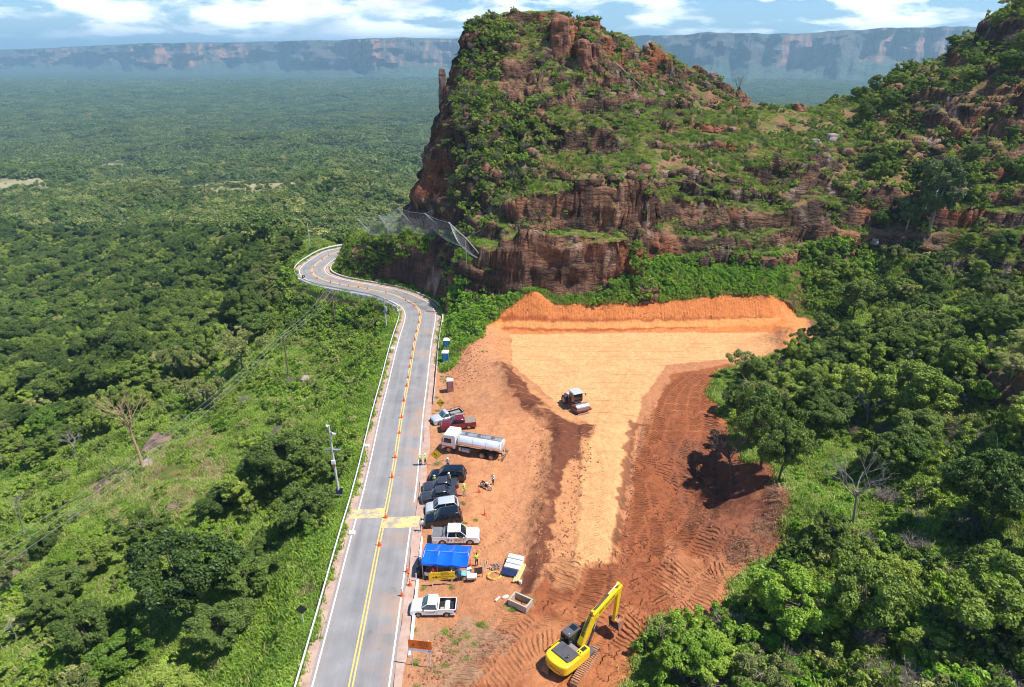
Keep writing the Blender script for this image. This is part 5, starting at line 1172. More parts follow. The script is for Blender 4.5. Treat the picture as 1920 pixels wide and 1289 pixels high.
# ------------------------------------------------------------------ vehicle builders (x forward, y left, origin on the ground between the axles)
RUBBER = paint('tyre_rubber', (.025, .023, .022), .85, var=.3, dust=.35, scale=6); RIM = paint('rim_alloy', (.42, .40, .38), .4, .7, var=.2, dust=.4)
GLASS = paint('dark_glass', (.012, .016, .02), .06, var=.1, coat=.6); GLASSB = paint('windscreen_glass', (.05, .10, .115), .08, var=.3, scale=1.2, coat=.8)
BLACK = paint('black_plastic', (.02, .02, .021), .55, var=.25); CHROME = paint('chrome', (.6, .6, .62), .18, 1.0)
LAMP = paint('lamp_lens', (.62, .62, .60), .15, coat=.6); RED_L = paint('tail_lens', (.40, .01, .012), .2, coat=.6); STEEL = paint('steel_grey', (.22, .22, .225), .45, .6, dust=.3)
WHITE = paint('white_paint', (.80, .80, .78), .35, var=.05, coat=.5, dust=.12); GALV = paint('galvanised_steel', (.55, .57, .58), .42, .65, var=.15)
def text(s, parent, loc, rot, size, mat, name='lettering', align='CENTER', ext=.004, sx=1.0):
    c = bpy.data.curves.new(name, 'FONT'); c.body = s; c.size = size; c.extrude = ext; c.align_x = align; c.align_y = 'CENTER'; c.resolution_u = 2; c.materials.append(mat)
    t_ = bpy.data.objects.new(name, c); COL.objects.link(t_); me = bpy.data.meshes.new_from_object(t_.evaluated_get(bpy.context.evaluated_depsgraph_get())); bpy.data.objects.remove(t_)
    if not me.materials: me.materials.append(mat)
    o = bpy.data.objects.new(name, me); COL.objects.link(o); o.parent = parent; o.location = loc; o.rotation_euler = rot; o.scale = (sx, 1, 1); return o
def wheel(root, x, y, r, w, name='wheel', rim=RIM):
    side = 1 if y > 0 else -1; n = 20
    t = MB(); pr = [(r*.55, -w/2), (r*.93, -w/2), (r, -w*.36), (r, w*.36), (r*.93, w/2), (r*.55, w/2)]
    t.loft([[(a*math.cos(2*math.pi*i/n), b, a*math.sin(2*math.pi*i/n)) for i in range(n)] for a, b in pr], cap=False)
    o = t.build(name, RUBBER, root, smooth=False, loc=(x, y, r))
    m = MB(); m.loft([[(q*math.cos(2*math.pi*i/n), b*side, q*math.sin(2*math.pi*i/n)) for i in range(n)] for q, b in ((r*.6, w*.40), (r*.60, w*.50), (r*.52, w*.47), (r*.2, w*.38), (r*.16, w*.48), (.01, w*.48))])
    for k in range(5):
        a = 2*math.pi*k/5; m.tube((r*.15*math.cos(a), side*w*.44, r*.15*math.sin(a)), (r*.56*math.cos(a), side*w*.49, r*.56*math.sin(a)), r*.07, r*.05, 5)
    m.build('rim', rim, o); return o
def hull_prof(F_, R_, xs, ax0, ax1, wr, low=.28):
    """outline of the lower body: top points given in xs (front to rear), wheel arches along the bottom"""
    P = list(xs)
    def arch(cx, fwd):
        out = []
        for k in range(9):
            a = math.pi*k/8; out.append((cx-math.cos(a)*wr*1.18, low+max(0, math.sin(a)*wr*1.22)))
        return out
    rear = arch(ax1, 0); front = arch(ax0, 0)
    return P+[(R_, low+.12), (R_+.06, low)]+rear+front+[(F_-.1, low), (F_, low+.12)]
def car(name, label, cat, group, col_mat, L=4.4, W_=1.78, H_=1.5, wb=2.6, kind='suv', wr=.34, belt=.95, hood=.98, glass=GLASS, cargo=None):
    root = empty(name); tag(root, label, cat, group)
    F_, R_ = L*.5, -L*.5; fx = wb/2+ (L-wb)*.02; a0, a1 = fx, fx-wb; w = W_/2
    wsb = {'suv': F_-1.15, 'hatch': F_-.95, 'sedan': F_-1.25, 'pickup': F_-1.45, 'small': F_-1.05, 'single': F_-1.35}[kind]      # windscreen base
    cab_r = {'suv': R_+.12, 'hatch': R_+.10, 'sedan': R_+.75, 'pickup': R_+1.62, 'small': R_+1.72, 'single': R_+2.35}[kind]
    pick = kind in ('pickup', 'small', 'single')
    bedz = belt-.42 if pick else belt
    top = [(F_, .55), (F_-.03, hood-.26), (F_-.12, hood-.14), (F_-.30, hood-.045), (F_-.62, hood+.0), (wsb-.02, belt+.035), ((wsb+cab_r)/2, belt)]
    if pick: top += [(cab_r, belt), (cab_r-.01, bedz), (R_+.02, bedz), (R_, .55)]
    elif kind == 'sedan': top += [(cab_r, belt+.02), (R_+.12, belt-.03), (R_, belt-.15), (R_, .55)]
    else: top += [(R_+.1, belt), (R_+.02, belt-.1), (R_, .55)]
    prof = hull_prof(F_, R_, top, a0, a1, wr)
    def shrink(pr, k, zt): return [(max(R_+k*1.6, min(F_-k*1.6, x)), (z-zt if z > .7 else z+k*.3)) for x, z in pr]
    mb = MB(); secs = []
    for y, k, zt in ((-w, .06, .07), (-w+.05, .02, .025), (-w+.14, 0, 0), (-w*.45, 0, -.025), (w*.45, 0, -.025), (w-.14, 0, 0), (w-.05, .02, .025), (w, .06, .07)):
        secs.append([(x, y, z) for x, z in shrink(prof, k, zt)])
    mb.loft(secs); body = mb.build('body', col_mat, root, smooth=True); body.data.set_sharp_from_angle(angle=math.radians(38))
    # door seams, sills, handles
    doors = [wsb-.35, (wsb-.35+max(a1+.35, cab_r))/2, max(a1+.38, cab_r+.1)] if kind not in ('small', 'single') else [wsb-.35, cab_r+.15]
    for sd in (-1, 1):
        sm = MB()
        for dx in doors: sm.box(dx-.008, dx+.008, sd*(w+.002)-.006, sd*(w+.002)+.004, .34, belt-.1)
        sm.box(a1+wr*1.3, a0-wr*1.3, sd*(w-.01)-.015, sd*(w-.01)+.015, .25, .33)
        for dx in doors[1:]: sm.box(dx+.08, dx+.24, sd*(w+.01)-.012, sd*(w+.01)+.012, belt-.20, belt-.17)
        sm.build('door_trim', BLACK, root)
    # wheel arch liners
    # cabin: glass with body-coloured roof and pillars
    rb = .06 if kind != 'hatch' else .1
    rt0 = wsb-.72 if kind != 'sedan' else wsb-.8; rt1 = {'suv': cab_r+.28, 'hatch': cab_r+.38, 'sedan': cab_r+.55, 'pickup': cab_r+.14, 'small': cab_r+.10, 'single': cab_r+.12}[kind]
    wt = w*.79; wbm = w*.95
    def ring(x0, x1, hw, z, r_): return [(x0, -hw+r_, z), (x0, hw-r_, z), (x0-r_*.6, hw, z), (x1+r_*.6, hw, z), (x1, hw-r_, z), (x1, -hw+r_, z), (x1+r_*.6, -hw, z), (x0-r_*.6, -hw, z)]
    g = MB(); g.loft([ring(wsb, cab_r+.02, wbm, belt-.03, .2), ring(wsb-.22, cab_r+.02+(rt1-cab_r)*.35, wbm-.045, belt+(H_-belt)*.38, .19), ring(rt0, rt1, wt+.02, H_-.06, .16)])
    gg = g.build('windows', glass, root, smooth=True); gg.data.set_sharp_from_angle(angle=math.radians(50))
    r = MB(); r.loft([ring(rt0+.05, rt1-.05, wt+.05, H_-.075, .16), ring(rt0, rt1, wt+.02, H_-.02, .16), ring(rt0-.12, rt1+.1, wt-.09, H_+.005, .12)]); rr_ = r.build('roof', col_mat, root, smooth=True); rr_.data.set_sharp_from_angle(angle=math.radians(50))
    p = MB()
    for sd in (-1, 1):
        A = [(wsb-.02, sd*(wbm-.1), belt), (wsb-.24, sd*(wbm-.09), belt+(H_-belt)*.38), (rt0+.0, sd*(wt-.02), H_-.05)]
        p.path(A, [.035, .03, .035], 5)
        C_ = [(cab_r+.08, sd*(wbm-.02), belt-.02), (cab_r+.08+(rt1-cab_r)*.35, sd*(wbm-.05), belt+(H_-belt)*.38), (rt1+.05, sd*(wt+.02), H_-.05)]; p.path(C_, [.075, .07, .06], 5)
        if kind in ('suv', 'hatch', 'sedan', 'pickup'):
            mx = (wsb+cab_r)/2-.05; p.path([(mx, sd*(wbm+.0), belt-.02), (mx, sd*(wt+.035), H_-.05)], [.035, .03], 5)
        if kind in ('suv',): mx = cab_r+.75; p.path([(mx, sd*(wbm+.0), belt-.02), (mx+.12, sd*(wt+.035), H_-.05)], [.04, .035], 5)
    p.build('pillars', col_mat, root)
    for x, y in ((a0, w-.10), (a0, -w+.10), (a1, w-.10), (a1, -w+.10)): wheel(root, x, y, wr, .22)
    for sd in (-1, 1):
        h = MB(); h.loft([[(F_-.20, sd*(w-.40), hood-.26), (F_-.02, sd*(w-.42), hood-.27), (F_-.02, sd*(w-.40), hood-.36), (F_-.18, sd*(w-.38), hood-.36)], [(F_-.50, sd*(w-.03), hood-.17), (F_-.18, sd*(w-.04), hood-.24), (F_-.12, sd*(w-.02), hood-.34), (F_-.42, sd*(w-.0), hood-.31)]]); h.build('headlight', LAMP, root)
        t = MB(); t.box(R_-.012, R_+.16, sd*(w-.10)-.085, sd*(w-.10)+.095, belt-.36 if not pick else .62, belt-.10 if not pick else belt-.08); t.build('tail_light', RED_L, root)
        m = MB(); m.ell((wsb-.30, sd*(w+.12), belt+.06), (.07, .11, .085), 8, 5); m.tube((wsb-.3, sd*(w-.05), belt), (wsb-.3, sd*(w+.1), belt+.04), .025, n=5); m.build('side_mirror', col_mat if kind != 'small' else BLACK, root)
    b = MB(); b.box(F_-.10, F_+.05, -w+.10, w-.10, .27, .52, bev=.03); b.box(F_-.06, F_+.035, -w+.32, w-.32, .56, hood-.28); b.build('front_bumper', BLACK, root)
    b = MB(); b.box(R_-.07, R_+.08, -w+.08, w-.08, .34, .56, bev=.03); b.build('rear_bumper', BLACK if not pick else STEEL, root)
    pl = MB(); pl.box(F_+.052, F_+.06, -.2, .2, .38, .5); pl.box(R_-.08, R_-.072, -.2, .2, .42, .54); pl.build('licence_plate', WHITE, root)
    if kind == 'suv':
        rr = MB()
        for sd in (-1, 1): rr.tube((rt0-.15, sd*(wt-.03), H_+.04), (rt1+.1, sd*(wt-.03), H_+.04), .018, n=5)
        rr.build('roof_rail', BLACK, root)
    if pick:
        b = MB()
        for sd in (-1, 1): b.box(R_+.02, cab_r-.03, sd*(w-.045)-.035, sd*(w-.045)+.035, bedz-.05, belt+.02, bev=.015)
        b.box(R_-.005, R_+.05, -w+.09, w-.09, bedz-.1, belt+.02); b.box(cab_r-.09, cab_r-.03, -w+.09, w-.09, bedz-.05, belt+.02); b.build('bed_wall', col_mat, root)
        f = MB(); f.box(R_+.05, cab_r-.09, -w+.08, w-.08, bedz-.02, bedz+.012); 
        for k in range(7): y = -w+.2+k*(2*w-.4)/6; f.box(R_+.06, cab_r-.1, y-.03, y+.03, bedz+.01, bedz+.03)
        for sd in (-1, 1): f.box(R_+.055, cab_r-.095, sd*(w-.088)-.006, sd*(w-.088)+.006, bedz, belt+.005)
        f.box(R_+.053, R_+.063, -w+.1, w-.1, bedz, belt+.005); f.box(cab_r-.103, cab_r-.093, -w+.1, w-.1, bedz, belt+.005)
        f.build('bed_floor', BLACK, root)
        if cargo == 'cover':
            c = MB(); c.box(R_+.03, cab_r-.05, -w+.03, w-.03, belt+.02, belt+.075, bev=.025); c.build('bed_cover', paint('grey_tonneau', (.16, .155, .16), .6, var=.12), root)
            c = MB()
            for sd in (-1, 1): c.path([(cab_r-.08, sd*(w-.12), belt+.05), (cab_r-.1, sd*(w-.2), H_+.02), (cab_r-.1, 0, H_+.04)], .035, 6); c.path([(cab_r-.12, sd*(w-.14), H_-.1), (cab_r-.6, sd*(w-.10), belt+.07)], .035, 6)
            c.build('roll_bar', BLACK, root)
        if cargo == 'cover_red':
            c = MB(); c.box(R_+.03, cab_r-.05, -w+.03, w-.03, belt+.02, belt+.07, bev=.025); c.build('bed_cover', paint('dusty_tonneau', (.24, .20, .165), .8, var=.2, dust=.4), root)
        if cargo == 'frame':
            c = MB()
            for sd in (-1, 1): c.tube((R_+.05, sd*(w-.05), belt+.26), (cab_r-.05, sd*(w-.05), belt+.26), .03, n=6); [c.tube((xx, sd*(w-.05), belt), (xx, sd*(w-.05), belt+.26), .025, n=6) for xx in (R_+.08, R_+.8, R_+1.5, cab_r-.1)]
            c.tube((R_+.05, -w+.05, belt+.26), (R_+.05, w-.05, belt+.26), .03, n=6); c.build('load_rail', BLACK, root)
    return root
def seat(root, fw, rw, W_, wb):
    """stand the vehicle so its near-side wheels touch the ground at two photo pixels: front wheel, rear wheel"""
    a, b = np.array(at_s(*fw)), np.array(at_s(*rw)); d = (a-b)[:2]; d /= np.linalg.norm(d)
    mid = (a+b)/2; n = np.array([-d[1], d[0]]);  n = n if n[1] > 0 else -n          # far side is away from the camera
    c = mid[:2]+n*(W_/2-.1); z = ground(c[0], c[1]); hx = math.atan2(d[1], d[0])
    zf = ground(*(c+d*wb/2)); zr = ground(*(c-d*wb/2))
    root.location = (c[0], c[1], (zf+zr)/2+.01); root.rotation_euler = (0, math.atan2(zr-zf, wb), hx); return root
SILVER = paint('silver_paint', (.62, .65, .68), .3, .3, var=.06, coat=.6, dust=.12); REDP = paint('dark_red_paint', (.20, .008, .018), .25, .25, var=.06, coat=.9, dust=.12)
NAVY = paint('black_blue_paint', (.008, .012, .018), .18, .3, var=.1, coat=1.0); GRAPH = paint('graphite_paint', (.075, .078, .086), .25, .5, var=.08, coat=.9, dust=.06)
WHITE2 = paint('white_car_paint', (.84, .84, .83), .28, var=.04, coat=.8, dust=.06)
PG = 'cars parked side by side on the bare soil shoulder'
v = car('pickup_truck', 'silver single-cab pickup with black load rails, farthest up the row behind the dark red pickup', 'pickup', PG, SILVER, 5.0, 1.78, 1.66, 3.0, 'single', .37, 1.02, 1.03, GLASSB, 'frame')
v['label'] = 'silver single-cab pickup with rails round its bed, behind the dark red pickup'; seat(v, (823, 795), (862, 785.5), 1.78, 3.0)
cr = MB(); cr.box(-2.2, -.6, -.5, .3, .64, .95, bev=.03); cr.box(-1.9, -.9, .1, .65, .64, 1.05, bev=.04); cr.build('cargo', paint('cargo_grey', (.25, .24, .22), .8, var=.3), v)
v = car('pickup_truck', 'dark red double-cab pickup with a dusty bed cover, above the tanker truck', 'pickup', PG, REDP, 5.2, 1.82, 1.76, 3.05, 'pickup', .39, 1.08, 1.08, GLASS, 'cover_red'); seat(v, (841, 808.5), (879.5, 806), 1.82, 3.05)
v = car('suv', 'glossy black SUV at the far end of the car row, just below the tanker truck', 'car', PG, NAVY, 4.7, 1.86, 1.68, 2.75, 'suv', .38, 1.0, 1.02); seat(v, (818, 903.5), (859.2, 905), 1.86, 2.75)
v = car('sedan', 'dark graphite car parked second from the tanker end of the row, beside the black SUV', 'car', PG, GRAPH, 4.45, 1.76, 1.48, 2.6, 'sedan', .33, .92, .93); seat(v, (808, 925.5), (846, 922.5), 1.76, 2.6)
v = car('sedan', 'dark graphite car parked next to the silver hatchback', 'car', PG, GRAPH, 4.45, 1.76, 1.48, 2.6, 'sedan', .33, .92, .93); seat(v, (804.5, 944.5), (844, 939.5), 1.76, 2.6)
v = car('hatchback', 'small silver hatchback between a graphite car and a dark blue-black wagon', 'car', PG, SILVER, 4.05, 1.72, 1.52, 2.5, 'hatch', .32, .94, .94, GLASS); seat(v, (811.7, 964.8), (849, 962), 1.72, 2.5)
v = car('wagon', 'dark blue-black wagon between the silver hatchback and the white double-cab pickup', 'car', PG, NAVY, 4.4, 1.78, 1.62, 2.6, 'suv', .34, .96, .98, GLASS); seat(v, (813.6, 988.5), (851.5, 985), 1.78, 2.6)
v = car('pickup_truck', 'white double-cab pickup with a grey bed cover, nose pointing away from the road above the blue tent', 'pickup', PG, WHITE2, 5.3, 1.85, 1.80, 3.05, 'pickup', .40, 1.10, 1.10, GLASS, 'cover')
v['label'] = 'white double-cab pickup with grey bed cover and snorkel, nose away from the road'; seat(v, (880, 1020), (829.5, 1021), 1.85, 3.05)
dec = MB(); dec.box(-.1, .55, -.937, -.929, .62, .86); dec.build('door_panel_decal', paint('orange_decal', (.72, .36, .05), .5), v)
dec = MB(); dec.box(-.55, -.42, -.937, -.929, .66, .82); dec.box(-.85, -.72, -.937, -.929, .66, .82); dec.build('logo', paint('grey_decal', (.2, .22, .24), .5), v)
sn = MB(); sn.path([(1.2, -.93, 1.06), (.75, -.93, 1.1), (.45, -.90, 1.2), (.05, -.80, 1.75), (.05, -.80, 1.86)], .045, 6); sn.build('snorkel', BLACK, v)
v = car('pickup_truck', 'small white two-door pickup with open bed, parked alone above the orange sign', 'pickup', PG, WHITE2, 4.45, 1.68, 1.55, 2.72, 'small', .31, .96, .95, GLASSB); seat(v, (785, 1154.5), (838.5, 1154.5), 1.68, 2.72)
text('LOCADORA', v, (.25, .846, .62), (math.pi/2, 0, math.pi), .16, BLACK, sx=1.0)
cg = MB(); cg.box(-1.05, -.72, .3, .62, .56, .84, bev=.02); cg.build('cargo_box', paint('cardboard', (.50, .33, .17), .85), v)

# tanker truck: three axles, cab forward
def tanker():
    o = empty('tanker_truck'); tag(o, 'white water tanker truck with polished silver tank, facing the road', 'truck')
    W_ = 2.45; w = W_/2; Wc = paint('cab_white', (.82, .82, .80), .3, coat=.5, dust=.08); OR = paint('orange_stripe', (.72, .14, .03), .45, dust=.25)
    c = MB(); prof = [(4.15, .75), (4.2, 1.3), (4.12, 2.35), (3.85, 2.85), (2.35, 2.95), (2.2, 2.8), (2.2, .95), (2.75, .95), (2.95, 1.22), (3.45, 1.22), (3.65, .95)]
    c.loft([[(x*.995, -w, z-.05) for x, z in prof], [(x, -w+.08, z) for x, z in prof], [(x, w-.08, z) for x, z in prof], [(x*.995, w, z-.05) for x, z in prof]]); c.build('cab', Wc, o)
    g = MB(); g.loft([[(4.215, -w+.16, 1.62), (4.215, w-.16, 1.62)], [(4.135, -w+.2, 2.34), (4.135, w-.2, 2.34)]], cap=False, closed=False); g.build('windscreen', GLASS, o)
    for sd in (-1, 1):
        q = MB(); y = sd*(w+.012); q.loft([[(3.9, y, 1.65), (2.75, y, 1.65)], [(3.75, y, 2.35), (2.75, y, 2.38)]], cap=False, closed=False); q.build('side_window', GLASS, o)
        q = MB(); q.box(2.5, 4.22, sd*w-.02, sd*w+.02, .98, 1.16); q.build('side_stripe', OR, o)
        q = MB(); q.box(4.0, 4.08, sd*(w+.18)-.1, sd*(w+.18)+.1, 1.75, 2.2, bev=.02); q.tube((4.0, sd*w, 2.25), (4.04, sd*(w+.15), 2.15), .02, n=5); q.build('side_mirror', BLACK, o)
        q = MB(); q.box(4.12, 4.24, sd*(w-.3)-.2, sd*(w-.3)+.2, .82, 1.0, bev=.02); q.build('headlight', LAMP, o)
        q = MB(); q.box(-4.42, -4.38, sd*(w-.3)-.2, sd*(w-.3)+.2, .85, 1.0); q.build('tail_light', RED_L, o)
        q = MB(); q.box(-3.1, -1.1, sd*.42-.05, sd*.42+.05, .75, .95); q.box(-4.3, 3.4, sd*.4-.05, sd*.4+.05, .78, .98); q.build('chassis_rail', BLACK, o)
        q = MB(); q.cyl((.7, sd*.95, .8), .28, 1.1, 'x', 14); q.build('fuel_tank', GALV, o)
        q = MB(); q.tube((1.6, sd*.95, .62), (1.6, sd*.95, 1.05), .18, n=12); q.build('air_tank', WHITE, o)
        for ax in (-1.65, -3.0):
            q = MB(); n = 8; q.loft([[(ax+math.cos(math.pi*k/n)*.62, sd*(w-.3)-.28, .52+math.sin(math.pi*k/n)*.6) for k in range(n+1)], [(ax+math.cos(math.pi*k/n)*.62, sd*(w-.3)+.28, .52+math.sin(math.pi*k/n)*.6) for k in range(n+1)]], cap=False, closed=False); q.build('mudguard', BLACK, o)
    b = MB(); b.box(4.1, 4.3, -w+.03, w-.03, .45, .84, bev=.04); b.build('front_bumper', OR, o)
    gr = MB(); [gr.box(4.2, 4.225, -w+.35, w-.35, 1.05+k*.12, 1.1+k*.12) for k in range(4)]; gr.build('grille', BLACK, o)
    n = 28; t = MB(); cz = 1.98
    def ell(x, k): return [(x, 1.18*k*math.cos(2*math.pi*i/n), cz+.82*k*math.sin(2*math.pi*i/n)) for i in range(n)]
    t.loft([ell(-4.32, .90), ell(-4.25, .985), ell(-4.18, 1), ell(1.72, 1), ell(1.79, .985), ell(1.86, .90)]); TK_ = paint('polished_tank', (.86, .86, .86), .3, .4, var=.1, scale=1.5, dust=.05)
    t.build('tank', TK_, o, smooth=True)
    r = MB()
    for x in (-4.15, -2.2, -.3, 1.65): r.loft([ell(x-.03, 1.006), ell(x-.03, 1.02), ell(x+.03, 1.02), ell(x+.03, 1.006)], cap=False)
    r.build('tank_band', GALV, o)
    k = MB(); k.box(-4.2, 1.7, -.42, -.36, 2.74, 2.92); k.box(-4.2, 1.7, .36, .42, 2.74, 2.92); k.box(-4.2, 1.7, -.36, .36, 2.79, 2.82); k.build('walkway', GALV, o)
    h = MB(); [h.cyl((x, 0, 2.88), .26, .14, 'z', 14) for x in (-2.9, -.9, .9)]; h.build('manhole', STEEL, o)
    l = MB(); [l.tube((-4.42, y, .7), (-4.40, y, 2.95), .02, n=5) for y in (.35, .7)]; [l.tube((-4.41, .35, .8+q*.28), (-4.41, .7, .8+q*.28), .015, n=5) for q in range(8)]; l.build('ladder', GALV, o)
    ra = MB(); [ra.path([(x, .38, 2.9), (x, .38, 3.25)], .018, 5) for x in (-1.6, -1.5)]; ra.tube((-1.7, .38, 3.2), (-1.35, .38, 3.3), .03, n=5); ra.build('vent_lever', paint('red_valve', (.6, .06, .02), .5), o)
    bb = MB(); bb.box(-4.75, -4.68, -1.15, 1.15, .45, .6); [bb.tube((-4.35, y, .8), (-4.7, y, .55), .04, n=5) for y in (-.8, .8)]; bb.box(-4.7, -4.4, -.95, -.6, .62, .8); bb.build('rear_guard', STEEL, o)
    sp = MB(); sp.tube((-4.6, -.9, .72), (-4.6, .9, .72), .045, n=8); [sp.tube((-4.6, y, .72), (-4.72, y, .66), .06, n=6) for y in (-.8, -.4, 0, .4, .8)]; sp.build('spray_bar', STEEL, o)
    for x in (3.2, -1.65, -3.0):
        for sd in (-1, 1): wheel(o, x, sd*(w-.2), .52, .32 if x > 0 else .5)
    return o
tk = tanker(); seat(tk, (846.5, 850.5), (918.5, 862.5), 2.45, 6.2); 
# ------------------------------------------------------------------ excavator
YEL = paint('machine_yellow', (.86, .56, .012), .38, var=.06, coat=.4, dust=.10); HOODG = paint('hood_grey', (.075, .08, .09), .5, var=.15, dust=.15, scale=2)
TRK = paint('track_mud', (.40, .19, .10), .95, var=.3, scale=5, bump=.03); DKG = paint('dark_frame', (.03, .03, .032), .6, dust=.25)
def excavator():
    o = empty('excavator'); tag(o, 'yellow tracked excavator digging in the red soil at the bottom', 'excavator')
    c = (5.30, 44.86); z0 = ground(c[0], c[1])-.03; o.location = (c[0], c[1], z0); o.scale = (.94, .94, .94); Rz = math.radians(43.5); tr = math.radians(59)-Rz; print('exc ground', z0)
    o.rotation_euler = (0, 0, Rz); Mt = Matrix.Rotation(tr, 4, 'Z')
    for sd in (-1, 1):
        # track loop
        L_ = 2.05; r = .46; pts = []
        for k in range(9): a = math.pi/2-math.pi*k/8; pts.append((L_+math.cos(a)*r, .46+math.sin(a)*r))
        for k in range(9): a = -math.pi/2-math.pi*k/8; pts.append((-L_+math.cos(a)*r, .46+math.sin(a)*r))
        y0 = sd*1.5; m = MB(); tot = []
        S = [0]
        for a, b in zip(pts, pts[1:]+pts[:1]): S.append(S[-1]+math.dist(a, b))
        pc = pts+[pts[0]]; nsh = 46
        for k in range(nsh):
            s = S[-1]*k/nsh; j = max(i for i in range(len(pc)-1) if S[i] <= s+1e-9); f = (s-S[j])/max(S[j+1]-S[j], 1e-6)
            x = pc[j][0]*(1-f)+pc[j+1][0]*f; z = pc[j][1]*(1-f)+pc[j+1][1]*f; an = math.atan2(pc[j+1][1]-pc[j][1], pc[j+1][0]-pc[j][0])
            M = Mt @ Matrix.Translation((x, y0, z)) @ Matrix.Rotation(-an, 4, 'Y')
            m.box(-.095, .095, -.36, .36, -.035, .03, M); m.box(-.08, -.05, -.36, .36, .02, .075, M)
        m.build('track', TRK, o)
        f = MB(); f.box(-1.8, 1.8, y0-.16, y0+.16, .25, .62, Mt, .1, .03); [f.add(*cylvf((x, y0, .46), .36, .34), Mt) for x in (-1.85, 1.85)]; f.build('track_frame', DKG, o)
    u = MB(); u.box(-1.0, 1.0, -1.0, 1.0, .45, .8, Mt, .15, .1); u.add(*cylvf((0, 0, .92), .62, .24, 'z'), Mt); u.build('undercarriage', DKG, o)
    # house: rounded counterweight behind, side boxes, hood
    w = 1.38
    def outl(z, g=0, rear=-2.75, fr=1.6): 
        P = [(fr, -w+g), (fr, w-g)]
        n = 10
        P = [(fr-.0, -w+g), (fr, -.35), (fr-.0, -.34)]
        return P
    cwp = [(-1.55, -w)]+[(-1.55-1.12*math.cos(a)**.55 if math.cos(a) > 0 else -1.55, w*math.sin(a)) for a in [math.radians(q) for q in range(-84, 85, 12)]]+[(-1.55, w)]
    cw = MB(); cw.loft([[(x*.97, y*.94, 1.0) for x, y in cwp], [(x, y, 1.15) for x, y in cwp], [(x, y, 1.95) for x, y in cwp], [(x*.99+.01, y*.97, 2.08) for x, y in cwp], [(x*.95, y*.92, 2.13) for x, y in cwp]]); cw.build('counterweight', YEL, o)
    for sd in (-1, 1):
        s = MB(); s.box(-1.56, 1.05 if sd < 0 else -.1, sd*(w-.17)-.17, sd*(w-.17)+.17, 1.08, 2.02, bev=.04); s.build('side_panel', YEL, o)
    rf = MB(); rf.box(-1.6, 1.9, -1.2, 1.2, .98, 1.12); rf.box(1.0, 1.85, -w, -.55, 1.05, 1.35, bev=.03); rf.build('deck_frame', HOODG, o)
    rb = MB(); rb.box(-.25, 1.1, -w+.02, -.62, 1.1, 2.18, bev=.07); rb.build('tool_box', YEL, o)
    gr = MB(); gr.box(.25, .85, -1.18, -.8, 2.182, 2.20); gr.cyl((-.05, -.85, 2.22), .06, .08); gr.cyl((-.05, -1.1, 2.22), .06, .08); gr.build('filler_grille', BLACK, o)
    h = MB(); h.box(-1.75, -.25, -1.05, 1.02, 1.5, 2.3, bev=.05)
    for k in range(9): y = -.85+k*.21; h.box(-1.55, -.55, y-.06, y-.01, 2.3, 2.335)
    h.build('engine_hood', HOODG, o); 
    h = MB(); h.box(-.28, .35, -.6, .55, 1.1, 2.05, bev=.04); h.build('centre_cover', paint('cover_grey', (.22, .20, .19), .7, dust=.4), o)
    e = MB(); e.tube((-1.35, -.75, 2.3), (-1.35, -.75, 2.62), .07, n=8); e.path([(-1.35, -.75, 2.6), (-1.42, -.78, 2.72)], .07, 8); e.build('exhaust', CHROME, o)
    hr = MB(); hr.path([(-1.5, 1.25, 2.02), (-1.5, 1.25, 2.35), (-.1, 1.25, 2.35), (-.1, 1.25, 2.05)], .025, 5); hr.build('handrail', YEL, o)
    # cab
    cb = MB(); prof = [(.0, 1.12), (1.75, 1.12), (1.95, 1.5), (1.78, 2.75), (1.55, 2.98), (.05, 2.98), (-.02, 2.8)]
    cb.loft([[(x, .35, z) for x, z in prof], [(x, w-.06, z) for x, z in prof], [(x*.985+.01, w, z-.03) for x, z in prof]]); cb.build('cab', GLASS, o)
    ro = MB(); ro.box(-.04, 1.62, .33, w+.01, 2.96, 3.06, bev=.05); ro.build('cab_roof', HOODG, o); hh = MB(); hh.box(.85, 1.45, .5, 1.2, 3.062, 3.085); hh.build('roof_hatch', GLASS, o)
    wl = MB(); wl.ell((.25, .6, 3.1), (.07, .07, .05)); wl.build('roof_lamp', LAMP, o)
    cf = MB()
    for y in (.35, w): cf.path([(1.77, y, 1.2), (1.95, y, 1.55), (1.78, y, 2.75), (1.55, y, 2.97)], .04, 5); cf.path([(.0, y, 1.15), (-.02, y, 2.95)], .05, 5); cf.path([(.8, y, 1.15), (.8, y, 2.95)], .035, 5); cf.box(0, 1.85, y-.03, y+.03, 1.12, 1.5)
    cf.box(-.04, .0, .36, w-.02, 1.12, 2.2); cf.build('cab_frame', DKG, o); ft = MB(); ft.cyl((-.1, 1.1, 2.45), .17, .18, 'z', 10); ft.tube((-.1, 1.1, 2.1), (-.1, 1.1, 2.4), .06); ft.build('air_intake', DKG, o)
    # boom, stick, bucket in the plane y = yb
    yb = -.10; Fp = Vector((1.15, yb, 1.6)); K = Vector((2.75, yb, 4.0)); T = Vector((6.75, yb, 5.2))
    bm_ = MB()
    def beam(P, Q, h0, h1, wd, mb):
        d = (Q-P).normalized(); up = Vector((-d.z, 0, d.x))
        mb.loft([[tuple(P+up*h0/2+Vector((0, -wd/2, 0))), tuple(P+up*h0/2+Vector((0, wd/2, 0))), tuple(P-up*h0/2+Vector((0, wd/2, 0))), tuple(P-up*h0/2+Vector((0, -wd/2, 0)))],
                 [tuple(Q+up*h1/2+Vector((0, -wd/2, 0))), tuple(Q+up*h1/2+Vector((0, wd/2, 0))), tuple(Q-up*h1/2+Vector((0, wd/2, 0))), tuple(Q-up*h1/2+Vector((0, -wd/2, 0)))]])
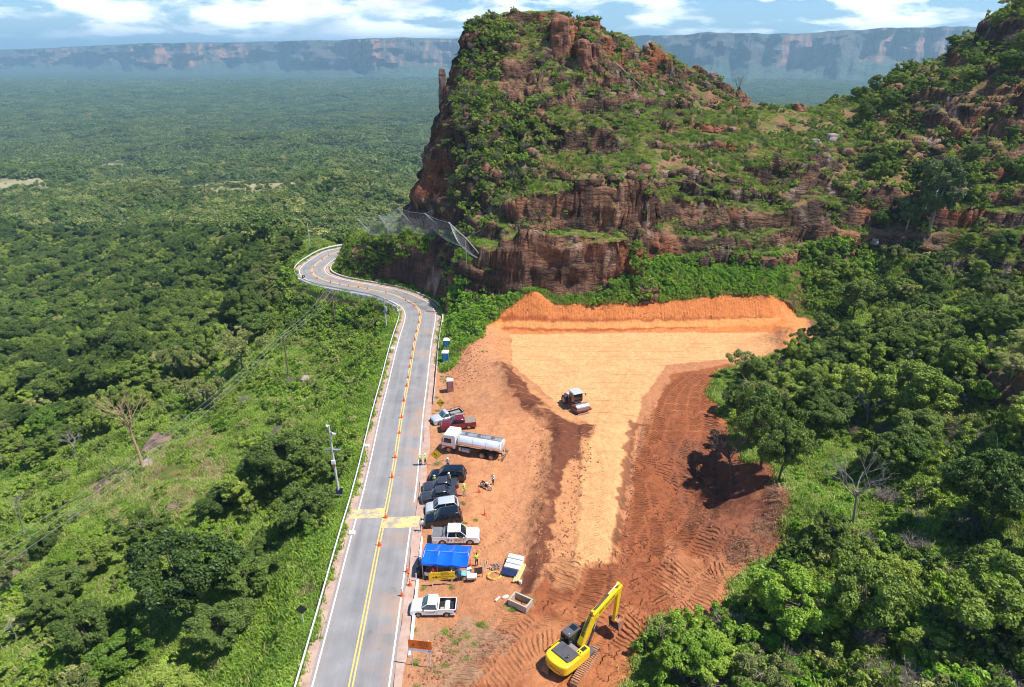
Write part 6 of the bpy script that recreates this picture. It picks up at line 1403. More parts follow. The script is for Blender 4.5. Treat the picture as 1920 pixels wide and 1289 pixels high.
    beam(Fp, Fp.lerp(K, .5), .5, .74, .54, bm_); beam(Fp.lerp(K, .5), K, .74, .88, .54, bm_); beam(K, K.lerp(T, .5), .88, .66, .54, bm_); beam(K.lerp(T, .5), T, .66, .38, .54, bm_)
    for P in (Fp, K, T): bm_.cyl(P, .24, .52, 'y', 14)
    bm_.build('boom', YEL, o)
    d = (T-K).normalized(); an = math.atan2(d.z, d.x)
    q = text('NEW HOLLAND', o, tuple(K.lerp(T, .45)+Vector((0, -.283, 0))), (0, 0, 0), .34, BLACK, sx=1.0); q.rotation_euler = Matrix((( math.cos(an), -math.sin(an), 0), (0, 0, -1), (math.sin(an), math.cos(an), 0))).to_euler()
    for yy in (yb-.38, yb+.38):
        cmb = MB(); A = Vector((1.75, yy, 1.25)); Bq = Vector((3.1, yy, 3.75)); cmb.tube(A, A.lerp(Bq, .62), .11, n=10); cb_ = cmb.build('boom_cylinder', DKG, o)
        rd = MB(); rd.tube(A.lerp(Bq, .6), Bq, .06, n=8); rd.build('rod', CHROME, cb_)
    S0 = T; S1 = Vector((6.25, yb, 1.1)); SB = T+(T-S1).normalized()*.55+Vector((-.35, 0, 0))
    st = MB(); beam(SB, S0+Vector((-.1, 0, 0)), .3, .65, .34, st); beam(S0+Vector((-.06, 0, .1)), S0.lerp(S1, .35), .66, .52, .34, st); beam(S0.lerp(S1, .35), S1, .52, .28, .32, st); st.cyl(S1, .16, .42, 'y', 12); st.build('stick', YEL, o)
    sc2 = MB(); A = K+Vector((.15, 0, .68)); sc2.tube(A, A.lerp(SB, .58), .12, n=10); ss = sc2.build('stick_cylinder', DKG, o); rd = MB(); rd.tube(A.lerp(SB, .55), SB, .065, n=8); rd.build('rod', CHROME, ss)
    br = MB(); br.box(K.x-.15, K.x+.35, yb-.15, yb+.15, K.z+.3, K.z+.72); br.build('cylinder_bracket', YEL, o)
    bc = MB(); A = S0+Vector((.38, 0, -.5)); Bq = S1+Vector((.45, 0, .65)); bc.tube(A, A.lerp(Bq, .6), .1, n=10); b2 = bc.build('bucket_cylinder', DKG, o); rd = MB(); rd.tube(A.lerp(Bq, .58), Bq, .055, n=8); rd.build('rod', CHROME, b2)
    lk = MB(); 
    for yy in (yb-.2, yb+.2): lk.path([S1+Vector((.02, yy-yb, .55)), Vector((Bq.x, yy, Bq.z)), S1+Vector((.42, yy-yb, -.05))], .05, 6)
    lk.build('linkage', DKG, o)
    hs = MB()
    for k, yy in enumerate((yb-.12, yb, yb+.12)): hs.path([Fp+Vector((.0, yy-yb, .35)), Fp.lerp(K, .5)+Vector((-.3, yy-yb, .38)), K+Vector((-.25, yy-yb, .45)), K+Vector((.3, yy-yb, .5))], .03, 5)
    hs.build('hydraulic_hose', BLACK, o)
    bk = MB(); bx, bz = S1.x, S1.z; hw = .62; pr = [(bx+.55, bz+.15), (bx+.30, bz+.22), (bx-.1, bz+.12), (bx+.1, bz-.3), (bx+.05, bz-.75), (bx-.35, bz-.98), (bx-.75, bz-.85)]
    pr = [(bx-.12, bz+.15), (bx+.45, bz+.1), (bx+.85, bz-.25), (bx+.88, bz-.7), (bx+.55, bz-1.05), (bx+.1, bz-1.12)]; pi = [(x+(bx+.35-x)*.1, z+(bz-.4-z)*.1) for x, z in pr]
    n = len(pr); V = [(x, yb+s*hw, z) for s in (-1, 1) for x, z in pr]+[(x, yb+s*(hw-.04), z) for s in (-1, 1) for x, z in pi]; Fq = []
    for i in range(n-1): Fq += [(i, i+1, n+i+1, n+i), (2*n+i, 3*n+i, 3*n+i+1, 2*n+i+1)]
    for s in (0, 1): b0 = s*n; b1 = 2*n+s*n; Fq += [(b0+i, b1+i, b1+i+1, b0+i+1) for i in range(n-1)]; Fq.append(tuple(b0+i for i in range(n)))
    Fq += [(0, n, 3*n, 2*n), (n-1, 2*n-1, 4*n-1, 3*n-1)]; bk.add(V, Fq)
    for k in range(5): y = yb-hw+.1+k*(2*hw-.2)/4; bk.box(bx-.12, bx+.14, y-.05, y+.05, bz-1.16, bz-1.08, None, .0, .02)
    bk.build('bucket', paint('bucket_earth', (.36, .17, .10), .85, var=.3, dust=.6, scale=2), o)
    tx = text('NEW HOLLAND', o, (-2.69, 0, 1.55), (math.pi/2, 0, -math.pi/2), .40, BLACK)
    return o
def cylvf(c, r, h, axis='y', n=16):
    m = MB(); m.cyl(c, r, h, axis, n); return m.v, m.f
excavator()
# ------------------------------------------------------------------ soil roller
def roller():
    o = empty('road_roller'); tag(o, 'soil compactor with a steel drum and grey cab on the pale rolled pad', 'road roller'); c = at_s(1079, 764); o.location = (c[0], c[1], ground(c[0], c[1])); o.rotation_euler = (0, 0, math.radians(-66))
    MAR = paint('maroon_frame', (.20, .02, .02), .5, dust=.3); DR = paint('drum_steel', (.42, .40, .38), .38, .7, var=.15, scale=2, dust=.25)
    d = MB(); n = 32; d.loft([[(1.75+r*math.cos(2*math.pi*i/n), y, .76+r*math.sin(2*math.pi*i/n)) for i in range(n)] for y, r in ((-1.05, .70), (-1.05, .75), (1.05, .75), (1.05, .70))]); d.build('drum', DR, o, smooth=False)
    f = MB(); f.box(2.55, 2.8, -1.25, 1.25, .62, .95, bev=.04); f.box(.75, .98, -1.25, 1.25, .6, 1.05, bev=.04); [f.box(.75, 2.8, s*1.17-.08, s*1.17+.08, .62, .92) for s in (-1, 1)]; f.build('drum_frame', MAR, o)
    s = MB(); s.box(2.8, 2.86, -1.1, 1.1, .3, .42); s.build('scraper', GALV, o)
    b = MB(); b.box(-.95, .72, -.62, .62, .7, 1.25, bev=.05); b.build('chassis', DKG, o)
    c_ = MB(); pr = [(-.75, 1.2), (.62, 1.2), (.78, 1.7), (.62, 2.75), (-.72, 2.75)]; c_.loft([[(x, -.74, z) for x, z in pr], [(x, .74, z) for x, z in pr]]); c_.build('cab', GLASS, o)
    r = MB(); r.box(-.95, .9, -.92, .92, 2.75, 2.9, bev=.12); r.build('cab_roof', paint('roof_grey', (.45, .48, .51), .35, var=.06), o)
    p = MB(); [p.path([(x, y, 1.2), (x2, y, 2.75)], .045, 5) for y in (-.74, .74) for x, x2 in ((-.75, -.72), (-.05, -.05))]; [p.path([(.62, y, 1.2), (.78, y, 1.7), (.62, y, 2.75)], .045, 5) for y in (-.74, .74)]; p.box(-.78, -.74, -.74, .74, 1.2, 1.8); p.build('cab_frame', MAR, o)
    m = MB(); m.tube((.85, .9, 2.7), (.95, 1.2, 2.55), .02, n=5); m.box(.9, .98, 1.12, 1.28, 2.3, 2.6); m.build('side_mirror', BLACK, o)
    h = MB(); pr = [(-.95, .85), (-.95, 1.75), (-2.3, 1.6), (-2.75, 1.3), (-2.75, .8)]; h.loft([[(x, -.62, z) for x, z in pr], [(x, -.55, z+.04) for x, z in pr], [(x, .55, z+.04) for x, z in pr], [(x, .62, z) for x, z in pr]]); h.build('engine_hood', paint('hood_pale', (.52, .50, .48), .5, dust=.3), o)
    g = MB(); [g.box(-2.2+k*.25, -2.08+k*.25, -.64, -.63, 1.0, 1.4) for k in range(4)]; g.build('grille', BLACK, o)
    for sd in (-1, 1): wheel(o, -1.75, sd*.98, .76, .55)
    return o
roller()
# ------------------------------------------------------------------ motorcycle
def motorbike():
    o = empty('motorcycle'); tag(o, 'small white and black motorcycle parked on the soil beside a traffic cone', 'motorcycle'); c = at_s(910.5, 917); o.location = (c[0], c[1], ground(c[0], c[1])); o.rotation_euler = (math.radians(-8), 0, math.radians(-42))
    for x in (.64, -.64):
        t = MB(); n = 18; q = 6
        t.loft([[((.30+.05*math.cos(2*math.pi*j/q))*math.cos(2*math.pi*i/n), .05*math.sin(2*math.pi*j/q), (.30+.05*math.cos(2*math.pi*j/q))*math.sin(2*math.pi*i/n)) for j in range(q)] for i in range(n+1)], cap=False)
        w = t.build('wheel', RUBBER, o, loc=(x, 0, .34)); s = MB(); [s.tube((0, 0, 0), (.27*math.cos(a), 0, .27*math.sin(a)), .012, n=4) for a in [2*math.pi*k/8 for k in range(8)]]; s.cyl((0, 0, 0), .07, .1, 'y', 8); s.build('rim', CHROME, w)
    b = MB(); b.ell((.12, 0, .86), (.30, .14, .13)); b.ell((-.62, 0, .80), (.22, .1, .09)); b.ell((.62, 0, .70), (.2, .07, .04)); b.build('fuel_tank', WHITE, o)
    s = MB(); s.box(-.75, -.02, -.12, .12, .80, .90, bev=.03); s.build('seat', BLACK, o)
    e = MB(); e.box(-.15, .22, -.14, .14, .32, .62, bev=.04); e.path([(.3, 0, .9), (.05, 0, .45), (-.35, 0, .4), (-.64, 0, .34)], .035, 6); e.build('engine', DKG, o)
    f = MB(); [f.path([(.64, y, .34), (.42, y, .98)], .025, 6) for y in (-.09, .09)]; f.path([(.38, -.36, 1.08), (.44, -.12, 1.0), (.44, .12, 1.0), (.38, .36, 1.08)], .018, 6); f.build('handlebar', CHROME, o)
    h = MB(); h.ell((.53, 0, .92), (.08, .1, .1)); h.build('headlight', LAMP, o); x = MB(); x.path([(.15, -.16, .35), (-.3, -.18, .32), (-.8, -.2, .42)], .045, 7); x.build('exhaust', CHROME, o)
motorbike()
# ------------------------------------------------------------------ cones
ORNG = paint('cone_orange', (.80, .12, .02), .5, var=.08); CWH = paint('cone_white', (.8, .8, .78), .5)
def cone_proto():
    o = empty('traffic_cone'); b = MB(); b.box(-.2, .2, -.2, .2, 0, .05, bev=.015); n = 16
    prof = [(.155, .05), (.12, .25), (.10, .40), (.075, .60), (.05, .80), (.03, .95), (.0, .96)]
    b.loft([[(r*math.cos(2*math.pi*i/n), r*math.sin(2*math.pi*i/n), z) for i in range(n)] for r, z in prof]); b.build('body', ORNG, o)
    for z0, z1, r0, r1 in ((.42, .56, .101, .083), (.66, .74, .071, .060)):
        w = MB(); w.loft([[(r*math.cos(2*math.pi*i/n), r*math.sin(2*math.pi*i/n), z) for i in range(n)] for r, z in ((r0, z0), (r1, z1))], cap=False); w.build('reflective_band', CWH if z0 > .6 else paint('cone_band', (.75, .35, .25), .5), o)
    return o
CP_ = cone_proto()
CONES = [(723.5, 971), (712, 1023), (735.6, 895.7), (741.4, 858.7), (749, 813), (753.3, 783.3), (757.7, 752.6), (762.6, 724.7), (765.6, 709), (768, 689), (771.4, 673), (774.5, 657), (778, 638.6),
         (781, 623), (785, 606), (787, 591.5), (777, 575), (761.3, 564.8), (724, 550), (689.4, 542.7), (672.4, 539.6), (653.8, 537.3), (637.5, 534.5), (620, 530.3), (595, 523), (585.6, 512.4), (588, 502.4), (604.5, 487.5), (617, 480.5)]
ORD = ['first', 'second', 'third', 'fourth', 'fifth', 'sixth', 'seventh', 'eighth', 'ninth', 'tenth', 'eleventh', 'twelfth', 'thirteenth', 'fourteenth', 'fifteenth', 'sixteenth', 'seventeenth', 'eighteenth', 'nineteenth', 'twentieth']
order = sorted(range(len(CONES)), key=lambda i: -CONES[i][1]); first = True
def put_cone(px, label, group, s=1.0):
    global first
    c = CP_ if first else copy_tree(CP_); first = False; p = at_s(*px); c.location = (p[0], p[1], max(ground(p[0], p[1]), zs(p[1])+.004) if samp(RD, p[0], p[1]) < 5 else ground(p[0], p[1])); c.scale = (s, s, s*.95); c.rotation_euler = (0, 0, random.uniform(0, 1.5)); tag(c, label, 'traffic cone', group); return c
for k, i in enumerate(order):
    if k < 15: lab = f'orange cone on the yellow centre line, {ORD[k]} counted from the bottom of the photo'
    elif CONES[i][1] > 560: lab = f'orange cone on the centre line where the bend begins, {ORD[k]} from the bottom'
    elif CONES[i][1] > 525: lab = f'orange cone on the viaduct stretch of the centre line, {ORD[k-18]} after the first bend'
    else: lab = f'orange cone in the far hairpin, {ORD[len(order)-1-k]} counted back from the road end'
    put_cone(CONES[i], lab, 'orange cones along the centre line', 1.1)
put_cone((764, 1073), 'orange cone on the white edge line left of the yellow sign', 'cones on the right shoulder')
put_cone((769, 1098), 'orange cone on the pink shoulder just below the yellow sign', 'cones on the right shoulder')
put_cone((753.8, 1117.7), 'orange cone on the white edge line, nearest to the bottom', 'cones on the right shoulder')
put_cone((899, 924), 'orange cone on bare soil beside the motorcycle', 'cones on the soil'); put_cone((909, 965.8), 'lone orange cone in the middle of the parking soil', 'cones on the soil'); put_cone((882.5, 1063), 'orange cone at the right side of the blue tent', 'cones on the soil', 1.15)

# ------------------------------------------------------------------ people
SKIN = paint('skin', (.30, .15, .09), .6); 
def cloth(n, c): return paint('cloth_'+n, c, .85, var=.15, scale=8)
HIVIS, JEANS, NAVYC, GREYC, KHAKI, WHC, REDC, BLKC = cloth('hivis', (.50, .72, .03)), cloth('jeans', (.04, .06, .11)), cloth('navy', (.02, .025, .045)), cloth('grey', (.28, .28, .30)), cloth('khaki', (.36, .29, .17)), cloth('white', (.7, .68, .7)), cloth('red', (.5, .02, .02)), cloth('black', (.015, .015, .015))
HAIR = paint('hair', (.015, .01, .008), .7)
def person(px, label, top, legs, hat=None, rz=0.0, arm=(.1, .1), sleeve=True, h=1.72, pos=None, bend=0.0):
    o = empty('person'); k = h/1.72
    p = pos or at_s(*px); o.location = (p[0], p[1], max(ground(p[0], p[1]), zs(p[1])) if samp(RD, p[0], p[1]) < 5 else ground(p[0], p[1])); o.rotation_euler = (0, 0, rz); o.scale = (k, k, k)
    tag(o, label, 'person', 'people at the works')
    V = []; E = []; R = []
    def v(x, y, z, r, par=None):
        V.append((x, y, z)); R.append(r); i = len(V)-1
        if par is not None: E.append((par, i))
        return i
    # x forward, y left
    pel = v(0, 0, .93, .135); wa = v(bend*.1, 0, 1.08, .125, pel); ch = v(bend*.22, 0, 1.28, .15, wa); nb = v(bend*.3, 0, 1.43, .075, ch); nk = v(bend*.34, 0, 1.50, .055, nb); hd = v(bend*.4+.01, 0, 1.60, .085, nk); v(bend*.44+.015, 0, 1.68, .07, hd)
    ends = []
    for s, a in ((1, arm[0]), (-1, arm[1])):
        hip = v(0, s*.09, .88, .095, pel); kn = v(.03+.03*s, s*.11, .50, .062, hip); an = v(-.02+.03*s, s*.12, .10, .042, kn); v(.13+.03*s, s*.13, .045, .038, an)
        sh_ = v(bend*.24, s*.18, 1.38, .068, ch); el = v(bend*.3-.02+a*.15, s*(.25), 1.12, .046, sh_); wr = v(bend*.3+.02+a*.6, s*(.24-.08*a), .92+a*.35, .034, el); ends.append((wr, s, a))
    for wr, s, a in ends:
        x, y, z = V[wr]; pm = v(x+.02+a*.05, y, z-.06+a*.05, .030, wr)
        for q, (dy, L) in enumerate(((-.026, .075), (-.009, .085), (.009, .08), (.026, .065))): v(V[pm][0]+.015+a*.06, y+dy, V[pm][2]-L+a*.06, .009, pm)
        v(V[pm][0]+.05, y-s*.02, V[pm][2]-.02, .010, pm)
    me = bpy.data.meshes.new('body'); me.from_pydata(V, E, []); b = bpy.data.objects.new('body', me); COL.objects.link(b); b.parent = o
    sk = b.modifiers.new('skin', 'SKIN'); 
    for i, r in enumerate(R): me.skin_vertices[0].data[i].radius = (r, r*(.78 if i in (0, 1, 2) else 1))
    for i in range(len(R)): me.skin_vertices[0].data[i].use_root = (i == 0)
    ss = b.modifiers.new('sub', 'SUBSURF'); ss.levels = 1; ss.render_levels = 1
    dg = bpy.context.evaluated_depsgraph_get(); ev = b.evaluated_get(dg); m2 = bpy.data.meshes.new_from_object(ev); b.modifiers.clear(); b.data = m2; m2.shade_smooth()
    for m in (SKIN, top, legs, BLKC): m2.materials.append(m)
    for pz in m2.polygons:
        c = pz.center; ab = abs(c.y) > .215 or (c.x > .14 and c.z > .85)
        if c.z < .09: pz.material_index = 3
        elif c.z < .95 and not (abs(c.y) > .19 and c.z > .6): pz.material_index = 2
        elif c.z < 1.455 and not (ab and c.z < (1.0 if sleeve else 1.2)): pz.material_index = 1
        else: pz.material_index = 0
    hm = MB(); hx = bend*.42+.01
    # face: nose, ears, eyes on the head
    fc = MB(); fc.ell((hx+.10, 0, 1.60), (.016, .014, .022), 6, 4); fc.ell((hx, .088, 1.60), (.018, .012, .028), 6, 4); fc.ell((hx, -.088, 1.60), (.018, .012, .028), 6, 4); fc.build('face', SKIN, o)
    if hat:
        hm.ell((hx, 0, 1.68), (.135, .115, .105), 12, 8); hm.cyl((hx+.03, 0, 1.655), .15, .012, 'z', 14); hm.build('hard_hat', hat, o)
    else: hm.ell((hx-.012, 0, 1.65), (.105, .095, .10), 10, 7); hm.build('hair', HAIR, o)
    if top is HIVIS:
        st = MB(); 
        for z in (1.12, 1.25): st.loft([[(bend*.15+.152*math.cos(2*math.pi*i/14), .185*math.sin(2*math.pi*i/14), z+dz) for i in range(14)] for dz in (-.02, .02)], cap=False)
        st.build('reflective_stripe', GALV, o)
    return o
HW, HY = paint('hat_white', (.8, .8, .78), .35), paint('hat_yellow', (.8, .5, .02), .35)
person((788.5, 873), 'person in yellow-green vest on the road edge line, left one of the pair', HIVIS, NAVYC, HW, 2.6, (.3, .1))
person((798, 872), 'person in yellow-green vest on the shoulder, right one of the pair', HIVIS, NAVYC, HW, 2.9, (.1, .2))
person((840, 879.5), 'person in dark clothes and white helmet behind the glossy black SUV', GREYC, NAVYC, HW, -1.2, (.2, .2))
person((815, 910), 'person in bright yellow-green vest standing between the black SUV and a graphite car', HIVIS, JEANS, HW, 1.4, (.4, .2))
person((842.5, 909), 'person in pale khaki shirt and white helmet between the parked dark cars', KHAKI, JEANS, HW, -1.8, (.5, .1))
person((870.5, 931), 'person in yellow-green vest walking on the soil right of the dark cars', HIVIS, GREYC, HW, -1.0, (.2, .4), h=1.78)
person((924.5, 909), 'person with yellow helmet and pale shirt near the motorcycle', WHC, NAVYC, HY, -2.2, (.4, .4))
person((791.3, 996), 'person in white shirt and jeans on the shoulder beside the yellow band', WHC, JEANS, None, -1.3, (.7, .3), False, h=1.76)
person((894, 1061), 'person in green vest standing right of the blue tent', HIVIS, NAVYC, None, 2.4, (.5, .2), h=1.76)
person((813, 1086), 'person in red shirt in the shade under the blue tent', REDC, NAVYC, None, -1.5, (.3, .3))
person((849, 1079), 'person in olive shirt under the right half of the blue tent', KHAKI, NAVYC, None, -1.2, (.8, .6))
person((863, 1086), 'person in pale blue shirt at the right front of the tent', cloth('aqua', (.25, .55, .6)), GREYC, None, 2.5, (.9, .8), bend=1.0)

# ------------------------------------------------------------------ blue tent
def tent():
    o = empty('tent'); tag(o, 'blue plastic canopy tent beside the parked white pickup', 'tent'); a = np.array(at_s(793.5, 1083.5)); b = np.array(at_s(876, 1089)); o.location = (a[0], a[1], ground(a[0], a[1])); hx = math.atan2(b[1]-a[1], b[0]-a[0]); o.rotation_euler = (0, 0, hx)
    L = 4.6; D = 2.75; BLUE = bpy.data.materials.new('x'); bpy.data.materials.remove(BLUE); BLUE = paint('blue_tarpaulin', (.008, .115, .72), .22, var=.06, coat=.5)
    nx, ny = 42, 24; V = []
    for j in range(ny+1):
        for i in range(nx+1):
            u, w = i/nx, j/ny; x = -.12+(L+.24)*u; y = -.18+(D+.36)*w
            ridge = 2.25+.45*(1-abs(w-.52)/.52)**.9 if True else 0
            bay = (u*3) % 1; sag = .26*math.sin(math.pi*bay)**1.0*(.35+.65*math.sin(math.pi*w)); crease = .07*math.exp(-((bay-.06)/.06)**2)
            V.append((x, y, ridge-sag-crease*math.sin(math.pi*w)+.012*math.sin(9*u+7*w)))
    Fq = [(j*(nx+1)+i, j*(nx+1)+i+1, (j+1)*(nx+1)+i+1, (j+1)*(nx+1)+i) for j in range(ny) for i in range(nx)]
    c = mesh_obj('canopy', V, Fq, BLUE, o, True); md = c.modifiers.new('t', 'SOLIDIFY'); md.thickness = .012
    v = MB()
    for (x0, y0, x1, y1) in ((-.12, -.18, L+.12, -.18), (L+.12, -.18, L+.12, D+.18), (-.12, -.18, -.12, D+.18)):
        n = 24; top = []; bot = []
        for k in range(n+1):
            f = k/n; x = x0+(x1-x0)*f; y = y0+(y1-y0)*f; u = (x+.12)/(L+.24); w = (y+.18)/(D+.36); z = 2.25+.45*max(0, 1-abs(w-.52)/.52)**.9-.26*math.sin(math.pi*((u*3) % 1))*(.35+.65*math.sin(math.pi*w)); top.append((x, y, z)); bot.append((x, y, z-.22+.02*math.sin(k)))
        v.loft([[(x+(.004 if x > 1 else -.004), y-.006, z-.01) for x, y, z in top], bot], cap=False, closed=False)
    vv = v.build('valance', BLUE, o)
    for x in (0, L/3, 2*L/3, L):
        for y in (0, D): p = MB(); p.tube((x, y, 0), (x, y, 2.22), .03, n=8); p.build('pole', WHITE, o)
    r = MB(); [r.path([(x, 0, 2.2), (x, D*.5, 2.62), (x, D, 2.2)], .022, 6) for x in (0, L/3, 2*L/3, L)]; r.tube((0, D*.5, 2.62), (L, D*.5, 2.62), .02); r.build('roof_frame', GALV, o)
    w = MB(); w.box(-.02, .0, .2, D-.3, .1, 2.0); w.build('shade_sheet', paint('tent_shade_dark', (.02, .022, .035), .8), o)  # black sheet added in place of the tent's own shadow on the left
    return o
tt = tent(); TM = Matrix.Translation(tt.location) @ Matrix.Rotation(tt.rotation_euler.z, 4, 'Z')
def tloc(x, y, z=0):
    p = TM @ Vector((x, y, 0)); return (p.x, p.y, ground(p.x, p.y)+z)
def table(loc, rz, lab, Lx=1.6, mat=None):
    o = empty('table', loc, rz); tag(o, lab, 'table'); t = MB(); t.box(-Lx/2, Lx/2, -.4, .4, .70, .74, bev=.01); t.build('tabletop', mat or WHITE, o)
    for x in (-Lx/2+.08, Lx/2-.08):
        for y in (-.33, .33): l = MB(); l.tube((x, y, 0), (x, y, .7), .022, n=6); l.build('leg', STEEL, o)
table(tloc(1.5, 1.7), tt.rotation_euler.z, 'folding table deep in the shade of the blue tent'); table(tloc(4.0, .4), tt.rotation_euler.z+.2, 'small table with bright things at the right front of the tent', 1.1, paint('table_teal', (.2, .45, .45), .5))
def chair(loc, rz, lab):
    o = empty('chair', loc, rz); tag(o, lab, 'chair', 'chairs under the blue tent'); s = MB(); s.box(-.24, .24, -.24, .24, .42, .46, bev=.015); s.build('seat', WHITE, o); b = MB(); b.box(-.26, -.21, -.23, .23, .46, .86, bev=.015); b.build('backrest', WHITE, o)
    for x in (-.2, .2):
        for y in (-.2, .2): l = MB(); l.tube((x, y, 0), (x*.95, y*.95, .42), .02, n=5); l.build('leg', WHITE, o)
chair(tloc(3.3, .3), 1.9, 'white plastic chair at the front right of the blue tent'); chair(tloc(.4, .3), 1.2, 'white plastic chair at the front left pole of the tent')
def cooler(loc, rz, lab, c, s=(.55, .35, .38)):
    o = empty('cool_box', loc, rz); tag(o, lab, 'cool box'); b = MB(); b.box(-s[0]/2, s[0]/2, -s[1]/2, s[1]/2, 0, s[2], bev=.03); b.build('body', c, o); l = MB(); l.box(-s[0]/2-.01, s[0]/2+.01, -s[1]/2-.01, s[1]/2+.01, s[2], s[2]+.06, bev=.02); l.build('lid', WHITE, o)
cooler(tloc(4.5, .9), .3, 'yellow water cooler at the right pole of the tent', paint('cool_yellow', (.8, .5, .03), .5)); cooler(tloc(4.55, 1.5), .3, 'blue cool box at the right side of the tent', paint('cool_blue', (.05, .22, .6), .5)); cooler(tloc(4.6, .25), .1, 'red box in front of the right tent pole', paint('box_red', (.6, .05, .03), .5), (.4, .3, .3))

# ------------------------------------------------------------------ chemical toilets
def toilet(px, label, c, roofc, s=1.0, rz=0.0):
    o = empty('portable_toilet'); p = at_s(*px); o.location = (p[0], p[1], ground(p[0], p[1])); o.rotation_euler = (0, 0, rz); o.scale = (s, s, s); tag(o, label, 'portable toilet')
    b = MB(); b.box(-.58, .58, -.58, .58, .08, 2.12, bev=.03); b.build('cabin', c, o); r = MB(); r.box(-.62, .62, -.62, .62, 2.12, 2.2, bev=.03); r.loft([[(-.58, -.58, 2.2), (.58, -.58, 2.2), (.58, .58, 2.2), (-.58, .58, 2.2)], [(-.4, -.5, 2.34), (.4, -.5, 2.34), (.4, .5, 2.34), (-.4, .5, 2.34)]]); r.build('roof', roofc, o)
    k = MB(); k.box(-.62, .62, -.62, .62, 0, .1); k.build('base', DKG, o); d = MB(); d.box(-.40, .40, -.605, -.582, .15, 2.02, bev=.008); dd = d.build('door', c, o); h = MB(); h.box(.28, .34, -.63, -.605, 1.0, 1.14); h.build('handle', BLACK, dd)
    v = MB(); [v.box(sd*.585-.01, sd*.585+.01, -.3+q*.16, -.2+q*.16, 1.75, 1.95) for sd in (-1, 1) for q in range(4)]; [v.box(x-.015, x+.015, -.60, -.58, .15, 2.05) for x in (-.5, .5)]; v.build('vent_grille', DKG, o); pp = MB(); pp.tube((.35, .4, 2.2), (.35, .4, 2.55), .05, n=8); pp.build('vent_pipe', DKG, o)
BLT = paint('toilet_blue', (.02, .20, .42), .45, var=.08)
toilet((835.5, 681), 'blue portable toilet with white roof, the nearer of the two by the bushes', BLT, WHITE); toilet((838, 660), 'blue portable toilet half hidden behind the nearer blue one', BLT, WHITE); toilet((844, 733), 'weathered brownish portable toilet standing alone above the parked pickups', paint('toilet_brown', (.30, .15, .13), .6, var=.12, dust=.3), paint('toilet_roof', (.6, .52, .48), .6), .95, .15)

# ------------------------------------------------------------------ signs
SY = paint('sign_yellow', (.85, .55, .02), .45, var=.04); SO = paint('sign_orange', (.80, .16, .01), .45, var=.05)
def arrow_l(parent, z, s=1.0, y=-.02):
    m = MB(); m.loft([[(-.02*s, y, z-.30*s), (-.02*s, y-.008, z-.30*s), (.06*s, y-.008, z-.30*s), (.06*s, y, z-.30*s)], [(-.02*s+.02, y, z), (-.02*s+.02, y-.008, z), (.06*s+.02, y-.008, z), (.06*s+.02, y, z)], [(-.16*s, y, z+.10*s), (-.16*s, y-.008, z+.10*s), (-.14*s, y-.008, z+.18*s), (-.14*s, y, z+.18*s)]])
    m.add([(-.14*s, y-.004, z+.28*s), (-.14*s, y-.004, z+.0*s), (-.34*s, y-.004, z+.16*s), (-.14*s, y-.010, z+.28*s), (-.14*s, y-.010, z), (-.34*s, y-.010, z+.16*s)], [(0, 1, 2), (3, 5, 4), (0, 3, 4, 1), (1, 4, 5, 2), (2, 5, 3, 0)]); m.build('arrow_symbol', BLACK, parent)
def diamond(px, toppx, label, sd, kind='arrow', back=False, rz=0.0):
    o = empty('warning_sign'); p = at_s(*px); g = ground(p[0], p[1]); o.location = (p[0], p[1], g); o.rotation_euler = (0, 0, rz); tag(o, label, 'road sign')
    zc = at_Y(toppx[0], toppx[1], p[1])[2]-g; q = MB(); q.tube((0, .04, 0), (0, .04, zc+.3), .035, n=7); q.build('post', GALV if not back else WHITE, o)
    b = MB(); r = sd*.7071
    for rr, y0, y1 in ((r, -.01, .01),): b.loft([[(0, y0, zc-rr), (rr, y0, zc), (0, y0, zc+rr), (-rr, y0, zc)], [(0, y1, zc-rr), (rr, y1, zc), (0, y1, zc+rr), (-rr, y1, zc)]])
    b.build('board', SY if not back else paint('sign_back', (.035, .035, .035), .6), o)
    if not back:
        e = MB(); a = r*.93; bb = r*.88
        for k in range(4):
            P = [(0, -1), (1, 0), (0, 1), (-1, 0)]; c0, c1 = P[k], P[(k+1) % 4]; e.add([(c0[0]*a, -.013, zc+c0[1]*a), (c1[0]*a, -.013, zc+c1[1]*a), (c1[0]*bb, -.013, zc+c1[1]*bb), (c0[0]*bb, -.013, zc+c0[1]*bb)], [(0, 1, 2, 3)])
        e.build('border', BLACK, o)
        if kind == 'arrow': arrow_l(o, zc-.02, sd*.9)
        else:
            m = MB(); m.box(.08*sd, .42*sd, -.022, -.012, zc-.12*sd, zc+.12*sd); m.box(-.45*sd, -.12*sd, -.022, -.012, zc-.02, zc+.05); m.add([(-.12*sd, -.02, zc+.14*sd), (-.12*sd, -.02, zc-.1*sd), (.05*sd, -.02, zc+.02*sd)], [(0, 1, 2)]); m.build('truck_symbol', BLACK, o)
    else: c = MB(); c.box(-r*.9, r*.9, .02, .05, zc-.03, zc+.03); c.build('brace', WHITE, o)
    return o
diamond((827, 776), (826.4, 755.7), 'yellow diamond sign with a black vehicle symbol above the silver pickup', 1.0, 'truck'); diamond((818.7, 872), (818.4, 852.5), 'yellow diamond sign with a left-bending black arrow below the tanker truck', 1.1, 'arrow')
diamond((570, 1172), (568, 1143), 'diamond road sign seen from behind in the grass left of the road', .8, back=True, rz=.1)
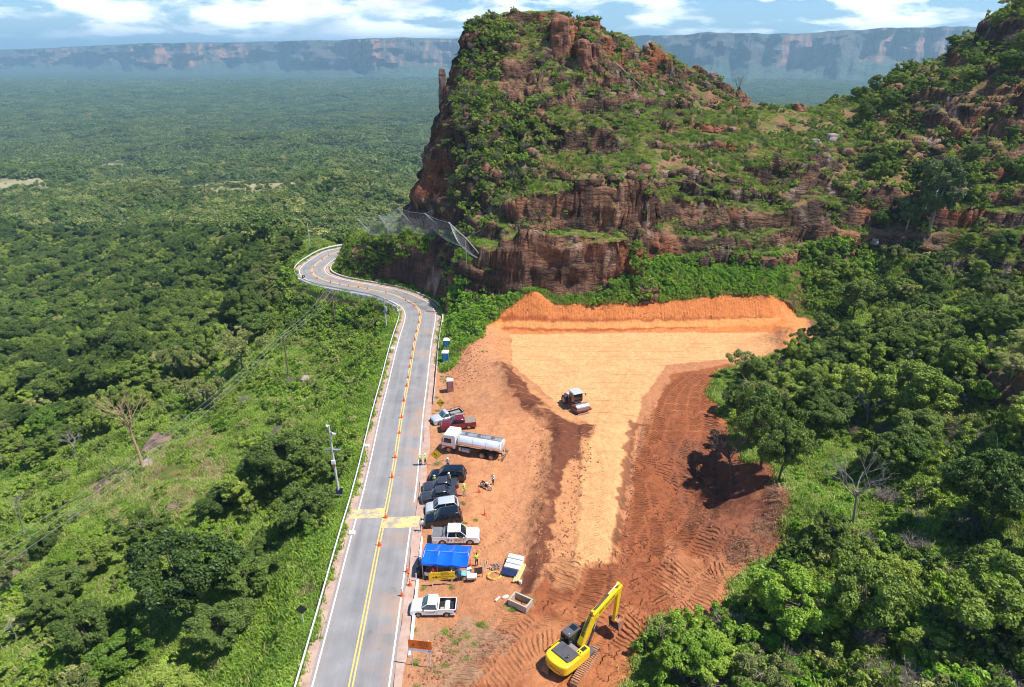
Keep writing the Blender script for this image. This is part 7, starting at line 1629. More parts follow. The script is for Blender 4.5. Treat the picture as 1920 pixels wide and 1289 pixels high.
def board(pl, pr, topl, botl, label, mat, w_extra, strip_=None, rz=None):
    a, b = np.array(at_s(*pl)), np.array(at_s(*pr)); o = empty('work_sign'); o.location = (a[0], a[1], min(ground(a[0], a[1]), ground(b[0], b[1]))); hx = math.atan2(b[1]-a[1], b[0]-a[0]); o.rotation_euler = (0, 0, hx); tag(o, label, 'road sign'); d = math.dist(a[:2], b[:2])
    zt = at_Y(topl[0], topl[1], a[1])[2]-o.location.z; zb = at_Y(botl[0], botl[1], a[1])[2]-o.location.z
    for x in (0, d): p = MB(); p.box(x-.045, x+.045, -.0, .07, -.1, zt+.04); p.build('post', WHITE, o)
    m = MB(); m.box(-w_extra, d+w_extra, -.03, -.002, zb, zt, bev=.0); m.build('board', mat, o); return o, d, zb, zt
o, d, zb, zt = board((811, 1098), (847.5, 1095.5), (806, 1074), (806, 1088.5), 'yellow work sign with black writing in front of the blue tent', SY, .33)
zc = (zt+zb)/2; hh = zt-zb; rt = (math.pi/2, 0, 0)
text('ATENÇÃO', o, (d*.62, -.034, zb+hh*.86), rt, hh*.17, BLACK); text('RISCO DE', o, (d*.66, -.034, zb+hh*.62), rt, hh*.19, BLACK); text('QUEDA DE ROCHAS', o, (d*.66, -.034, zb+hh*.38), rt, hh*.19, BLACK); text('À FRENTE', o, (d*.62, -.034, zb+hh*.14), rt, hh*.17, BLACK)
m = MB(); m.ell((.12, -.034, zb+hh*.36), (.10, .006, .09), 7, 5); m.ell((.42, -.034, zb+hh*.38), (.13, .006, .13), 6, 5); m.build('rock_symbol', BLACK, o)
l = MB(); l.box(-.3, d+.3, -.033, -.0305, zb+hh*.735, zb+hh*.745); l.build('rule_line', BLACK, o)
o, d, zb, zt = board((773.5, 1246), (806.5, 1249.5), (766, 1199.5), (766, 1215), 'orange work sign with a worker symbol and a white strip, at the bottom beside the shoulder', SO, .25); o['label'] = 'orange work sign with worker symbol and white strip beside the road shoulder'
hh = zt-zb
for q, s in enumerate(('OPERAÇÃO', 'PARE E SIGA', 'ATENÇÃO', 'OBRAS')): text(s, o, (d*.68, -.034, zt-hh*(.15+.23*q)), rt, hh*.18, BLACK)
m = MB(); zz = zb+hh*.5; m.ell((.22, -.036, zz+.13), (.04, .006, .04), 7, 5); m.path([(.22, -.036, zz+.08), (.20, -.036, zz-.04), (.13, -.036, zz-.18)], .028, 5); m.path([(.20, -.036, zz-.04), (.28, -.036, zz-.18)], .026, 5); m.path([(.22, -.036, zz+.06), (.32, -.036, zz-.02)], .02, 5); m.build('worker_symbol', BLACK, o)
s = MB(); s.box(-.25, d+.25, -.03, -.002, zb-.32, zb-.003); s.build('white_panel', WHITE, o); s = MB(); s.box(d-.1, d+.2, -.033, -.031, zb-.26, zb-.08); s.build('blue_logo', paint('logo_blue', (.25, .3, .7), .5), o)
q = at_s(570, 527); o = empty('bend_sign', (q[0], q[1], max(zs(q[1]), ground(q[0], q[1]))), .3); tag(o, 'small black and yellow marker sign on the outside of the hairpin', 'road sign'); m = MB(); m.tube((0, .03, 0), (0, .03, 1.6), .04); m.build('post', GALV, o); m = MB(); m.box(-.4, .4, -.02, .0, .8, 1.5); m.build('board', BLACK, o); m = MB(); m.add([(.1, -.025, 1.4), (-.15, -.025, 1.15), (.1, -.025, .9), (.3, -.025, .9), (.05, -.025, 1.15), (.3, -.025, 1.4)], [(0, 1, 4, 5), (1, 2, 3, 4)]); m.build('chevron', SY, o)

# ------------------------------------------------------------------ poles and wires
CONC = paint('concrete_pole', (.50, .48, .44), .85, var=.15, scale=2); WOOD = paint('pole_wood', (.20, .14, .10), .9, var=.3, scale=3)
POLE = {}
def pole(key, base, top, label, mat, arms=((.93, 1.9),), rz=0.0, r=.14, extras=None):
    p = hit(*base) if not isinstance(base, tuple) or len(base) == 2 else base; g = p[2]; h = at_Y(top[0], top[1], p[1])[2]-g; xt = at_Y(top[0], top[1], p[1])[0]
    lean = max(-.5, min(.5, xt-p[0])); o = empty('utility_pole', (p[0], p[1], g-.2), 0); tag(o, label, 'utility pole')
    m = MB(); m.path([(0, 0, 0), (lean*.5, 0, h*.5), (lean, 0, h+.2)], [r*1.25, r, r*.75], 9); m.build('post', mat, o)
    tips = []
    for f, w in arms:
        z = h*f; x0 = lean*f; c, s = math.cos(rz), math.sin(rz); a = MB(); M = Matrix.Translation((x0, 0, z)) @ Matrix.Rotation(rz, 4, 'Z'); a.box(-w/2, w/2, -.16, -.06, -.06, .06, M); ao = a.build('crossarm', mat if mat is WOOD else GALV, o)
        i_ = MB()
        for q in (-1, 0, 1): v = M @ Vector((q*w*.45, -.11, .06)); i_.tube(v, v+Vector((0, 0, .2)), .045, .03, 7); tips.append((p[0]+v.x, p[1]+v.y, g-.2+v.z+.2))
        i_.build('insulator', paint('insulator', (.45, .42, .38), .3), ao)
    POLE[key] = tips; return o, lean, h
pole('a', (541, 708), (531, 626), 'wooden power pole with one crossarm standing on the grass strip', WOOD, ((.97, 2.2),), .5); 
pole('b', (629.5, 617), (621.5, 544), 'dark power pole with wide double crossarm below the viaduct', WOOD, ((.985, 3.0), (.93, 2.6)), .1)
o, ln, h = pole('c', (725, 619), (719.5, 558), 'power pole with grey transformer next to the viaduct end', CONC, ((.97, 2.8), (.86, 2.2)), .15); m = MB(); m.cyl((ln*.7+.3, -.25, h*.70), .28, .8, 'z', 12); m.box(ln*.6-.3, ln*.6+.4, -.3, 0, h*.6, h*.6+.12); m.build('transformer', GALV, o)
o, ln, h = pole('d', (582.5, 473), (576, 419), 'pale concrete pole beyond the outside of the hairpin', CONC, ((.72, 1.6),), .2, .16); m = MB(); m.box(ln*.7-.2, ln*.7+.2, -.4, -.1, h*.5, h*.5+.5); m.build('junction_box', GALV, o)
pole('e', (499, 465), (494, 431), 'distant wooden pole with crossarm left of the hairpin', WOOD, ((.97, 2.4),), .1)
o, ln, h = pole('f', (637, 937), (616, 798), 'grey roadside camera pole with a white box and solar panel', CONC, (), 0, .15); 
m = MB(); m.box(ln*.55-.24, ln*.55+.24, -.42, -.15, h*.53, h*.53+.5, bev=.03); m.build('equipment_box', WHITE, o); m = MB(); m.box(ln*.5-.2, ln*.5+.2, -.38, -.15, h*.49, h*.53-.02); m.build('cable_box', paint('cable_brown', (.35, .18, .1), .8), o)
m = MB(); m.box(ln*.7-1.0, ln*.7+1.0, -.12, .12, h*.70, h*.70+.08); m.build('crossarm', GALV, o)
m = MB(); m.path([(ln, 0, h), (ln-.2, -.1, h+.35), (ln-.1, -.3, h+.4)], .05, 6); m.ell((ln-.1, -.35, h+.3), (.14, .14, .17)); m.build('dome_camera', WHITE, o); m = MB(); m.path([(ln, 0, h*.94), (ln+.5, -.15, h*.93)], .05, 6); m.box(ln+.4, ln+.75, -.3, -.1, h*.91, h*.93, bev=.02); m.build('camera', WHITE, o)
m = MB(); Mx = Matrix.Translation((.1, -.25, h*.15)) @ Matrix.Rotation(math.radians(38), 4, 'X'); m.box(-.45, .45, -.42, .42, -.02, .02, Mx); m.build('solar_panel', paint('solar_cell', (.006, .007, .012), .3, coat=.3), o); m = MB(); Mx = Matrix.Translation((.1, -.25, h*.15)) @ Matrix.Rotation(math.radians(38), 4, 'X'); [m.box(-.48, .48, y-.025, y+.025, -.03, .03, Mx) for y in (-.44, .44)]; m.build('panel_frame', GALV, o)
p0 = hit(28, 1100); px_, gx_ = -150, 0
off = at_z(-170, 1130, -6.0); o = empty('utility_pole', (off[0], off[1], ground(off[0], off[1]))); 
bpy.data.objects.remove(o)
def wire(a, b, sag, label, grp='power lines'):
    m = MB(); P = []
    for k in range(15): f = k/14; P.append((a[0]+(b[0]-a[0])*f, a[1]+(b[1]-a[1])*f, a[2]+(b[2]-a[2])*f-sag*4*f*(1-f)))
    m.path(P, .026, 4); o = m.build('power_line', paint_w, None); tag(o, label, 'power line', grp)
paint_w = paint('wire', (.42, .42, .41), .5, .5)
T1 = POLE['a'][:3]; T2 = POLE['b'][:3]
for k, n_ in enumerate(('left', 'middle', 'right')):
    e = at_Y(-60, 1060+k*22, 62); wire(T1[k], e, 2.2, f'{n_} one of three long power lines running down the left slope')
    wire(T1[k], T2[k], .9, f'{n_} power line between the grass strip pole and the viaduct pole'); wire(T2[k], POLE['c'][k], .5, f'{n_} power line between the viaduct pole and the transformer pole')

# ------------------------------------------------------------------ guardrails, kerbs, viaduct
def rail(name, off, i0, i1, label, mat, hgt=.72, post=4, cat='guardrail', face=1):
    o = empty(name, road_pt(i0, off, 0)); tag(o, label, cat); b = o.location
    prof = [(.0, -.16), (.045, -.12), (.045, -.06), (.0, -.02), (.0, .02), (.045, .06), (.045, .12), (.0, .16), (-.03, .165), (-.02, 0), (-.03, -.165)]
    m = MB(); secs = []
    for k in np.arange(i0, i1+.1, 1.0): secs.append([tuple(Vector(road_pt(k, off-face*q[0], hgt-.16+q[1]))-b) for q in prof])
    m.loft(secs); m.build('rail', mat, o)
    ks = list(np.arange(i0, i1+.1, post))[:99]; 
    for k in ks: p = MB(); q = Vector(road_pt(k, off+face*.05, 0))-b; p.box(q.x-.06, q.x+.06, q.y-.06, q.y+.06, q.z-.6, q.z+hgt-.02); p.build('post', mat, o)
    return o
RAILM = paint('rail_zinc', (.66, .68, .68), .5, .15, var=.1)
rail('guardrail', 4.55, 8, BR0-1, 'long galvanised guardrail along the left edge of the straight road', RAILM)
rail('guardrail', 4.55, BR0, BR1, 'guardrail on the outer edge of the viaduct', RAILM, .8, 3)
rail('guardrail', 4.55, BR1+1, IEND+22, 'guardrail round the outside of the far hairpin', RAILM, .8, 3)
i_r0, i_r1 = road_idx(790, 760), road_idx(806, 606)
rail('guardrail', -4.75, i_r0, i_r1, 'short white guardrail on the right edge before the bend', WHITE, .6, 4, face=-1)
def kerb(i0, i1, off, lab, mat, w=.14, h=.14, name='kerb'):
    m = MB(); secs = [[road_pt(k, off+a, z) for a, z in ((-w, -.1), (-w, h), (w, h), (w, -.1))] for k in np.arange(i0, i1+.1, 1)]; m.loft(secs); o = m.build(name, mat); tag(o, lab, 'kerb')
KW = worn('kerb_white', (.78, .76, .72), (.45, .36, .30), .34, .46, 1.2)
kerb(road_idx(700, 1230), road_idx(716, 1085), -4.75, 'white painted kerb edge beside the small white pickup', KW); kerb(road_idx(725, 1050), road_idx(730, 1015), -4.75, 'short piece of white kerb beside the blue tent', KW, .1)
CONCB = worn('barrier_concrete', (.62, .58, .53), (.38, .33, .29), .3, .6, .6)
kerb(BR0-10, IEND+6, -4.85, 'low concrete kerb along the foot of the road-cut cliff', CONCB, .16, .35)
for k, (px, n_) in enumerate((((660, 1001), 'lower'), ((688, 838), 'middle'), ((737, 655), 'upper'))):
    p = at_s(*px); m = MB(); m.box(-.35, .35, -.3, .3, -.05, .3, bev=.06); o = m.build('concrete_block', KW, None, loc=(p[0], p[1], zs(p[1]))); tag(o, f'{n_} white concrete block at the foot of the left guardrail', 'concrete block', 'white blocks')
def viaduct():
    o = empty('viaduct', road_pt(BR0, 5.2, 0)); tag(o, 'concrete viaduct carrying the outer lane round the slope', 'bridge'); b = o.location
    m = MB(); m.loft([[tuple(Vector(road_pt(k, a, z))-b) for a, z in ((4.5, .22), (4.84, .22), (4.84, -.75), (4.5, -.75))] for k in range(BR0-1, BR1+2)]); m.build('parapet_beam', CONCB, o)
    m = MB(); m.loft([[tuple(Vector(road_pt(k, a, z))-b) for a, z in ((.5, -.15), (4.48, -.06), (4.48, -.5), (.5, -.5))] for k in range(BR0-1, BR1+2)]); m.build('deck_slab', CONCB, o)
    for k in range(BR0+1, BR1, 2): q = MB(); a, c = [Vector(road_pt(k, x, -.35))-b for x in (4.2, 4.98)]; q.box(c.x-.12, c.x+.12, c.y-.12, c.y+.12, c.z-.55, c.z+.35); q.build('rib', CONCB, o)
    for k in range(BR0+2, BR1, 7):
        q = MB(); a = Vector(road_pt(k, 3.6, -.5))-b; q.tube(a, a-Vector((0, 0, 7.5)), .38, n=12); q.build('pillar', CONCB, o)
        q = MB(); e0, e1 = Vector(road_pt(k, 1.5, -.7))-b, Vector(road_pt(k, 4.5, -.7))-b; q.tube(e0, e1, .32, n=6); q.build('crosshead', CONCB, o)
viaduct()

# ------------------------------------------------------------------ rockfall net
def net():
    o = empty('rockfall_net'); tag(o, 'grey rockfall catch net on leaning posts above the road cut', 'net', None)
    pr = [((699, 440), (671, 412)), ((738, 438), (711, 405)), ((770, 418), (746, 391)), ((820, 421), (797, 401)), ((874, 448), (842, 418)), ((899, 479), (874, 447))]
    B0, T0 = [], []
    for (b, t) in pr:
        p = hit(*b); q = at_Y(t[0], t[1], p[1]-1.0); L = math.dist(p, q)
        B0.append(Vector(p)); T0.append(Vector(q))
    o.location = tuple(B0[0]); base = B0[0].copy()
    low = [Vector(at_Y(x, y, B0[min(i, 5)].y-2.5)) for i, (x, y) in enumerate(((700, 442), (742, 438), (775, 437), (832, 446), (872, 465), (896, 484)))]
    for i in range(6): m = MB(); m.tube(B0[i]-base, T0[i]-base, .11, n=8); m.ell(tuple(T0[i]-base), (.18, .18, .18), 7, 5); m.build('post', GALV, o)
    m = MB()
    for i in range(5):
        c = [T0[i]-base, (T0[i]+T0[i+1])/2-base+Vector((0, 0, -.3)), T0[i+1]-base]; m.path(c, .04, 5); c = [low[i]-base, (low[i]+low[i+1])/2-base+Vector((0, 0, -.2)), low[i+1]-base]; m.path(c, .045, 5)
    for i in (0, 2, 3, 5): e = T0[i]-base; m.tube(e, e+Vector((3.0, 5.5, .5)), .02, n=4)
    m.build('cable', GALV, o)
    n = MB(); NU, NV = 20, 15
    for i in range(5):
        def S(u, v): a = T0[i].lerp(T0[i+1], u)+Vector((0, 0, -.6*math.sin(math.pi*u))); b = low[i].lerp(low[i+1], u)+Vector((0, 0, -.25*math.sin(math.pi*u))); return a.lerp(b, v)+Vector((0, -1.0*math.sin(math.pi*v), -.9*math.sin(math.pi*v)))-base
        for a in range(NU):
            for b in range(NV):
                P = S(a/NU, b/NV); Q = S((a+1)/NU, (b+1)/NV); R_ = S((a+1)/NU, b/NV); T = S(a/NU, (b+1)/NV); n.tube(P, Q, .012, n=3, cap=False); n.tube(R_, T, .012, n=3, cap=False)
    n.build('mesh', paint('net_wire', (.36, .37, .37), .5, .3), o)
    v = at_Y(873, 451, B0[5].y-1.0); w = hit(878, 504); m = MB(); m.tube(Vector(v)-base, Vector((v[0], w[1], w[2]-.3))-base if abs(w[1]-v[1]) < 8 else Vector((v[0], v[1], v[2]-7))-base, .08, n=7); m.build('prop', GALV, o)
net()

# ------------------------------------------------------------------ rocks: pinnacles, fins, boulders
def rockmat(name, a, b_):
    m, nt, b, out = nmat(name); N = nt.nodes.new; L = nt.links.new; g = N('ShaderNodeNewGeometry'); mp = N('ShaderNodeMapping'); mp.inputs['Scale'].default_value = (.5, .5, 1.1); L(g.outputs['Position'], mp.inputs[0])
    n = N('ShaderNodeTexNoise'); n.inputs['Scale'].default_value = 1.1; n.inputs['Detail'].default_value = 9; n.inputs['Roughness'].default_value = .65; L(mp.outputs[0], n.inputs['Vector'])
    r = N('ShaderNodeMapRange'); r.inputs[1].default_value = .38; r.inputs[2].default_value = .62; L(n.outputs[0], r.inputs[0]); mx = N('ShaderNodeMixRGB'); L(r.outputs[0], mx.inputs[0]); mx.inputs[1].default_value = (*a, 1); mx.inputs[2].default_value = (*b_, 1); L(mx.outputs[0], b.inputs['Base Color']); b.inputs['Roughness'].default_value = .95
    bp = N('ShaderNodeBump'); bp.inputs['Distance'].default_value = .5; L(n.outputs[0], bp.inputs['Height']); L(bp.outputs[0], b.inputs['Normal']); return m
RKR = rockmat('red_rock', (.075, .04, .028), (.31, .115, .055)); RKB = rockmat('brown_rock', (.085, .06, .045), (.27, .17, .12)); RKP = rockmat('pale_rock', (.20, .15, .12), (.42, .33, .27))
def rock(name, cx, cy, z0, h, rx, ry, mat, label, seed, taper=.3, cat='rock', lean=(0, 0), group=None, nz=20, blocky=1.0):
    na = 30; V = []
    for j in range(nz+1):
        f = j/nz; z = z0+h*f; pr = (1-taper*f)*(1 if f < .86 else math.sqrt(max(0, 1-((f-.86)/.14)**2))*.999+.001)
        step = math.floor(f*nz/3+seed)*1.7
        for i in range(na):
            a = 2*math.pi*i/na; ca, sa = math.cos(a), math.sin(a); k = max(abs(ca), abs(sa))**-.55
            d = 1+.24*float(vn(ca*1.5+seed, sa*1.5, z*.16, 71))*blocky+.13*float(vn(ca*3.2, sa*3.2+seed, z*.55, 72))+.09*float(vn(step, ca*2, sa*2, 73))
            V.append((cx+lean[0]*f+ca*k*rx*pr*d, cy+lean[1]*f+sa*k*ry*pr*d, z))
    Fq = [(j*na+i, j*na+(i+1) % na, (j+1)*na+(i+1) % na, (j+1)*na+i) for j in range(nz) for i in range(na)]+[tuple(range(nz*na, nz*na+na))]
    V = [(x-cx, y-cy, z-z0) for x, y, z in V]; o = mesh_obj(name, V, Fq, mat, None, False, (cx, cy, z0)); tag(o, label, cat, group); return o
def pin(basepx, toppx, wpx, Y, mat, label, seed, taper=.3, depth=1.0, blocky=1.0):
    b = at_Y(basepx[0], basepx[1], Y); t = at_Y(toppx[0], toppx[1], Y); m = wpx/2*math.dist((0, 0, HC), b)/F/1.12
    z0 = min(b[2]-.5, ground(b[0], b[1])-1); rock('rock_outcrop', b[0], Y, z0, t[2]-z0, m, m*depth, mat, label, seed, taper, lean=(t[0]-b[0], 0), blocky=blocky)
pin((830, 190), (829, 126), 17, 183, RKB, 'slender rock pinnacle standing free at the left edge of the butte', 1, .25); pin((850, 180), (848, 126), 9, 184.5, RKR, 'thin red rock spike just right of the free-standing pinnacle', 2, .4)
pin((1046, 118), (1052, 27), 40, 187, RKR, 'tall squared reddish rock tower at the top middle of the butte', 3, .12, 1.1, .7); pin((1100, 140), (1092, 72), 34, 183, RKR, 'red rock block right of and below the summit tower', 4, .2, 1.0); pin((1122, 140), (1118, 80), 22, 184, RKR, 'narrow orange-red rock pillar right of the red block', 5, .25)
pin((962, 75), (960, 42), 18, 190, RKR, 'small dark red rock notch on the left part of the summit', 6, .2); pin((1215, 135), (1212, 82), 24, 199, RKB, 'dark rock tooth on the right shoulder of the butte', 7, .45); pin((1255, 150), (1252, 120), 22, 199.5, RKR, 'red rock stump below the dark rock tooth', 8, .4)
pin((1345, 185), (1335, 135), 42, 199, RKB, 'rugged rock knob on the saddle ridge', 9, .5, .7); pin((1372, 190), (1368, 158), 16, 198, RKR, 'small rock at the right end of the saddle knob', 10, .5)
pin((895, 105), (893, 62), 20, 189, RKB, 'dark rock step on the left shoulder of the summit', 11, .4); pin((838, 300), (836, 190), 26, 181, RKR, 'long reddish rock buttress on the left cliff of the butte', 12, .3); pin((800, 330), (803, 270), 20, 181.5, RKB, 'dark rock rib low on the left cliff of the butte', 13, .3)
pin((1880, 60), (1883, 22), 36, 203, RKB, 'dark rock cap near the top right corner hill', 14, .5); pin((1810, 110), (1812, 75), 26, 205, RKB, 'rock on the ridge left of the top right cap', 15, .5); pin((1500, 210), (1498, 193), 30, 194, RKR, 'flat red rock on the low saddle', 16, .6)
pin((1140, 205), (1150, 172), 60, 180, RKB, 'broad overhanging brown ledge right of the summit face', 17, .1, .6)
def boulder(px, w, h, mat, label, seed, flat=1.0):
    p = hit(*px); m = w/2*math.dist((0, 0, HC), p)/F; rock('boulder', p[0], p[1], p[2]-h*.4, h*1.4, m, m*flat, mat, label, seed, .45, 'boulder', nz=10)
boulder((212, 905), 44, .6, RKB, 'dark flat boulder in the grass clearing on the left', 21, 1.1); boulder((332, 950), 38, .5, RKB, 'brown flat boulder in the middle of the left clearing', 22, 1.1); boulder((300, 828), 54, .7, RKB, 'grey rock slab beside the golden dead tree', 23, 1.2); boulder((288, 862), 34, .4, RKP, 'pinkish rock slab under the golden dead tree', 24, 1.2)
boulder((15, 1085), 46, .8, RKB, 'boulder at the left edge above the bottom corner', 25); boulder((10, 1178), 60, .8, RKP, 'pale boulder at the left edge near the bottom', 26); boulder((112, 903), 40, .7, RKB, 'dark low boulder left of the grass clearing', 27); boulder((577, 712), 36, .5, RKP, 'pale rubble rocks at the foot of the wooden power pole', 28)
boulder((1560, 262), 26, 1.6, RKP, 'pale boulder on the grassy slope under the saddle', 29); boulder((1528, 268), 18, 1.0, RKP, 'small pale boulder left of the larger one under the saddle', 30); boulder((1640, 455), 13, .9, RKP, 'pale rock by the dark cave mouth', 31)

# ------------------------------------------------------------------ dead trees and logs
def dead_tree(base, toppx, spread, mat, label, seed, r=.2, n=9, flatness=.3, sub=4):
    p = hit(*base); h = max(2.5, at_Y(toppx[0], toppx[1], p[1])[2]-p[2]); xt = at_Y(toppx[0], toppx[1], p[1])[0]-p[0]; rg = random.Random(seed)
    o = empty('dead_tree', p); tag(o, label, 'tree'); t = MB(); f0 = Vector((xt*.45, 0, h*.5)); t.path([(0, 0, -.3), (xt*.2, .1, h*.25), f0], [r*1.3, r, r*.8], 8); t.build('trunk', mat, o)
    b = MB()
    def br(P, d, L, rr, lv):
        Q = P+d*L; M = P.lerp(Q, .5)+Vector((rg.uniform(-1, 1), rg.uniform(-1, 1), rg.uniform(-.2, .8)))*L*.1; b.path([P, M, Q], [rr, rr*.8, rr*.55], 5)
        if lv > 0:
            for _ in range(3 if lv > 1 else sub): dd = (d+Vector((rg.uniform(-1, 1), rg.uniform(-1, 1), rg.uniform(-.4, .7)))*.75).normalized(); br(P.lerp(Q, rg.uniform(.55, 1)), dd, L*rg.uniform(.45, .75), rr*.5, lv-1)
    for k in range(n): a = 2*math.pi*k/n+rg.uniform(-.3, .3); br(f0+Vector((0, 0, -rg.uniform(0, .2)*h*.5)), Vector((math.cos(a)*spread/h*1.3+xt/h*.4, math.sin(a)*spread/h*1.3, 1-flatness*rg.random())).normalized(), h*.32, r*.55, 3)
    b.build('branches', mat, o); return o
dead_tree((270, 880), (218, 742), 2.3, BARKY, 'tall golden-barked bare tree leaning left over the grass clearing', 1, .22, 5, .2)
dead_tree((140, 862), (136, 812), 2.0, BARKP, 'small white bare tree at the left edge of the dark forest', 2, .14, 5); dead_tree((1600, 985), (1612, 855), 4.0, BARKP, 'bare grey umbrella-shaped tree over the right meadow', 3, .13, 7, .5)
dead_tree((1375, 905), (1355, 805), 3.2, BARK, 'leafless brown vine-hung tree beside the shaded pit', 4, .16, 8, .3, 5); dead_tree((1625, 800), (1630, 735), 3.2, BARKP, 'grey bare tree in front of the big rounded tree', 5, .14, 6, .4); 
dead_tree((270, 1015), (262, 975), 2.0, BARKP, 'grey dead bush-like tree below the left clearing', 8, .08, 6, .6); dead_tree((1385, 190), (1382, 140), 2.2, BARK, 'thin leafless tree on the saddle skyline right of the rock knob', 9, .09, 5, .2)
dead_tree((45, 1005), (30, 935), 1.2, BARKP, 'thin leaning grey trunk at the left edge', 10, .10, 3)
def log(a, b, r, label, mat=BARKP, up=.2):
    p, q = Vector(hit(*a)), Vector(hit(*b)); p.z += up; q.z += up; m = MB(); mid = p.lerp(q, .5)+Vector((.1, .1, .05)); m.path([p, mid, q], [r, r*.9, r*.7], 8); o = m.build('fallen_log', mat, None); tag(o, label, 'log')
log((1412, 768), (1432, 742), .2, 'short pale fallen log behind the pad corner tree'); log((1445, 772), (1470, 765), .22, 'pale log lying beside the trees right of the red soil'); log((1150, 122), (1205, 170), .16, 'long whitish fallen trunk on the right face of the butte', BARKP, .6); log((1196, 222), (1201, 200), .12, 'small whitish stick standing on the butte slope', BARKP, .5)
log((238, 1035), (290, 1040), .09, 'thin grey fallen branch in front of the big dark tree'); log((447, 1010), (466, 1028), .08, 'pale stick lying on the left slope'); 
def debris():
    rg = random.Random(9); m = MB()
    for k in range(1500):
        cx, cy = rg.choice([(1448, 975, 26, 42), (1455, 940, 20, 40), (1430, 1000, 36, 22), (1400, 1040, 55, 22), (1375, 900, 30, 30)][:5]) [:2], 0
        q = rg.choice([(1450, 975, 24, 40), (1455, 935, 20, 36), (1432, 1000, 30, 22), (1400, 1035, 50, 20)]); px = (q[0]+rg.gauss(0, .5)*q[2], q[1]+rg.gauss(0, .5)*q[3]); p = at_s(*px); g = ground(p[0], p[1]); d = Vector((rg.uniform(-1, 1), rg.uniform(-1, 1), rg.uniform(-.15, .3))).normalized(); L = rg.uniform(.3, 1.5); P = Vector((p[0], p[1], g+rg.uniform(.02, .25)))
        m.path([P-d*L/2, P+Vector((rg.uniform(-.1, .1), 0, .05)), P+d*L/2], [.012, rg.uniform(.015, .045), .01], 4)
    o = m.build('brush_debris', paint('root_wood', (.32, .16, .085), .9, var=.4, scale=1.5), None); tag(o, kind='stuff')
debris()
def clods():
    rg = random.Random(10); me = MB(); me.ell((0, 0, 0), (1, 1, .8), 7, 5); base = np.array(me.v); V = []; Fq = []
    zones = [((1100, 830), (1040, 1090), 20, 380), ((870, 640), (870, 720), 34, 900), ((1200, 800), (1165, 1080), 6, 260), ((1010, 780), (1020, 1090), 16, 500), ((1330, 1060), (1250, 1130), 40, 200), ((1250, 830), (1330, 1000), 60, 250), ((960, 612), (1440, 612), 5, 260), ((880, 1240), (960, 1180), 30, 200), ((850, 1180), (800, 1280), 30, 260)]
    for a, b, w, n in zones:
        for k in range(n):
            f = rg.random(); px = (a[0]+(b[0]-a[0])*f+rg.gauss(0, 1)*w*.6, a[1]+(b[1]-a[1])*f+rg.gauss(0, 1)*w*.25); p = at_s(*px)
            if samp(insite, p[0], p[1]) == 0: continue
            s = .04+.11*rg.random()**2.5; B = base*s*(1+.3*np.array([[rg.uniform(-1, 1) for _ in range(3)] for _ in base])); off_ = len(V); B = B+np.array([p[0], p[1], ground(p[0], p[1])+s*.25]); V += B.tolist(); Fq += [tuple(off_+i for i in f_) for f_ in me.f]
    o = mesh_obj('soil_clods', V, Fq, rockmat('clod', (.26, .10, .05), (.44, .19, .09))); tag(o, kind='stuff')
clods()

# ------------------------------------------------------------------ site odds and ends
def simple(name, label, cat, px, fn, mat, rz=0.0, group=None, dz=0):
    p = at_s(*px); m = MB(); fn(m); o = m.build(name, mat, None, loc=(p[0], p[1], ground(p[0], p[1])+dz)); o.rotation_euler = (0, 0, rz); tag(o, label, cat, group); return o
CON2 = paint('culvert_concrete', (.46, .38, .29), .9, var=.2, scale=2, dust=.3)
def culv(m):
    a, b, t = 1.05, .68, .17
    for x0, x1, y0, y1 in ((-a, a, -b, -b+t), (-a, a, b-t, b), (-a, -a+t, -b+t+.003, b-t-.003), (a-t, a, -b+t+.003, b-t-.003)): m.box(x0, x1, y0, y1, 0, .75, bev=.02)
simple('culvert_box', 'open concrete culvert box lying at the edge of the dark soil', 'concrete box', (976, 1135), culv, CON2, -.55)
o = empty('panel_stack', (*at_s(960, 1072)[:2], ground(*at_s(960, 1072)[:2])), -.32); tag(o, 'stack of white panels with dark blue front boards near the yellow planks', 'panel stack')
for k in range(3): m = MB(); m.box(-.85, .85, -.15+k*.62, .42+k*.62, .0, .42+.12*k, bev=.04); m.build('white_panel', WHITE, o)
for k in range(2): m = MB(); Mx = Matrix.Translation((0, -.45-k*.42, .22)) @ Matrix.Rotation(.35, 4, 'X'); m.box(-.9, .75, -.18, .18, -.02, .02, Mx); m.build('blue_panel', paint('panel_navy', (.02, .03, .085), .25, coat=.5), o)
for k in range(3): simple('plank', ['left', 'middle', 'right'][k]+' long yellow plank beside the white panel stack', 'plank', (971+k*4.2, 1078), lambda m: m.box(-.11, .11, -1.5, 1.5, .02, .14), paint('plank_yellow', (.66, .44, .17), .8, var=.15), -.33, 'yellow planks')
def coil(m):
    for k in range(5): r = .55+.07*(k % 3); m.path([(r*1.1*math.cos(a), r*.9*math.sin(a), .04+.035*k+.02*math.sin(3*a+k)) for a in [2*math.pi*i/28 for i in range(29)]], .022, 5)
simple('hose_coil', 'coil of yellow hose on the soil between timber and rubble', 'hose', (927, 1081), coil, paint('hose_yellow', (.75, .5, .1), .6))
for k, (x, y, L, lab) in enumerate(((901, 1062, 1.6, 'leftmost loose timber batten standing row right of the green-vest worker'), (906, 1060, 2.0, 'second loose batten right of the green-vest worker'), (909, 1064, 1.7, 'third loose batten, just above the hose coil'), (912.5, 1063, 1.9, 'pale loose batten nearest the hose coil'))):
    simple('timber_batten', lab, 'timber', (x, y), lambda m: m.box(-.04, .04, -L/2, L/2, .01, .08), paint('batten', (.42, .28, .17), .85), random.uniform(-.25, .1), 'loose battens')
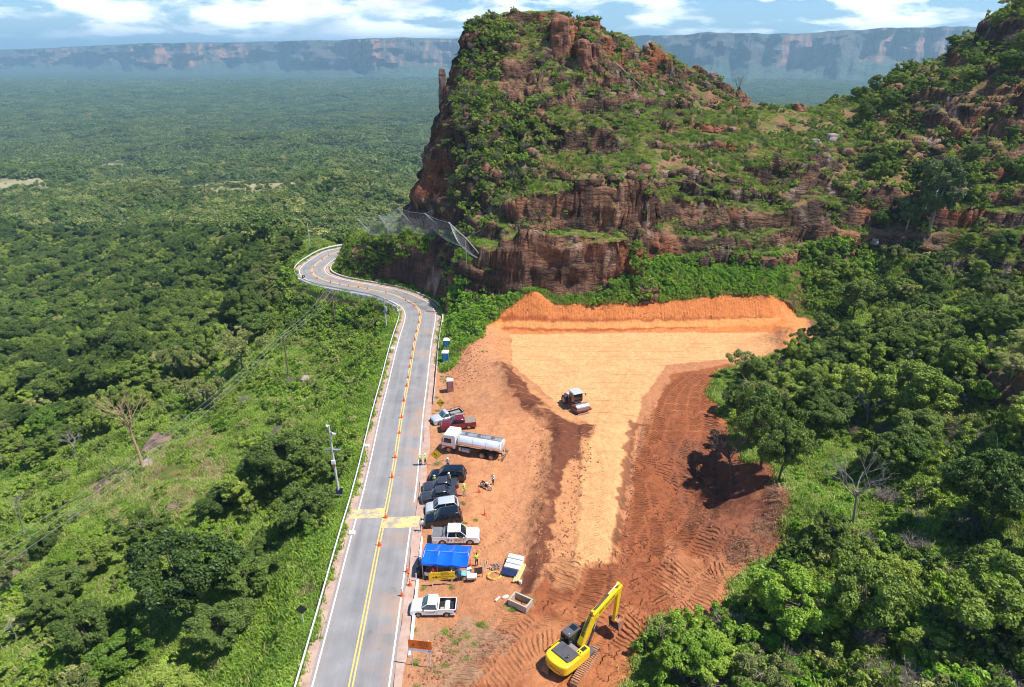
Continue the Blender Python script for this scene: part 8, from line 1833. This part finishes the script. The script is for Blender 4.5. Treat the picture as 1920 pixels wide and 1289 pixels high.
def rub(m):
    rg = random.Random(4)
    for k in range(46): x, y = rg.gauss(0, .4), rg.gauss(0, .4); s = rg.uniform(.06, .2); m.box(x-s, x+s, y-s*.6, y+s*.6, rg.uniform(0, .1), rg.uniform(.12, .5)*max(.3, 1-math.hypot(x, y)), Matrix.Rotation(rg.uniform(0, 3), 4, 'Z'), .02, .02)
simple('rubble_heap', 'small heap of broken bricks and rubble left of the white panel stack', 'rubble', (933, 1066), rub, paint('rubble', (.33, .2, .15), .9, var=.4, scale=3))
o = empty('wheelbarrow', (*at_s(885, 1088)[:2], ground(*at_s(885, 1088)[:2])), .1); tag(o, 'white-topped hand cart at the right side of the tent', 'cart')
m = MB(); m.box(-.45, .45, -.32, .32, .45, .72, None, -.06, -.04); m.build('tray', WHITE, o); m = MB(); m.cyl((.25, 0, .2), .2, .09, 'y', 14); m.build('wheel', RUBBER, o); m = MB(); [m.path([(.3, y*.5, .2), (-.3, y, .45), (-1.0, y, .55)], .025, 5) for y in (-.28, .28)]; [m.path([(-.4, y, .45), (-.45, y, 0)], .022, 5) for y in (-.26, .26)]; m.build('handle', STEEL, o)
o = empty('notice_board', (*at_s(897, 1083)[:2], ground(*at_s(897, 1083)[:2])), .25); tag(o, 'dark standing board seen edge-lit between the cart and the hose coil', 'board')
m = MB(); m.box(-.42, .42, -.02, .02, .5, 1.35); m.build('board', paint('board_dark', (.05, .03, .025), .8), o); m = MB(); [m.box(x-.03, x+.03, -.03, .03, 0, 1.4) for x in (-.42, .42)]; m.build('leg', WOOD, o)
for px, rz, n_ in (((937, 1121), .4, 'nearer'), ((948, 1121), .7, 'farther')):
    pass
simple('cement_bag', 'white bag on bare soil left of the culvert box', 'bag', (948, 1122), lambda m: m.ell((0, 0, .12), (.38, .22, .14), 12, 7), WHITE, .5); simple('pipe_piece', 'short white pipe piece left of the white bag', 'pipe', (933, 1125), lambda m: m.tube((-.3, -.1, .1), (.3, .15, .1), .1, n=10), WHITE, .5); simple('paint_bucket', 'white bucket at the foot of the yellow planks', 'bucket', (976, 1096), lambda m: m.cyl((0, 0, .18), .16, .36, 'z', 14), WHITE)
simple('black_barrel', 'black drum at the left side of the tent', 'barrel', (786, 1078), lambda m: m.cyl((0, 0, .45), .3, .9, 'z', 16), BLACK)
for k, (px, n_) in enumerate((((781, 1090), 'lower'), ((786.5, 1045), 'upper'))): simple('marker_post', f'{n_} white marker post between the road shoulder and the tent', 'post', px, lambda m: m.box(-.06, .06, -.05, .05, 0, 1.1, None, .01, .01), WHITE, 0, 'white marker posts')
# far homestead on the plain
q = hit(168, 216, 9000); o = empty('farmhouse', q); tag(o, 'tiny red-roofed house far out on the plain at the left', 'house'); o.scale = (1.2, 1.2, 1.2); m = MB(); m.box(-4, 4, -3, 3, 0, 3); m.build('wall', WHITE, o); m = MB(); m.loft([[(-4.5, -3.6, 3), (-4.5, 0, 5), (-4.5, 3.6, 3)], [(4.5, -3.6, 3), (4.5, 0, 5), (4.5, 3.6, 3)]]); m.build('roof', paint('red_tiles', (.5, .12, .06), .8), o)
